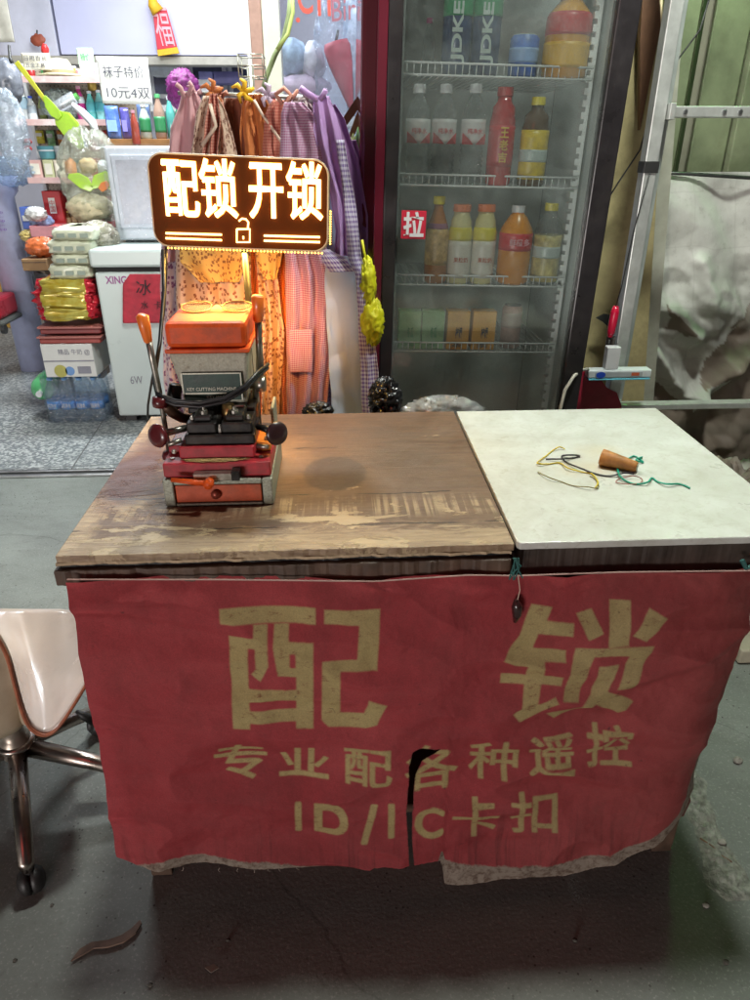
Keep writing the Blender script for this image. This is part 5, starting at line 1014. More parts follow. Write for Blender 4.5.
# ---------------------------------------------------------------- tables
TZ = .835
def wood_top():
    m, n, l, b = nodes_of('weathered_ply'); tc = N(n, 'ShaderNodeTexCoord').outputs['Object']   # object origin = table centre, x -.37...37, y -.32...32
    g = noisef(n, l, mapped(n, l, tc, (3, 30, 20)), 2.2, 8, .75, .9); g2 = noisef(n, l, mapped(n, l, tc, (6, 160, 60)), 2, 5, .7)
    c = mixc(n, l, ramp(n, l, g, .3, .72), (.085, .045, .027), (.19, .115, .068))
    c = mixc(n, l, mathn(n, l, 'MULTIPLY', ramp(n, l, g2, .55, .75), .5), c, (.10, .065, .04))
    s = n.new('ShaderNodeSeparateXYZ'); l.new(tc, s.inputs[0])
    # pale scuffed left and front strips where the veneer is gone
    nz = noisef(n, l, tc, 9, 8, .7, .5)
    left = ramp(n, l, mathn(n, l, 'ADD', mathn(n, l, 'MULTIPLY', s.outputs[0], -1), mathn(n, l, 'MULTIPLY', nz, .13)), .395, .415)
    front = ramp(n, l, mathn(n, l, 'ADD', mathn(n, l, 'MULTIPLY', s.outputs[1], -1), mathn(n, l, 'MULTIPLY', noisef(n, l, mapped(n, l, tc, (1, 3, 1)), 14, 8, .75, 1), .2)), .335, .365)
    pale = mixc(n, l, ramp(n, l, g, .35, .65), (.22, .145, .085), (.46, .34, .21))
    c = mixc(n, l, mathn(n, l, 'MAXIMUM', left, mathn(n, l, 'MULTIPLY', front, .75)), c, pale)
    # flaked patches: large torn shapes kept to the front, the left end and the middle
    msk = ramp(n, l, mathn(n, l, 'ADD', mathn(n, l, 'MULTIPLY', s.outputs[1], -1.6), mathn(n, l, 'MULTIPLY', s.outputs[0], -.55)), -.25, .55)
    nf = noisef(n, l, mapped(n, l, tc, (1.0, 2.2, 1), (3, 1, 0)), 6.5, 13, .72, .5)
    fl = ramp(n, l, mathn(n, l, 'ADD', nf, mathn(n, l, 'MULTIPLY', msk, .13)), .635, .65)
    cb = mathn(n, l, 'MULTIPLY', ramp(n, l, noisef(n, l, mapped(n, l, tc, (75, 2.0, 1)), 1.5, 2), .44, .56), ramp(n, l, mathn(n, l, 'ADD', mathn(n, l, 'ABSOLUTE', mathn(n, l, 'ADD', s.outputs[1], .165)), mathn(n, l, 'MULTIPLY', nz, .05)), .045, .075, (1, 1, 1), (0, 0, 0)))
    cb = mathn(n, l, 'MULTIPLY', cb, ramp(n, l, nf, .44, .52))
    fl = mathn(n, l, 'MAXIMUM', fl, mathn(n, l, 'MULTIPLY', cb, .7))
    c = mixc(n, l, mathn(n, l, 'MULTIPLY', fl, .9), c, mixc(n, l, g2, (.30, .21, .12), (.54, .41, .25)))
    def spot(cx, cy, rx, ry, edge, colr, amt, nscale=12, namp=.5):
        global _M
        v = n.new('ShaderNodeVectorMath'); v.operation = 'LENGTH'; l.new(mapped(n, l, tc, (1 / rx, 1 / ry, 0), (-cx / rx, -cy / ry, 0)), v.inputs[0])
        d = mathn(n, l, 'ADD', v.outputs['Value'], mathn(n, l, 'MULTIPLY', mathn(n, l, 'SUBTRACT', noisef(n, l, tc, nscale, 7, .7), .5), namp * 2))
        f = ramp(n, l, d, 1 - edge, 1, (1, 1, 1), (0, 0, 0)); return mathn(n, l, 'MULTIPLY', f, amt), colr
    for a in ((.07, -.02, .065, .085, .12, (.045, .032, .026), .8, 10, .15), (-.325, .0, .075, .20, .55, (.085, .018, .010), .97, 9, .3), (.20, .06, .17, .3, .8, (.10, .078, .06), .6), (-.06, .06, .1, .2, .8, (.40, .22, .10), .4), (-.16, -.19, .17, .03, .7, (.16, .07, .035), .6)):  # the orange spot paints in light spilled from the sign
        f, cc = spot(*a); c = mixc(n, l, f, c, cc)
    # long cracks
    for yy, x_ in ((-.115, 1), (.11, 1), (-.235, 1)):
        d = mathn(n, l, 'ABSOLUTE', mathn(n, l, 'ADD', mathn(n, l, 'SUBTRACT', s.outputs[1], yy), mathn(n, l, 'MULTIPLY', mathn(n, l, 'SUBTRACT', noisef(n, l, tc, 7, 6, .7), .5), .03)))
        brk = ramp(n, l, noisef(n, l, mapped(n, l, tc, (1, .3, 1), (yy * 9, 0, 0)), 5, 3), .45, .5)
        c = mixc(n, l, mathn(n, l, 'MULTIPLY', mathn(n, l, 'LESS_THAN', d, .0021), brk), c, (.03, .018, .012))
    l.new(c, b.inputs['Base Color']); l.new(ramp(n, l, nz, .3, .7, (.30,) * 3, (.62,) * 3), b.inputs['Roughness'])
    h = mathn(n, l, 'ADD', mathn(n, l, 'ADD', g, g2), mathn(n, l, 'MULTIPLY', fl, -.6)); bp = N(n, 'ShaderNodeBump', Strength=.55, Distance=.002); l.new(h, bp.inputs['Height']); l.new(bp.outputs[0], b.inputs['Normal'])
    return m
def white_top():
    m, n, l, b = nodes_of('stained_white_board'); tc = N(n, 'ShaderNodeTexCoord').outputs['Object']
    c = mixc(n, l, ramp(n, l, noisef(n, l, tc, 7, 8, .7, .5), .35, .7), (.57, .585, .55), (.44, .44, .39))
    c = mixc(n, l, mathn(n, l, 'MULTIPLY', ramp(n, l, noisef(n, l, tc, 45, 6, .7, 1), .50, .72), .35), c, (.30, .27, .20))
    for rot_, sc_, am_ in ((.3, 5, .55), (-.8, 7, .45), (1.9, 6, .5)):
        c = mixc(n, l, mathn(n, l, 'MULTIPLY', ramp(n, l, noisef(n, l, mapped(n, l, tc, (2, 60, 1), (sc_, 3, 0), (0, 0, rot_)), sc_, 3), .70, .73), am_), c, (.26, .24, .19))
    c = mixc(n, l, mathn(n, l, 'MULTIPLY', ramp(n, l, noisef(n, l, tc, 26, 9, .8, .4), .60, .66), .5), c, (.30, .26, .18))
    for (cx, cy, rx, ry, k, cc) in ((-.03, -.03, .16, .10, .55, (.50, .42, .28)), (.02, .05, .12, .09, .4, (.52, .43, .26)), (-.2, .1, .2, .06, .3, (.45, .44, .38))):
        v = n.new('ShaderNodeVectorMath'); v.operation = 'LENGTH'; l.new(mapped(n, l, tc, (1 / rx, 1 / ry, 0), (-cx / rx, -cy / ry, 0)), v.inputs[0])
        d = mathn(n, l, 'ADD', v.outputs['Value'], mathn(n, l, 'MULTIPLY', noisef(n, l, tc, 18, 8, .75), .9)); c = mixc(n, l, mathn(n, l, 'MULTIPLY', ramp(n, l, d, .5, 1.5, (1, 1, 1), (0, 0, 0)), k), c, cc)
    l.new(c, b.inputs['Base Color']); l.new(ramp(n, l, noisef(n, l, tc, 14, 6), .3, .7, (.25,) * 3, (.55,) * 3), b.inputs['Roughness'])
    bp = N(n, 'ShaderNodeBump', Strength=.25, Distance=.001); l.new(noisef(n, l, tc, 60, 6, .7), bp.inputs['Height']); l.new(bp.outputs[0], b.inputs['Normal']); return m
dkw = mat('dark_plank', (.085, .05, .032), .6, var=.4, vs=25, dirt=(.03, .02, .015), dirtamt=.6)
pw = mat('pale_split_edge', (.42, .32, .20), .7, var=.2, vs=60)
FYT = .953
t = thing('wooden_table', 'weathered plywood topped table on dark legs, left half of the stand', 'table', (-.084, 1.265, 0))
X0, X1, Y1t = -.449, .2745, 1.59
def slab(x0, x1, y0, y1, z0, z1, jag=.004, seed=0, corner=0, nx=160):
    """a board with an uneven front edge: top, front and the rest closed"""
    front = []
    for i in range(nx + 1):
        x = x0 + (x1 - x0) * i / nx; y = y0 + jag * (fbm(x * 14, seed) + .6 * fbm(x * 60, seed + 3))
        if corner and x < x0 + corner: d = 1 - (x - x0) / corner; y += corner * (1 - math.sqrt(max(0, 1 - d * d)))
        front.append((x, y))
    poly = [(x, y, z0) for x, y in front] + [(x1, y1, z0), (x0, y1, z0)]
    return MB().prism(poly, (0, 0, z1 - z0))
o = slab(X0, X1, FYT, Y1t, TZ - .013, TZ, .003, 1); me = o.build('tabletop', wood_top(), t, bevel=.0015)
# its texture is centred on the table: parts share the thing's origin
slab(X0 - .002, X1 - .004, FYT + .002, Y1t, TZ - .0185, TZ - .0135, .005, 5).build('veneer_layer', pw, t)
slab(X0 - .006, X1 - .004, FYT - .006, Y1t - .01, TZ - .052, TZ - .024, .004, 8).build('edge_board', dkw, t, bevel=.003)
slab(X0 + .004, X1 - .008, FYT + .006, Y1t - .02, TZ - .024, TZ - .0187, .003, 12).build('gap_shade', bk, t)  # black slab puts in the shade of the open gap between boards
q = MB(); q.box((X0 + .03, FYT + .03, TZ - .13), (X1 - .03, FYT + .05, TZ - .0525)); q.box((X0 + .03, Y1t - .07, TZ - .13), (X1 - .03, Y1t - .05, TZ - .0525)); q.box((X0 + .03, FYT + .051, TZ - .13), (X0 + .05, Y1t - .071, TZ - .0525))
q.build('apron_rail', dkw, t)
for x in (X0 + .02, X1 - .06):
    for y in (FYT + .045, Y1t - .09): B((x, y, .004), (x + .045, y + .045, TZ - .053)).build('leg', dkw, t, bevel=.003)
B((X0 + .03, FYT + .10, .10), (X1 - .02, Y1t - .09, .125)).build('lower_shelf', dkw, t)
B((X0 + .05, Y1t - .065, .03), (X1 - .02, Y1t - .055, TZ - .14)).build('back_panel', dkw, t); B((X0 + .02, FYT + .10, .05), (X0 + .029, Y1t - .09, TZ - .135)).build('side_panel', dkw, t)  # unseen back and side panels, added to block light under the table
B((-.30, 1.15, .126), (.12, 1.5, .44)).build('drawer_box', dkw, t)
t = thing('white_table', 'table with a stained white board top, right half of the stand', 'table', (.52, 1.265, 0))
XW0, XW1 = .2785, .768
slab(XW0, XW1, FYT - .004, Y1t - .012, TZ - .009, TZ + .004, .0006, 3, corner=.006).build('tabletop', white_top(), t, bevel=.002)
slab(XW0 + .012, XW1 - .01, FYT + .002, Y1t - .02, TZ - .062, TZ - .0095, .002, 15).build('edge_board', mat('black_plank', (.045, .032, .025), .55, var=.4, vs=25), t, bevel=.003)
for x in (XW0 + .02, XW1 - .10):
    for y in (FYT + .045, Y1t - .09): B((x, y, .004), (x + .045, y + .045, TZ - .063)).build('leg', dkw, t, bevel=.003)
B((XW0 + .03, FYT + .10, .10), (XW1 - .06, Y1t - .09, .125)).build('lower_shelf', dkw, t)
B((XW0 + .02, Y1t - .065, .03), (XW1 - .10, Y1t - .055, TZ - .07)).build('back_panel', dkw, t); B((XW1 - .09, FYT + .10, .05), (XW1 - .08, Y1t - .09, TZ - .07)).build('side_panel', dkw, t)  # unseen panels added here too, to keep light out underneath
# bare white pole-like threshold between tops already closed by their gap
# ---------------------------------------------------------------- banner
BY = .938
def bp_(px, py): v = aty(px, py, BY); return (v.x, v.z)
def poly_px(pts, ox, oy, s): return [bp_(ox + x / s, oy + y / s) for x, y in pts]
P1 = lambda pts: poly_px(pts, 200, 590, 3.75); P2 = lambda pts: poly_px(pts, 480, 580, 3.75)
big = [P1(p) for p in (
    [(70, 60), (438, 60), (438, 125), (75, 120)],
    [(105, 160), (198, 160), (198, 118), (258, 118), (262, 270), (230, 335), (205, 315), (190, 300), (207, 280), (204, 208), (186, 208), (188, 355), (358, 355), (358, 316), (290, 310), (272, 200), (275, 118), (338, 118), (338, 172), (430, 172), (430, 502), (358, 502), (358, 480), (195, 480), (195, 500), (125, 500)],
    [(462, 65), (680, 65), (668, 298), (530, 292), (530, 445), (612, 440), (630, 388), (705, 405), (665, 485), (620, 498), (480, 498), (452, 475), (455, 245), (585, 245), (592, 125), (462, 122)])]
holes = [P1(p) for p in ([(192, 402), (358, 400), (358, 432), (194, 432)], [(342, 220), (356, 220), (356, 272), (342, 272)])]
big += [P2(p) for p in (
    [(185, 72), (272, 88), (250, 135), (348, 140), (342, 195), (215, 190), (200, 245), (320, 245), (318, 295), (240, 295), (238, 340), (308, 338), (300, 382), (228, 380), (210, 437), (275, 410), (290, 437), (140, 515), (110, 475), (143, 455), (158, 385), (70, 388), (75, 345), (165, 345), (170, 310), (130, 312), (78, 290), (140, 190)],
    [(350, 112), (415, 92), (458, 182), (395, 212)], [(478, 62), (565, 65), (548, 226), (465, 236)], [(625, 85), (695, 122), (610, 212), (555, 190)],
    [(348, 235), (645, 220), (600, 300), (565, 385), (495, 388), (530, 290), (545, 268), (420, 268), (358, 430), (295, 430)],
    [(432, 298), (515, 290), (470, 390), (575, 440), (510, 488), (420, 440), (272, 515), (235, 480), (350, 450), (400, 405), (425, 330)])]
small = [('专', 213, 267, 740, 780), ('业', 278, 330, 742, 779), ('配', 343, 392, 741, 779), ('各', 403, 458, 738, 787), ('种', 467, 518, 735, 778), ('遥', 527, 575, 730, 773), ('控', 585, 632, 722, 767),
         ('I', 295, 302, 795, 834), ('D', 314, 348, 795, 833), ('/', 360, 377, 794, 833), ('I', 387, 394, 793, 830), ('C', 413, 443, 797, 832), ('卡', 450, 498, 790, 835), ('扣', 508, 557, 787, 830)]
def shape_fn():
    bot = [(-.454, .172), (-.42, .146), (-.381, .138), (-.204, .120), (-.042, .118), (.06, .124), (.121, .121), (.183, .117), (.19, .060), (.217, .052), (.313, .051), (.441, .053), (.50, .066), (.564, .09), (.62, .125), (.675, .174), (.70, .22)]
    top = [(-.43, .803), (-.2, .795), (.05, .783), (.2, .790), (.276, .786), (.45, .787), (.70, .782)]
    f = lambda T, x: float(np.interp(x, [a for a, _ in T], [b for _, b in T])); return (lambda x: f(top, x)), (lambda x: f(bot, x))
ztop_, zbot_ = shape_fn()
NU, NV = 440, 250
U, V = np.meshgrid(np.linspace(0, 1, NU + 1), np.linspace(0, 1, NV + 1))
pos = np.zeros(((NV + 1) * (NU + 1), 3)); k = 0; hem = np.zeros(len(pos))
for j in range(NV + 1):
    for i in range(NU + 1):
        u, v = i / NU, j / NV
        xr_ = .705 + .0 * v; x = -.430 + (xr_ + .430) * u - .024 * v * (1 - u) ** 3
        zt, zb3 = ztop_(x), zbot_(x) + .003 * fbm(x * 25, 2) + .0015 * fbm(x * 120, 4); z = zt + (zb3 - zt) * v
        hh = np.interp(x, [-.42, -.36, -.1, -.03, .175, .19, .35, .6, .66, .7], [0, .03, .012, 0, 0, .06, .042, .04, .05, .12])
        hem[k] = (hh - (z - zb3)) + .004 * fbm(x * 12, z * 12, 3)
        y = BY - .004 * math.sin(x * 9 + z * 3) * v - .010 * fbm(x * 3.2, z * 4.5, 3, 3) - .014 * (1 - 2 * abs(fbm(x * 3.0 + z * 5, z * 6 - x * 2, 11, 2))) - .0016 * fbm(x * 30, z * 30, 6)
        y -= .008 * math.exp(-((z - (.735 - .25 * max(0, x + .43) ** 1.1 + .02)) / .015) ** 2) * max(0, 1 - (x + .43) / .28)
        y -= .010 * math.exp(-((z - (.50 + .42 * (x - .35))) / .020) ** 2) * max(0, min(1, (x - .25) / .2))
        y += max(0, x - .60) ** 2 * 4.0 * (.5 + v)
        y -= .012 * v * v
        pos[k] = (x, y, z); k += 1
Xv, Zv = pos[:, 0], pos[:, 2]
def sdf(segs, X, Z):
    d2 = np.full(X.shape, 1e9); cr = np.zeros(X.shape, dtype=int)
    for (x1, z1), (x2, z2) in segs:
        dx, dz = x2 - x1, z2 - z1; L = dx * dx + dz * dz
        if L < 1e-14: continue
        t_ = np.clip(((X - x1) * dx + (Z - z1) * dz) / L, 0, 1); d2 = np.minimum(d2, (X - x1 - t_ * dx) ** 2 + (Z - z1 - t_ * dz) ** 2)
        c_ = (z1 > Z) != (z2 > Z)
        if c_.any(): cr += (c_ & (X < (x2 - x1) * (Z - z1) / (dz if dz else 1e-12) + x1)).astype(int)
    d = np.sqrt(d2); return np.where(cr % 2 == 1, d, -d)
paint = np.full(len(pos), -.02)
def addshape(segs, grow=0.0, mode='max'):
    global paint
    a = np.array(segs).reshape(-1, 2); lo, hi = a.min(0) - .015, a.max(0) + .015
    m_ = (Xv > lo[0]) & (Xv < hi[0]) & (Zv > lo[1]) & (Zv < hi[1]); d = sdf(segs, Xv[m_], Zv[m_]) + grow
    paint[m_] = np.maximum(paint[m_], d) if mode == 'max' else np.minimum(paint[m_], -d)
for P in big: addshape([(P[i - 1], P[i]) for i in range(len(P))])
for P in holes: addshape([(P[i - 1], P[i]) for i in range(len(P))], 0, 'min')
for ch_, x0, x1, r0, r1 in small:
    v, f, _a = text_geo(ch_); ec = {}
    for q in f:
        for i in range(len(q)):
            e = tuple(sorted((tuple(np.round(v[q[i - 1]], 5)), tuple(np.round(v[q[i]], 5))))); ec[e] = ec.get(e, 0) + 1
    A = bp_(x0 + 2, r1 - 2); Bq = bp_(x1 - 2, r1 - 2); C = bp_(x0 + 2, r0 + 2)
    mp = lambda p: (A[0] + (Bq[0] - A[0]) * p[0] + (C[0] - A[0]) * p[1], A[1] + (Bq[1] - A[1]) * p[0] + (C[1] - A[1]) * p[1])
    addshape([(mp(e[0]), mp(e[1])) for e, c_ in ec.items() if c_ == 1], .0052 if ch_ in 'ID/C' else .0036)
# the torn slit
slit = [bp_(*p) for p in ((407, 760), (411, 746), (420, 742), (434, 744), (442, 743), (434, 750), (422, 756), (416, 766), (414, 785), (412, 805), (412, 832), (414, 856), (407, 856), (406, 830), (404, 800), (407, 780))]
smask = sdf([(slit[i - 1], slit[i]) for i in range(len(slit))], Xv, Zv)
faces = []
for j in range(NV):
    for i in range(NU):
        k = j * (NU + 1) + i
        if max(smask[k], smask[k + 1], smask[k + NU + 1], smask[k + NU + 2]) > .0062: continue
        faces.append((k, k + 1, k + NU + 2, k + NU + 1))
m, n, l, b = nodes_of('banner_cloth'); tc = N(n, 'ShaderNodeTexCoord').outputs['Object']
pa = N(n, 'ShaderNodeAttribute', attribute_name='paint').outputs['Fac']; ha = N(n, 'ShaderNodeAttribute', attribute_name='hem').outputs['Fac']; sa = N(n, 'ShaderNodeAttribute', attribute_name='tear').outputs['Fac']
red = mixc(n, l, ramp(n, l, noisef(n, l, tc, 3.5, 6, .65), .3, .7), (.45, .05, .06), (.60, .09, .10))
red = mixc(n, l, mathn(n, l, 'MULTIPLY', ramp(n, l, noisef(n, l, mapped(n, l, tc, (1, 1, .5)), 7, 8, .75), .45, .7), .55), red, (.25, .05, .05))
nz = noisef(n, l, tc, 150, 5, .7)
th = mathn(n, l, 'ADD', pa, mathn(n, l, 'MULTIPLY', mathn(n, l, 'SUBTRACT', nz, .5), .0022))
yel_ = mixc(n, l, ramp(n, l, noisef(n, l, tc, 12, 6, .7), .3, .7), (.70, .56, .25), (.56, .42, .18))
yel_ = mixc(n, l, mathn(n, l, 'MULTIPLY', ramp(n, l, noisef(n, l, mapped(n, l, tc, (1, 1, 2)), 45, 6, .8), .56, .66), .75), yel_, (.30, .10, .05))
c = mixc(n, l, ramp(n, l, th, .0, .0007), red, yel_)
s = n.new('ShaderNodeSeparateXYZ'); l.new(tc, s.inputs[0])
# vertical drip streaks and grime towards the hem, plus painted shade lower down
st = ramp(n, l, noisef(n, l, mapped(n, l, tc, (70, 1, 3)), 1, 4, .7), .52, .66)
low = ramp(n, l, mathn(n, l, 'ADD', s.outputs[2], mathn(n, l, 'MULTIPLY', noisef(n, l, tc, 6, 4), .2)), .12, .38, (1, 1, 1), (0, 0, 0))
c = mixc(n, l, mathn(n, l, 'MULTIPLY', mathn(n, l, 'MULTIPLY', st, low), .75), c, (.09, .02, .02))
c = mixc(n, l, mathn(n, l, 'MULTIPLY', ramp(n, l, noisef(n, l, tc, 420, 2, .8), .35, .65), .38), c, mixc(n, l, .62, c, (.03, .01, .01)))
rt = ramp(n, l, mathn(n, l, 'ADD', s.outputs[0], mathn(n, l, 'MULTIPLY', noisef(n, l, tc, 5, 5), .25)), .35, .8)
c = mixc(n, l, mathn(n, l, 'MULTIPLY', rt, .28), c, (.20, .12, .09))  # right end painted darker, where less light falls
c = mixc(n, l, mathn(n, l, 'MULTIPLY', low, .22), c, (.14, .05, .045))
spk = ramp(n, l, noisef(n, l, tc, 38, 3, .6), .70, .74); c = mixc(n, l, mathn(n, l, 'MULTIPLY', spk, .6), c, (.07, .03, .03))
hemc = mixc(n, l, ramp(n, l, noisef(n, l, mapped(n, l, tc, (60, 1, 60)), 1.5, 5, .7), .45, .65), (.38, .31, .25), (.17, .11, .08))
c = mixc(n, l, ramp(n, l, mathn(n, l, 'ADD', ha, mathn(n, l, 'MULTIPLY', mathn(n, l, 'SUBTRACT', nz, .5), .01)), 0, .002), c, hemc)
c = mixc(n, l, ramp(n, l, mathn(n, l, 'ADD', sa, mathn(n, l, 'MULTIPLY', mathn(n, l, 'SUBTRACT', nz, .5), .012)), -.004, .0), c, (.05, .03, .025))
l.new(c, b.inputs['Base Color']); b.inputs['Roughness'].default_value = .55; b.inputs['Specular IOR Level'].default_value = .35
wv = N(n, 'ShaderNodeTexWave', Scale=220); wv.bands_direction = 'X'; l.new(tc, wv.inputs[0]); wz = N(n, 'ShaderNodeTexWave', Scale=220); wz.bands_direction = 'Z'; l.new(tc, wz.inputs[0])
bp = N(n, 'ShaderNodeBump', Strength=.4, Distance=.0015); l.new(mathn(n, l, 'ADD', mathn(n, l, 'ADD', wv.outputs[1], wz.outputs[1]), mathn(n, l, 'MULTIPLY', noisef(n, l, tc, 14, 8, .72, .6), 16)), bp.inputs['Height']); l.new(bp.outputs[0], b.inputs['Normal'])
tr = N(n, 'ShaderNodeBsdfTranslucent'); l.new(c, tr.inputs[0]); mx = N(n, 'ShaderNodeMixShader'); mx.inputs[0].default_value = .3
l.new(b.outputs[0], mx.inputs[1]); l.new(tr.outputs[0], mx.inputs[2]); hole = mathn(n, l, 'GREATER_THAN', mathn(n, l, 'ADD', sa, mathn(n, l, 'MULTIPLY', mathn(n, l, 'SUBTRACT', noisef(n, l, tc, 260, 3, .8), .5), .006)), .0022)
tp = N(n, 'ShaderNodeBsdfTransparent'); m3 = N(n, 'ShaderNodeMixShader'); l.new(hole, m3.inputs[0]); l.new(mx.outputs[0], m3.inputs[1]); l.new(tp.outputs[0], m3.inputs[2]); l.new(m3.outputs[0], n['Material Output'].inputs[0])
bt = thing('cloth_banner', 'faded red cloth banner with yellow characters hung over the table fronts', 'banner', (0, BY, .1))
ob = MB(); ob.v = [Vector(p) for p in pos]; ob.f = [list(q) for q in faces]; ORI['cloth_banner'] = Vector((0, 0, 0)); bt.location = (0, 0, 0)
cl = ob.build('cloth', m, bt, smooth=True)
for nm, arr in (('paint', paint), ('hem', hem), ('tear', smask)):
    a_ = cl.data.attributes.new(nm, 'FLOAT', 'POINT'); a_.data.foreach_set('value', arr.astype(np.float32))
q = MB()
for i in range(60):
    x = -.43 + i * .019; q.tube([(x, BY - .004, ztop_(x) + .001), (x + .0195, BY - .004, ztop_(x + .0195) + .001)], .0013, 5, False)
q.build('top_seam', mat('seam', (.45, .30, .26), .8), bt)
for k in range(12):
    x = random.choice([random.uniform(-.38, .1), random.uniform(.18, .24)]); z = zbot_(x) + .003
    MB().tube([(x, BY - .018, z), (x + random.uniform(-.003, .003), BY - .019, z - random.uniform(.004, .010)), (x + random.uniform(-.005, .005), BY - .018, z - random.uniform(.011, .018))], .0004, 4).build('loose_thread', mat('thread', (.42, .34, .28), .9), bt)
MB().prism([(.655, .965, .185), (.70, .975, .215), (.712, .98, .185), (.70, .972, .15), (.66, .96, .155)], (0, .006, 0)).build('torn_corner', mat('torn_corner', (.12, .035, .025), .8), bt)
# twine with a dark fob at the seam of the two tops
t = thing('hanging_fob', 'small dark key fob on twine hanging at the joint of the two table tops', 'key fob', (.281, .925, .77))
g_ = mat('green_twine', (.02, .10, .09), .7)
for k in range(7):
    a = aty(516 + random.uniform(-3, 3), 558, .93); m_ = aty(517 + random.uniform(-6, 6), 568 + random.uniform(-3, 3), .925); e_ = aty(514 + random.uniform(-7, 9), 576 + random.uniform(-4, 5), .922); MB().tube([a, m_, e_], .0012, 5).build('twine', g_, t)
MB().tube([aty(518, 575, .922), aty(520, 590, .918), aty(517, 602, .918)], .0008, 5).build('cord', tan_s, t)
MB().tube([aty(516, 600, .918), aty(517, 606, .918), aty(517, 614, .918), aty(515, 622, .918)], [.004, .009, .008, .003], 8).build('fob', mat('fob_black', (.03, .01, .01), .25, coat=.5), t, smooth=True)
tag(MB().tube([aty(742, 560, .93), aty(746, 568, .925), aty(753, 566, .925)], .004, 6).build('twine_knot', g_), 'dark twine knot at the right end of the white table edge', 'knot')

# ---------------------------------------------------------------- key cutting machine
mc = thing('key_cutting_machine', 'grey and orange key cutting machine standing on the plywood top', 'machine', (-.219, 1.2, TZ))
ham = mat('hammertone', (.30, .32, .26), .45, .3, var=.35, vs=260, bump=.5, bs=200, dirt=(.14, .11, .08), dirtamt=.5)
org_ = mat('machine_orange', (.66, .085, .012), .45, coat=.05, var=.25, dirt=(.16, .05, .02), dirtamt=.75, vs=26, spec=.3); redm = mat('machine_red', (.38, .018, .03), .45, coat=.08, var=.35, dirt=(.08, .035, .025), dirtamt=.9, vs=34)
blkm = mat('greasy_black', (.022, .02, .02), .35, .5, var=.6, vs=40, dirt=(.12, .09, .06), dirtamt=.5); grym = mat('worn_steel', (.35, .33, .29), .35, .9, var=.3, dirt=(.12, .08, .05), dirtamt=.6, vs=40)
orh = mat('orange_handle', (.80, .17, .02), .35, coat=.3)
bx0, bx1, by0, by1 = -.312, -.122, 1.108, 1.335
q = MB(); q.box((bx0, by0 + .004, TZ + .001), (bx0 + .018, by1, TZ + .052)); q.box((bx1 - .018, by0 + .004, TZ + .001), (bx1, by1, TZ + .052)); q.box((bx0 + .0185, by0 + .03, TZ + .001), (bx1 - .0185, by1, TZ + .052)); q.box((bx0 + .0185, by0 + .004, TZ + .042), (bx1 - .0185, by0 + .0295, TZ + .052)); q.box((bx0 + .0185, by0 + .004, TZ + .001), (bx1 - .0185, by0 + .0295, TZ + .006))
q.build('base', ham, mc, bevel=.003)
dr = B((bx0 + .02, by0 + .006, TZ + .0075), (bx1 - .02, by0 + .028, TZ + .0405)).build('drawer', mat('drawer_orange', (.50, .085, .03), .4, var=.2, dirt=(.15, .06, .03), dirtamt=.8, vs=34), mc, bevel=.002)
MB().lathe([(.007, 0), (.009, .004), (.007, .009), (0, .010)], 18, Matrix.Translation((-.222, by0 + .006, TZ + .024)) @ Matrix.Rotation(R(90), 4, 'X')).build('knob', mat('knob_red', (.25, .05, .03), .4, .5), dr, smooth=True)
# cross slides
B((bx0 + .002, by0 + .012, TZ + .0535), (bx1 - .002, by0 + .17, TZ + .080)).build('lower_slide', redm, mc, bevel=.003)
B((bx1 - .035, by0 + .06, TZ + .0805), (bx1 - .004, by0 + .15, TZ + .094)).build('orange_block', mat('block_orange', (.70, .20, .02), .4, var=.2), mc, bevel=.003)
B((bx0 + .004, by0 + .06, TZ + .0805), (bx0 + .03, by0 + .15, TZ + .094)).build('side_block', redm, mc, bevel=.003)
B((-.283, by0 + .03, TZ + .081), (-.152, by0 + .13, TZ + .103)).build('upper_slide', redm, mc, bevel=.003)
B((-.256, by0 - .004, TZ + .0535), (-.190, by0 + .0115, TZ + .0665)).build('scale_plate', grym, mc, bevel=.001)
B((-.190, by0 - .008, TZ + .054), (-.176, by0 + .0112, TZ + .072)).build('stop_block', blkm, mc, bevel=.001)
MB().tube([(-.292, by0 - .010, TZ + .060), (-.232, by0 - .016, TZ + .054)], [.004, .0055], 10).build('feed_lever', org_, mc, smooth=True)
MB().lathe([(.008, -.008), (.009, .0), (.008, .008), (0, .009)], 14, Matrix.Translation((-.228, by0 - .016, TZ + .054)) @ Matrix.Rotation(R(90), 4, 'X')).build('feed_hub', org_, mc, smooth=True)
for x in (bx0 + .015, bx1 - .02, bx1 - .05): MB().lathe([(.004, 0), (.004, .002), (0, .0025)], 10, Matrix.Translation((x, by0 + .035, TZ + .080))).build('bolt', grym, mc)
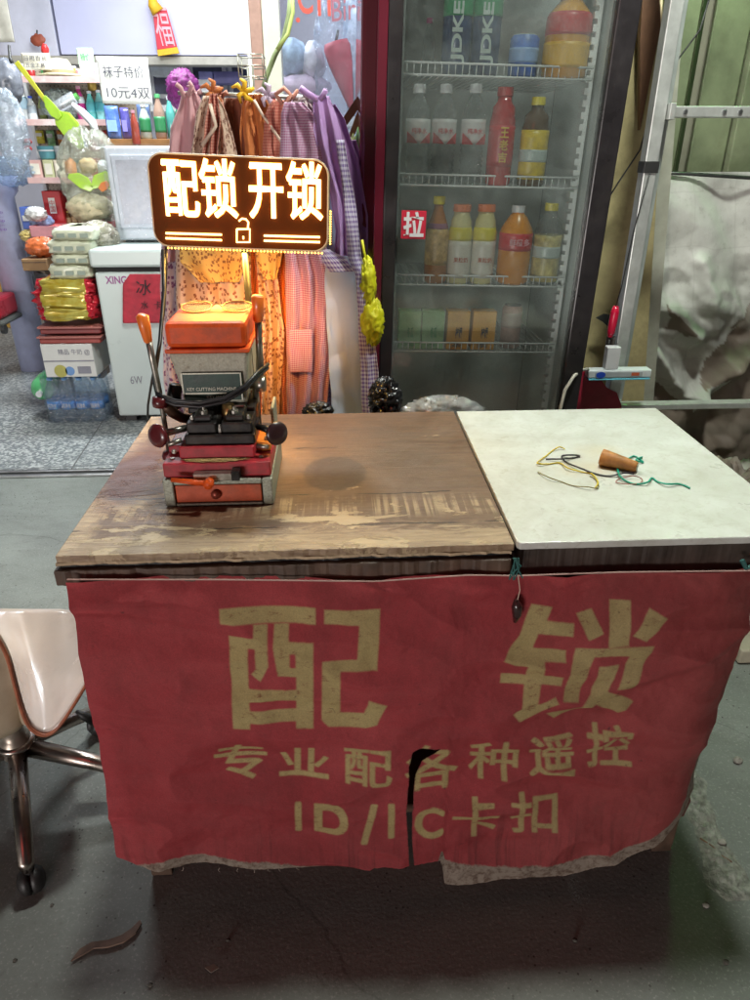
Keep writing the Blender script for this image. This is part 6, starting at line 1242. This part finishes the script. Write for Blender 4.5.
# vise
VY0, VY1 = 1.145, 1.235
q = MB(); q.box((-.272, VY0, TZ + .1035), (-.150, VY1, TZ + .122)); q.box((-.268, VY0 + .006, TZ + .1225), (-.216, VY1 - .01, TZ + .142)); q.box((-.208, VY0 + .006, TZ + .1225), (-.154, VY1 - .01, TZ + .142)); q.box((-.255, VY0 + .012, TZ + .1425), (-.224, VY1 - .02, TZ + .153)); q.box((-.20, VY0 + .012, TZ + .1425), (-.168, VY1 - .02, TZ + .153))
vs = q.build('vise', blkm, mc, bevel=.003)
for x in (-.238, -.185): MB().lathe([(.007, 0), (.007, .006), (.003, .007), (.003, .012), (0, .012)], 12, Matrix.Translation((x, VY0 + .025, TZ + .153))).build('jaw_screw', grym, vs)
for s_, m_ in ((-1, mat('knob_brown', (.10, .012, .015), .3, coat=.3)), (1, mat('knob_blackred', (.03, .012, .014), .3, coat=.3))):
    xe = -.272 if s_ < 0 else -.150; xk = -.3195 if s_ < 0 else -.1125
    MB().tube([(xe, 1.185, TZ + .122), (xk - s_ * .006, 1.165, TZ + .119)], [.006, .0065], 12).build('shaft', grym if s_ < 0 else blkm, mc, smooth=True)
    q = Vector((xk, 1.155, TZ + .119)); ax = Vector((s_ * .55, -.85, .15)).normalized().to_track_quat('Z', 'Y').to_matrix().to_4x4()
    MB().lathe([(.009, -.014), (.011, -.006), (.0195, -.004), (.0215, 0), (.0195, .004), (.010, .006), (0, .0055)], 26, Matrix.Translation(q) @ ax).build('clamp_knob', m_, mc, smooth=True)
# cutter area beneath the head
B((-.262, 1.245, TZ + .0545), (-.175, 1.335, TZ + .165)).build('column', mat('column_dark', (.10, .10, .08), .5, .3, var=.4), mc, bevel=.004)
MB().lathe([(.022, 0), (.024, .01), (.024, .022), (.014, .024), (.014, .036)], 22, Matrix.Translation((-.232, 1.20, TZ + .122))).build('cutter_housing', blkm, mc, smooth=True)
MB().lathe([(.003, 0), (.003, .03)], 10, Matrix.Translation((-.232, 1.198, TZ + .103))).build('cutter', grym, mc)
MB().lathe([(.012, 0), (.014, .012), (.010, .03)], 16, Matrix.Translation((-.20, 1.20, TZ + .130))).build('probe', mat('brass', (.45, .30, .12), .35, .9), mc, smooth=True)
B((-.275, 1.21, TZ + .138), (-.155, 1.30, TZ + .150)).build('carrier', blkm, mc, bevel=.003)
# head
hx0, hx1, hy0, hy1 = -.294, -.158, 1.200, 1.360
hz0, hz1 = TZ + .158, TZ + .252
def taper(x0, x1, y0, y1, z0, z1, ix, iy):
    mb = MB(); mb.v = [Vector(p) for p in ((x0 + ix, y0 + iy, z0), (x1 - ix * .4, y0 + iy, z0), (x1 - ix * .4, y1, z0), (x0 + ix, y1, z0), (x0, y0, z1), (x1, y0, z1), (x1, y1, z1), (x0, y1, z1))]
    mb.f = [[3, 2, 1, 0], [4, 5, 6, 7], [0, 1, 5, 4], [1, 2, 6, 5], [2, 3, 7, 6], [3, 0, 4, 7]]; return mb
hd = taper(hx0, hx1, hy0, hy1, hz0, hz1, .020, .008).build('housing', mat('housing_grey', (.40, .39, .31), .5, .15, var=.2, vs=260, bump=.4, bs=200, dirt=(.18, .13, .08), dirtamt=.5), mc, bevel=.005)
B((hx0 - .004, hy0 - .005, hz1 + .0005), (hx1 + .004, hy1 + .003, hz1 + .008)).build('lid_rim', org_, mc, bevel=.002)
taper(hx0 - .001, hx1 + .001, hy0 - .002, hy1, hz1 + .0085, hz1 + .053, 0, 0).build('lid', org_, mc, bevel=.009)
B((hx1 + .0012, 1.245, hz0 + .03), (hx1 + .0022, 1.247, hz1 - .004)).build('side_seam', bk, hd)
pl = B((-.276, hy0 - .0035, hz0 + .010), (-.172, hy0 + .004, hz0 + .060)).build('name_plate', mat('plate_green', (.006, .035, .022), .4, var=.4, vs=40, dirt=(.05, .04, .03)), mc, bevel=.001)
mb = MB()
for (a, b_, c_, d_) in ((-.276, -.274, 0, 1), (-.174, -.172, 0, 1)): mb.box((a, hy0 - .0046, hz0 + .010), (b_, hy0 - .0038, hz0 + .060))
mb.box((-.2735, hy0 - .0046, hz0 + .058), (-.1745, hy0 - .0038, hz0 + .060)); mb.build('plate_border', mat('plate_silver', (.45, .44, .36), .4, .5), pl)
lettering('KEY CUTTING MACHINE', (-.268, hy0 - .0044, hz0 + .028), (.086, 0, 0), (0, 0, .006), mat('plate_silver', ()), pl)
lettering('KEY MACHINE', (-.235, hy0 - .0044, hz0 + .014), (.05, 0, 0), (0, 0, .005), mat('plate_silver', ()), pl)
B((-.272, hy0 - .0048, hz0 + .022), (-.20, hy0 - .0042, hz0 + .0245)).build('plate_line', mat('plate_silver', ()), pl)
# small ironwork round the vise and slides
for k, (x, y, z, r, h) in enumerate(((-.262, 1.150, .0805, .005, .006), (-.172, 1.150, .0805, .005, .006), (-.290, 1.135, .0945, .0045, .006), (-.135, 1.19, .0945, .0045, .006), (-.212, 1.160, .122, .004, .014), (-.26, 1.17, .142, .004, .008), (-.162, 1.17, .142, .004, .008))):
    MB().lathe([(r, 0), (r, h * .6), (r * .6, h * .62), (r * .55, h), (0, h)], 6, Matrix.Translation((x, y, TZ + z))).build('screw', grym, mc)
sp_ = [(-.245 + .0055 * math.cos(a), 1.205 + .0055 * math.sin(a), TZ + .128 + a * .0006) for a in [i * .5 for i in range(90)]]
MB().tube(sp_, .0009, 5).build('spring', grym, mc, smooth=True)
MB().lathe([(.013, 0), (.015, .002), (.015, .006), (.013, .008)], 24, Matrix.Translation((-.232, 1.198, TZ + .104))).build('cutter_wheel', mat('brass', ()), mc)
MB().tube([(-.278, 1.15, TZ + .112), (-.300, 1.14, TZ + .108)], .0045, 10).build('index_pin', grym, mc, smooth=True)
MB().tube([(-.148, 1.15, TZ + .098), (-.128, 1.14, TZ + .100)], .004, 10).build('index_pin', grym, mc, smooth=True)
B((-.250, 1.139, TZ + .083), (-.185, 1.1405, TZ + .090)).build('scale_strip', mat('brass', ()), mc)
random.seed(5)
q = blob((-.22, 1.132, TZ + .0815), (.05, .010, .0012), .5, 30, 40, 12, 91).build('brass_filings', mat('filings', (.40, .28, .12), .5, .6, var=.6, vs=300, bump=1, bs=600), mc)
B((-.205, 1.20, TZ + .1425), (-.170, 1.235, TZ + .157)).build('clamp_block', grym, mc, bevel=.002)
# left lever assembly
lv = MB().tube([(-.3275, 1.185, TZ + .243), (-.327, 1.185, TZ + .22), (-.322, 1.19, TZ + .15), (-.316, 1.195, TZ + .10), (-.312, 1.197, TZ + .07)], [.0055, .0055, .005, .0045, .004], 10).build('left_lever', grym, mc, smooth=True)
MB().tube([(-.3305, 1.185, TZ + .322), (-.330, 1.185, TZ + .316), (-.3275, 1.185, TZ + .29), (-.3245, 1.185, TZ + .272)], [.008, .0118, .0108, .0075], 14).build('grip', orh, lv, smooth=True)
bpy.data.objects.remove(lv); 
lv = MB().tube([aty(148, 338, 1.185), aty(153, 362, 1.185), aty(160, 395, 1.19), aty(165, 425, 1.195), aty(169, 452, 1.197)], [.0055, .0055, .005, .0045, .0045], 10).build('left_lever', grym, mc, smooth=True)
for o in list(bpy.data.objects):
    if o.name == 'grip': bpy.data.objects.remove(o)
MB().tube([aty(142, 314, 1.185), aty(142, 316, 1.185), aty(145, 328, 1.185), aty(148, 341, 1.185), aty(148.5, 343, 1.185)], [.006, .0105, .0098, .0072, .005], 14).build('grip', orh, lv, smooth=True)
MB().lathe([(.006, -.010), (.013, -.008), (.014, 0), (.013, .008), (.006, .010)], 16, Matrix.Translation(aty(160, 402, 1.185)) @ Matrix.Rotation(R(8), 4, 'Y')).build('lever_collar', mat('knob_brown', ()), mc, smooth=True)
MB().lathe([(0, -.008), (.012, -.006), (.013, 0), (.010, .007), (0, .009)], 16, Matrix.Translation(aty(169, 455, 1.195))).build('lever_foot', mat('knob_brown', ()), mc, smooth=True)
MB().tube([aty(162, 402, 1.19), aty(172, 412, 1.20), aty(182, 418, 1.22), aty(196, 420, 1.24)], [.009, .010, .009, .009], 12).build('lever_arm', mat('arm_brown', (.10, .05, .03), .45, .5, var=.4), mc, smooth=True)
# right lever
lv = MB().tube([aty(258, 318, 1.25), aty(259, 345, 1.25), aty(261, 375, 1.25)], .0062, 12).build('right_lever', grym, mc, smooth=True)
MB().tube([aty(257.5, 295, 1.25), aty(257.5, 297, 1.25), aty(258, 308, 1.25), aty(258, 320, 1.25), aty(258, 322, 1.25)], [.007, .0115, .0105, .009, .006], 14).build('grip', orh, lv, smooth=True)
c = aty(256, 384, 1.25); MB().lathe([(.008, -.028), (.009, -.001), (.014, 0), (.0145, .016), (.012, .018), (0, .018)], 20, Matrix.Translation(c) @ Matrix.Rotation(R(90), 4, 'Y')).build('lever_hub', grym, mc, smooth=True)
MB().tube([aty(255, 388, 1.26), aty(257, 402, 1.27), aty(256, 416, 1.27)], .006, 10).build('rack_rod', grym, mc, smooth=True)
B((-.132, 1.26, TZ + .0545), (-.126, 1.33, TZ + .13)).build('side_fin', ham, mc, bevel=.002)
MB().tube([aty(176, 385, 1.24), aty(174, 395, 1.24), aty(176, 408, 1.24)], [.012, .013, .010], 12).build('left_motor_boss', blkm, mc, smooth=True)
# power cord of the machine, looped across its front
q = MB()
for dz, rr_ in ((0, .0036), (.008, .0032)):
    q.tube([aty(x, y + dz * 500, Yc) for x, y, Yc in ((163, 250, 1.40), (164, 290, 1.36), (160, 340, 1.30), (154, 378, 1.22), (158, 394, 1.185), (175, 401, 1.175), (200, 403, 1.172), (225, 398, 1.176), (245, 386, 1.185), (258, 372, 1.215), (268, 364, 1.28))], rr_, 8)
q.build('power_cord', mat('cord_black', (.018, .018, .02), .4), mc, smooth=True)
# glasses
t = thing('reading_glasses', 'thin gold rimmed reading glasses lying on top of the key machine', 'glasses', (-.225, 1.30, hz1 + .054))
gz = hz1 + .060; gold = mat('gold_wire', (.6, .42, .18), .3, .95)
for x in (aty(196, 307, 1.29).x, aty(237, 307, 1.29).x):
    ring = [(x + .027 * math.cos(a), 1.295 + .021 * math.sin(a), gz + .006 * math.sin(a)) for a in [2 * math.pi * i / 26 for i in range(27)]]
    f_ = MB().tube(ring, .0011, 6, False).build('rim', gold, t, smooth=True)
    MB().lathe([(0, 0), (.0265, 0), (.0265, .001), (0, .001)], 26, Matrix.Translation((x, 1.295, gz)) @ Matrix.Rotation(R(16), 4, 'X') @ Matrix.Scale(.78, 4, (0, 1, 0))).build('lens', film('lens', (.96, .92, .84), .03, (.8, .7, .5), .05), f_)
xa, xb = aty(196, 307, 1.29).x, aty(237, 307, 1.29).x
MB().tube([(xa + .027, 1.295, gz), (xa + .034, 1.301, gz + .004), (xb - .034, 1.301, gz + .004), (xb - .027, 1.295, gz)], .0012, 6).build('bridge', gold, t, smooth=True)
for s_, x in ((-1, xa), (1, xb)): MB().tube([(x + s_ * .027, 1.298, gz + .001), (x + s_ * .031, 1.31, gz + .001), (x + s_ * .022, 1.35, hz1 + .056), (x - s_ * .02, 1.357, hz1 + .056)], .001, 6).build('temple', gold, t, smooth=True)

def glyph_tube(s, org, ux, uz, r, m, parent, name):
    v, f, _ = text_geo(s); org, ux, uz = Vector(org), Vector(ux), Vector(uz); ec = {}; key = lambda p: (round(float(p[0]), 4), round(float(p[1]), 4))
    for q in f:
        for i in range(len(q)):
            a, b_ = key(v[q[i - 1]]), key(v[q[i]]); e = (min(a, b_), max(a, b_)); ec[e] = ec.get(e, 0) + 1
    adj = {}
    for (a, b_), c_ in ec.items():
        if c_ == 1: adj.setdefault(a, []).append(b_); adj.setdefault(b_, []).append(a)
    P = lambda p: org + ux * p[0] + uz * p[1]; mb = MB(); mb.v = [P(p) for p in v]; mb.f = [list(q) for q in f]; seen = set()
    for st in list(adj):
        if st in seen: continue
        loop = [st]; seen.add(st); cur = st
        while True:
            nx_ = [p for p in adj[cur] if p not in seen]
            if not nx_: break
            cur = nx_[0]; seen.add(cur); loop.append(cur)
        if len(loop) > 2: mb.tube([P(p) for p in loop] + [P(loop[0])], r, 6, False)
    return mb.build(name, m, parent, smooth=True)
# ---------------------------------------------------------------- lit sign
SY = 1.43
sg = thing('light_sign', 'glowing amber sign board with bright characters and a padlock symbol behind the key machine', 'sign', (-.17, SY, TZ))
A, Bs, C = aty(156, 245, SY), aty(327, 251, SY), aty(157, 154, SY)
ux = (Bs - A).normalized(); L_ = (Bs - A).length; uz = Vector((-ux.z, 0, ux.x)); Hh = (C - A).length; org0 = A
def SP(a, b_, y=0.0): return org0 + ux * a + uz * b_ + Vector((0, y, 0))
def rrect(x0, x1, z0, z1, r, n_=8, y=0.0):
    P = []
    for cx, cz, a0 in ((x1 - r, z0 + r, -90), (x1 - r, z1 - r, 0), (x0 + r, z1 - r, 90), (x0 + r, z0 + r, 180)):
        for i in range(n_ + 1): a = R(a0 + 90 * i / n_); P.append(SP(cx + r * math.cos(a), cz + r * math.sin(a), y))
    return P
MB().prism(rrect(0, L_, 0, Hh, .026), (0, .006, 0)).build('face_board', mat('sign_face', (.13, .035, .003), .7, spec=.15, var=.08, vs=6, bump=0), sg)
MB().prism(rrect(.002, L_ + .004, -.003, Hh - .002, .026, y=.0065), (0, .020, 0)).build('clear_body', mat('sign_body', (.65, .55, .38), .35, transl=.5), sg)
P = rrect(-.001, L_ + .001, -.001, Hh + .001, .027, 10, -.001); MB().tube(P + [P[0]], .0016, 6, False).build('edge_trim', mat('trim_cream', (.75, .62, .42), .4), sg)
glow = emit('neon_white', (1.0, .80, .42), 5.0); glow2 = emit('neon_amber', (1.0, .40, .05), 2.6)
xs_ = [(165, 198, 160, 217), (201, 237, 158, 218), (249, 284, 163, 219), (286, 324, 161, 220)]
def SPpx(x, y): v = aty(x, y, SY); d = v - org0; return d.dot(ux), d.dot(uz)
for ch_, (x0, x1, r0, r1) in zip('配锁开锁', xs_):
    a0, b0 = SPpx(x0 + 1.5, r1 - 1.5); a1, b1 = SPpx(x1 - 1.5, r0 + 1.5)
    glyph_tube(ch_, SP(a0, b0, -.0040), ux * (a1 - a0), uz * (b1 - b0), .0013, glow, sg, 'lit_character')
    glyph_tube(ch_, SP(a0, b0, -.0006), ux * (a1 - a0), uz * (b1 - b0),   .0027, glow2, sg, 'amber_halo')
for (x0, x1, y0, y1) in ((166, 222, 233, 234.5), (166, 222, 238, 240), (264, 320, 235.5, 237), (264, 320, 240.5, 242)):
    p, q_ = SP(*SPpx(x0, y0), -.003), SP(*SPpx(x1, y1), -.003); MB().tube([p, q_], .0019, 8).build('lit_line', emit('neon_line', (1, .62, .2), 5.0), sg, smooth=True)
pk_ = [SP(*SPpx(x, y), -.003) for x, y in ((237, 229), (250, 229), (250, 242), (237, 242), (237, 229))]
lock = MB().tube(pk_, .0018, 8).tube([SP(*SPpx(x, y), -.003) for x, y in ((248, 229), (248.5, 222), (246, 219), (242, 218.5), (239, 221))], .0017, 8).tube([SP(*SPpx(243.5, 236), -.003), SP(*SPpx(243.5, 239), -.003)], .0016, 8)
lock.build('lit_padlock', emit('neon_line', (1, .62, .2), 5.0) , sg, smooth=True)
# led rope along the lower and right rear edge
leds = MB(); nled = 46
for i in range(nled):
    a = .02 + (L_ - .03) * i / (nled - 1); p = SP(a, -.006, .012); leds.lathe([(0, -.0022), (.0022, 0), (0, .0022)], 6, Matrix.Translation(p))
for i in range(14): p = SP(L_ + .006, .0 + .012 + i * .0045, .012); leds.lathe([(0, -.0022), (.0022, 0), (0, .0022)], 6, Matrix.Translation(p))
leds.build('led_chain', emit('led_amber', (1.0, .52, .08), 6), sg)
MB().tube([(org0.x + L_ * .5, SY + .035, TZ + .001), (org0.x + L_ * .5, SY + .035, A.z + .08)], .007, 10).build('post', darksteel, sg, smooth=True)
MB().lathe([(.05, 0), (.05, .006), (.012, .01)], 24, Matrix.Translation((org0.x + L_ * .5, SY + .035, TZ + .0005))).build('foot_plate', darksteel, sg, smooth=True)
lb_ = lamp('sign_back_lamp', 'AREA', SP(L_ * .44, .0, .045), 1.05, (1.0, .36, .05), .2, .03, target=SP(L_ * .40, -.26, .55), spread=48)
lamp('sign_under_lamp', 'AREA', SP(L_ * .5, -.010, .02), 2.6, (1.0, .55, .10), .26, .02, target=SP(L_ * .5, -.3, -.06))
tag(MB().tube([aty(x, y, Y_) for x, y, Y_ in ((166, 246, 1.45), (166, 275, 1.47), (164, 310, 1.5), (158, 350, 1.53), (152, 380, 1.56), (148, 405, 1.60), (147, 440, 1.62))], .0028, 8).build('sign_cable', mat('cord_black', ()), smooth=True), 'black cable hanging from the lit sign in front of the freezer', 'cable')

# ---------------------------------------------------------------- things on the white top
ZW = TZ + .004
def zp(x, y, dz=.002): return atz(x, y, ZW + dz)
t = thing('wooden_cone', 'brown wooden cone shaped plug lying on the white board', 'plug', zp(618, 465))
a, b = atz(601, 457, ZW + .017), atz(637, 467, ZW + .011)
MB().tube([a, a.lerp(b, .02), a.lerp(b, .3), a.lerp(b, .95), b], [.0155, .0172, .0155, .0105, .0095], 18).build('plug', mat('cork_wood', (.34, .14, .03), .6, var=.3, vs=50, bump=.4, bs=90), t, smooth=True)
MB().tube([b, b + (b - a) * .02], [.007, .007], 14).build('end_cap', mat('end_green', (.35, .4, .28), .5), t)
grn = mat('green_cord', (.01, .30, .20), .45); ylw = mat('yellow_cord', (.55, .42, .03), .5); olv = mat('olive_cord', (.22, .19, .07), .6); blc = mat('black_wire2', (.035, .03, .035), .4)
def wirep(pts, r, m, label, nm='cord', sm=3):
    P = []
    for i, (x, y) in enumerate(pts):
        P.append(zp(x, y, r + .0005 + (.004 if i % 3 == 1 and 0 < i < len(pts) - 1 else 0)))
    Q = []
    for i in range(len(P) - 1):
        p0, p1, p2, p3 = P[max(i - 1, 0)], P[i], P[i + 1], P[min(i + 2, len(P) - 1)]
        for k in range(sm + 1):
            s = k / (sm + 1); Q.append(.5 * ((2 * p1) + (p2 - p0) * s + (2 * p0 - 5 * p1 + 4 * p2 - p3) * s * s + (3 * p1 - p0 - 3 * p2 + p3) * s ** 3))
    Q.append(P[-1]); return tag(MB().tube(Q, r, 7).build(nm, m, smooth=True), label, 'cord')
wirep([(642, 457), (636, 460), (643, 462), (634, 456), (626, 460), (618, 458), (617, 466), (620, 476), (628, 482), (638, 484), (648, 482), (652, 478), (658, 482), (668, 484), (680, 484), (690, 488)], .0018, grn, 'green cord looping round the wooden plug on the white board')
wirep([(565, 449), (559, 447), (552, 451), (546, 456), (537, 463), (548, 464), (560, 463), (568, 468), (582, 472), (592, 474), (598, 482), (595, 488)], .0014, ylw, 'yellow cord bent at the left of the tangle on the white board')
wirep([(538, 472), (548, 477), (562, 482), (574, 486), (588, 487), (598, 488), (596, 480), (590, 476)], .0011, olv, 'thin olive cord at the front of the tangle')
wirep([(546, 459), (560, 459), (572, 458), (580, 456), (572, 455), (562, 456), (566, 462), (580, 468), (596, 474), (610, 476), (624, 473), (634, 474)], .0018, blc, 'black cord running from the yellow one towards the wooden plug', 'cord')
wirep([(622, 478), (634, 476), (642, 479), (640, 483), (628, 484), (616, 482), (622, 477)], .001, mat('pinkish_wire', (.35, .15, .12), .5), 'thin reddish wire curl in front of the wooden plug')

# bags behind the tables
tag(blob(aty(385, 400, 1.72), (.038, .04, .052), .5, 5, 60, 46, 71, True).build('black_bag', mat('black_film', (.012, .012, .014), .28, coat=.25, bump=0), smooth=True), 'shiny black plastic bag behind the plywood table below the violet apron', 'bag')
tag(blob(aty(318, 412, 1.68), (.034, .03, .022), .5, 5, 50, 36, 75, True).build('black_bag', mat('black_film', ()), smooth=True), 'small dark crumpled bag peeking over the table edge under the pink gingham apron', 'bag')
tag(blob(aty(442, 418, 1.70), (.10, .05, .050), .5, 13, 70, 40, 73, True).build('white_bag', film('white_bag', (.93, .95, .95), .28, (.75, .78, .78), .5, 18), smooth=True), 'crumpled clear white bag behind the joint of the two tables', 'bag')
tag(blob(aty(418, 420, 1.74), (.05, .04, .03), .3, 6, 24, 18, 74).build('pink_pack', mat('pink_pack', (.5, .2, .17), .5, var=.4, vs=30), smooth=True), 'small pinkish pack inside the shadow of the clear bag', 'pack')

# ---------------------------------------------------------------- chair
ch = thing('swivel_chair', 'low white moulded swivel chair on a chrome star base, cut by the left edge', 'chair', (-.80, 1.24, 0))
shell_w = mat('shell_white', (.66, .56, .50), .22, coat=.5, var=.04, dirt=(.40, .28, .22), dirtamt=.55, vs=11, bump=.1); shell_e = mat('shell_edge', (.38, .12, .06), .5, var=.3, vs=60)
def cat_(P, n_=6):
    Q = []
    for i in range(len(P) - 1):
        p0, p1, p2, p3 = [np.array(P[max(0, min(len(P) - 1, k))]) for k in (i - 1, i, i + 1, i + 2)]
        for k in range(n_): s = k / n_; Q.append(.5 * ((2 * p1) + (p2 - p0) * s + (2 * p0 - 5 * p1 + 4 * p2 - p3) * s * s + (3 * p1 - p0 - 3 * p2 + p3) * s ** 3))
    Q.append(np.array(P[-1])); return Q
CY0 = 1.115
rim = [(-60, 560, 1.07), (-36, 590, 1.08), (-18, 612, 1.09), (-4, 632, 1.10), (8, 655, 1.11), (16, 685, 1.115), (23, 710, 1.115), (31, 726, 1.115), (43, 733, 1.115), (54, 730, 1.12), (64, 719, 1.13), (74, 704, 1.15), (82, 691, 1.17), (90, 677, 1.19)]
far = [(-70, 616, 1.40), (-50, 613, 1.42), (-36, 612, 1.44), (-24, 611, 1.46), (-12, 611, 1.47), (0, 610, 1.48), (10, 610, 1.49), (22, 610, 1.50), (34, 610, 1.50), (46, 610, 1.50), (58, 610, 1.50), (68, 611, 1.50), (77, 612, 1.49), (84, 616, 1.47)]
near_c = cat_([tuple(aty(*q)) for q in rim], 4); far_c = cat_([tuple(aty(*q)) for q in far], 4); nP = len(near_c)
def sh(u, v):
    k = u * (nP - 1); i = min(int(k), nP - 2); f = k - i; a = near_c[i] * (1 - f) + near_c[i + 1] * f; b = far_c[i] * (1 - f) + far_c[i + 1] * f
    p = a * (1 - v) + b * v; p = p.copy(); p[2] -= .05 * math.sin(math.pi * v) * (1 - u * .6); return Vector(p)
o = MB().grid(sh, 90, 30).build('seat_shell', shell_w, ch, smooth=True, solid=.009)
MB().tube([Vector(p) + Vector((0, -.005, -.001)) for p in near_c], .0038, 6).build('shell_edge', shell_e, ch, smooth=True)
nb = 36
def bk2(u, v):
    k = u * nb; i = min(int(k), nb - 1); f = k - i; a = near_c[i] * (1 - f) + near_c[i + 1] * f; zb_ = near_c[nb][2] - .004
    return Vector((a[0] - .03 * v - .004, a[1] + .004 + .03 * v, a[2] * (1 - v) + min(zb_, a[2]) * v - .004))
MB().grid(bk2, 60, 20).build('back_outside', mat('shell_beige', (.46, .38, .27), .5, var=.08, dirt=(.3, .2, .12), dirtamt=.4), ch, smooth=True, solid=.004)
chrome = mat('chrome', (.40, .34, .30), .30, 1, var=.15, dirt=(.25, .16, .10), dirtamt=.35, vs=25, bump=.05)
hub = Vector((-.775, 1.24, .13))
MB().lathe([(.030, 0), (.034, .004), (.034, .05), (.027, .055), (.025, .075), (.022, .18)], 26, Matrix.Translation(hub)).build('gas_column', mat('column_grey', (.35, .30, .25), .35, .7, dirt=(.2, .14, .1)), ch, smooth=True)
MB().lathe([(.040, .030), (.042, .033), (.042, .042), (.036, .045)], 26, Matrix.Translation(hub)).build('collar', chrome, ch, smooth=True)
casters = [(-.672, .985), (-.50, 1.215), (-.665, 1.43), (-.92, 1.47), (-1.03, 1.16)]
for i, (x, y) in enumerate(casters):
    d = Vector((x, y, 0)) - Vector((hub.x, hub.y, 0)); d.normalize(); s0 = hub + d * .028 + Vector((0, 0, .018)); e = Vector((x, y, .075)); mid = s0.lerp(e, .55) + Vector((0, 0, .004))
    lg = MB().tube([s0, mid, e, e + Vector((0, 0, -.012))], [.021, .019, .016, .012], 12).build('leg', chrome, ch, smooth=True)
    side = Vector((-d.y, d.x, 0)); M = Matrix.Translation((x, y, .029)) @ side.to_track_quat('Z', 'Y').to_matrix().to_4x4()
    cs = MB().lathe([(.010, -.027), (.020, -.023), (.027, -.014), (.029, -.003), (.024, -.002), (.024, .002), (.029, .003), (.027, .014), (.020, .023), (.010, .027)], 24, M).build('caster', mat('caster_black', (.02, .018, .018), .5, var=.4), lg, smooth=True)
    MB().tube([(x, y, .045), (x, y, .066)], .009, 10).build('caster_stem', darksteel, lg)
B((-.68, 1.33, .10), (-.60, 1.36, .12)).build('xx', bk); bpy.data.objects.remove(bpy.data.objects['xx'])
MB().tube([aty(76, 711, 1.33), aty(84, 716, 1.33), aty(98, 724, 1.34)], [.004, .010, .012], 8).build('height_lever', mat('caster_black', ()), ch, smooth=True)

# ---------------------------------------------------------------- on the ground
t = tag(MB().prism([atz(x, y, .004) for x, y in ((71, 962), (80, 950), (92, 943), (108, 941), (122, 936), (132, 929), (140, 921), (142, 924), (136, 934), (124, 943), (108, 948), (94, 949), (84, 955))], (0, 0, .004)).build('dry_strip', mat('dry_strip', (.17, .11, .08), .8, var=.3, vs=40)), 'curved dry brown leaf strip on the ground in front of the chair', 'leaf')
def rub(u, v):
    y = .88 + 1.0 * v; xc = .80 + .12 * v - .02 * fbm(y * 5, 1); w_ = .014 + .022 * fbm(y * 9, 7); x = xc + (u - .5) * 2 * (w_ + .02)
    h = math.sin(math.pi * u) * (.003 + .010 * abs(fbm(x * 22, y * 22, 1))) + .004 * fbm(x * 70, y * 70, 4)
    return Vector((x, y, max(.001, h) if 0 < u < 1 and 0 < v < 1 else .0008))
tag(MB().grid(rub, 40, 180).build('rubble', mat('rubble', (.23, .235, .205), .9, var=.5, vs=60, bump=.8, bs=150, dirt=(.16, .14, .10), dirtamt=.6), smooth=False), 'ragged strip of broken cement along the ground right of the banner', 'rubble', kind='stuff')
stm = mat('stone', (.30, .29, .25), .85, var=.3, vs=50, bump=.8)
tag(B(atz(738, 664, .004) , (atz(738, 664, .004) + Vector((.22, .20, .05)))).build('paving_slab', mat('slab', (.44, .40, .30), .8, var=.15, dirt=(.2, .18, .14)), bevel=.006), 'pale loose slab on the ground cut by the right picture edge', 'slab')
for k, (x, y, s_, lb) in enumerate(((722, 842, .010, 'small stone beside the torn banner corner'), (706, 905, .007, 'tiny stone at the edge of the rubble, nearest the viewer'), (738, 760, .012, 'rough lump at the right edge of the rubble strip'))):
    tag(blob(atz(x, y, s_ * .6), (s_, s_ * .8, s_ * .6), .3, 5, 14, 10, 80 + k).build('stone', stm, smooth=True), lb, 'stone')
for k, (x, y, s_, lb) in enumerate(((52, 905, .004, 'tiny dark pebble just right of the front chair caster'), (150, 985, .005, 'small dark pebble below the curved brown strip'), (228, 940, .004, 'tiny pebble in the shadow under the left half of the banner'), (575, 940, .005, 'small pebble in the shadow under the right half of the banner'), (15, 960, .004, 'tiny pebble in the lower left corner of the ground'), (726, 962, .006, 'small dark pebble in the lower right corner of the ground'), (60, 560, .005, 'small pebble on the ground above the chair seat'))):
    tag(blob(atz(x, y, s_ * .5), (s_, s_ * .8, s_ * .5), .4, 5, 12, 8, 120 + k).build('pebble', mat('dark_stone', (.10, .095, .08), .9, var=.4, vs=80), smooth=True), lb, 'pebble')
tag(MB().prism([atz(x, y, .004) for x, y in ((205, 968), (214, 964), (219, 968), (211, 973))], (0, 0, .001)).build('paper_scrap', mat('scrap', (.30, .27, .22), .8)), 'small torn paper scrap in the shadow in front of the banner', 'scrap')
t = tag(MB().tube([atz(x, y, .003) for x, y in ((700, 838), (712, 846), (722, 856), (732, 862))], .002, 5).build('twig', mat('dry_leaf', ()), smooth=True), 'thin dark twig across the rubble beside the banner', 'twig')
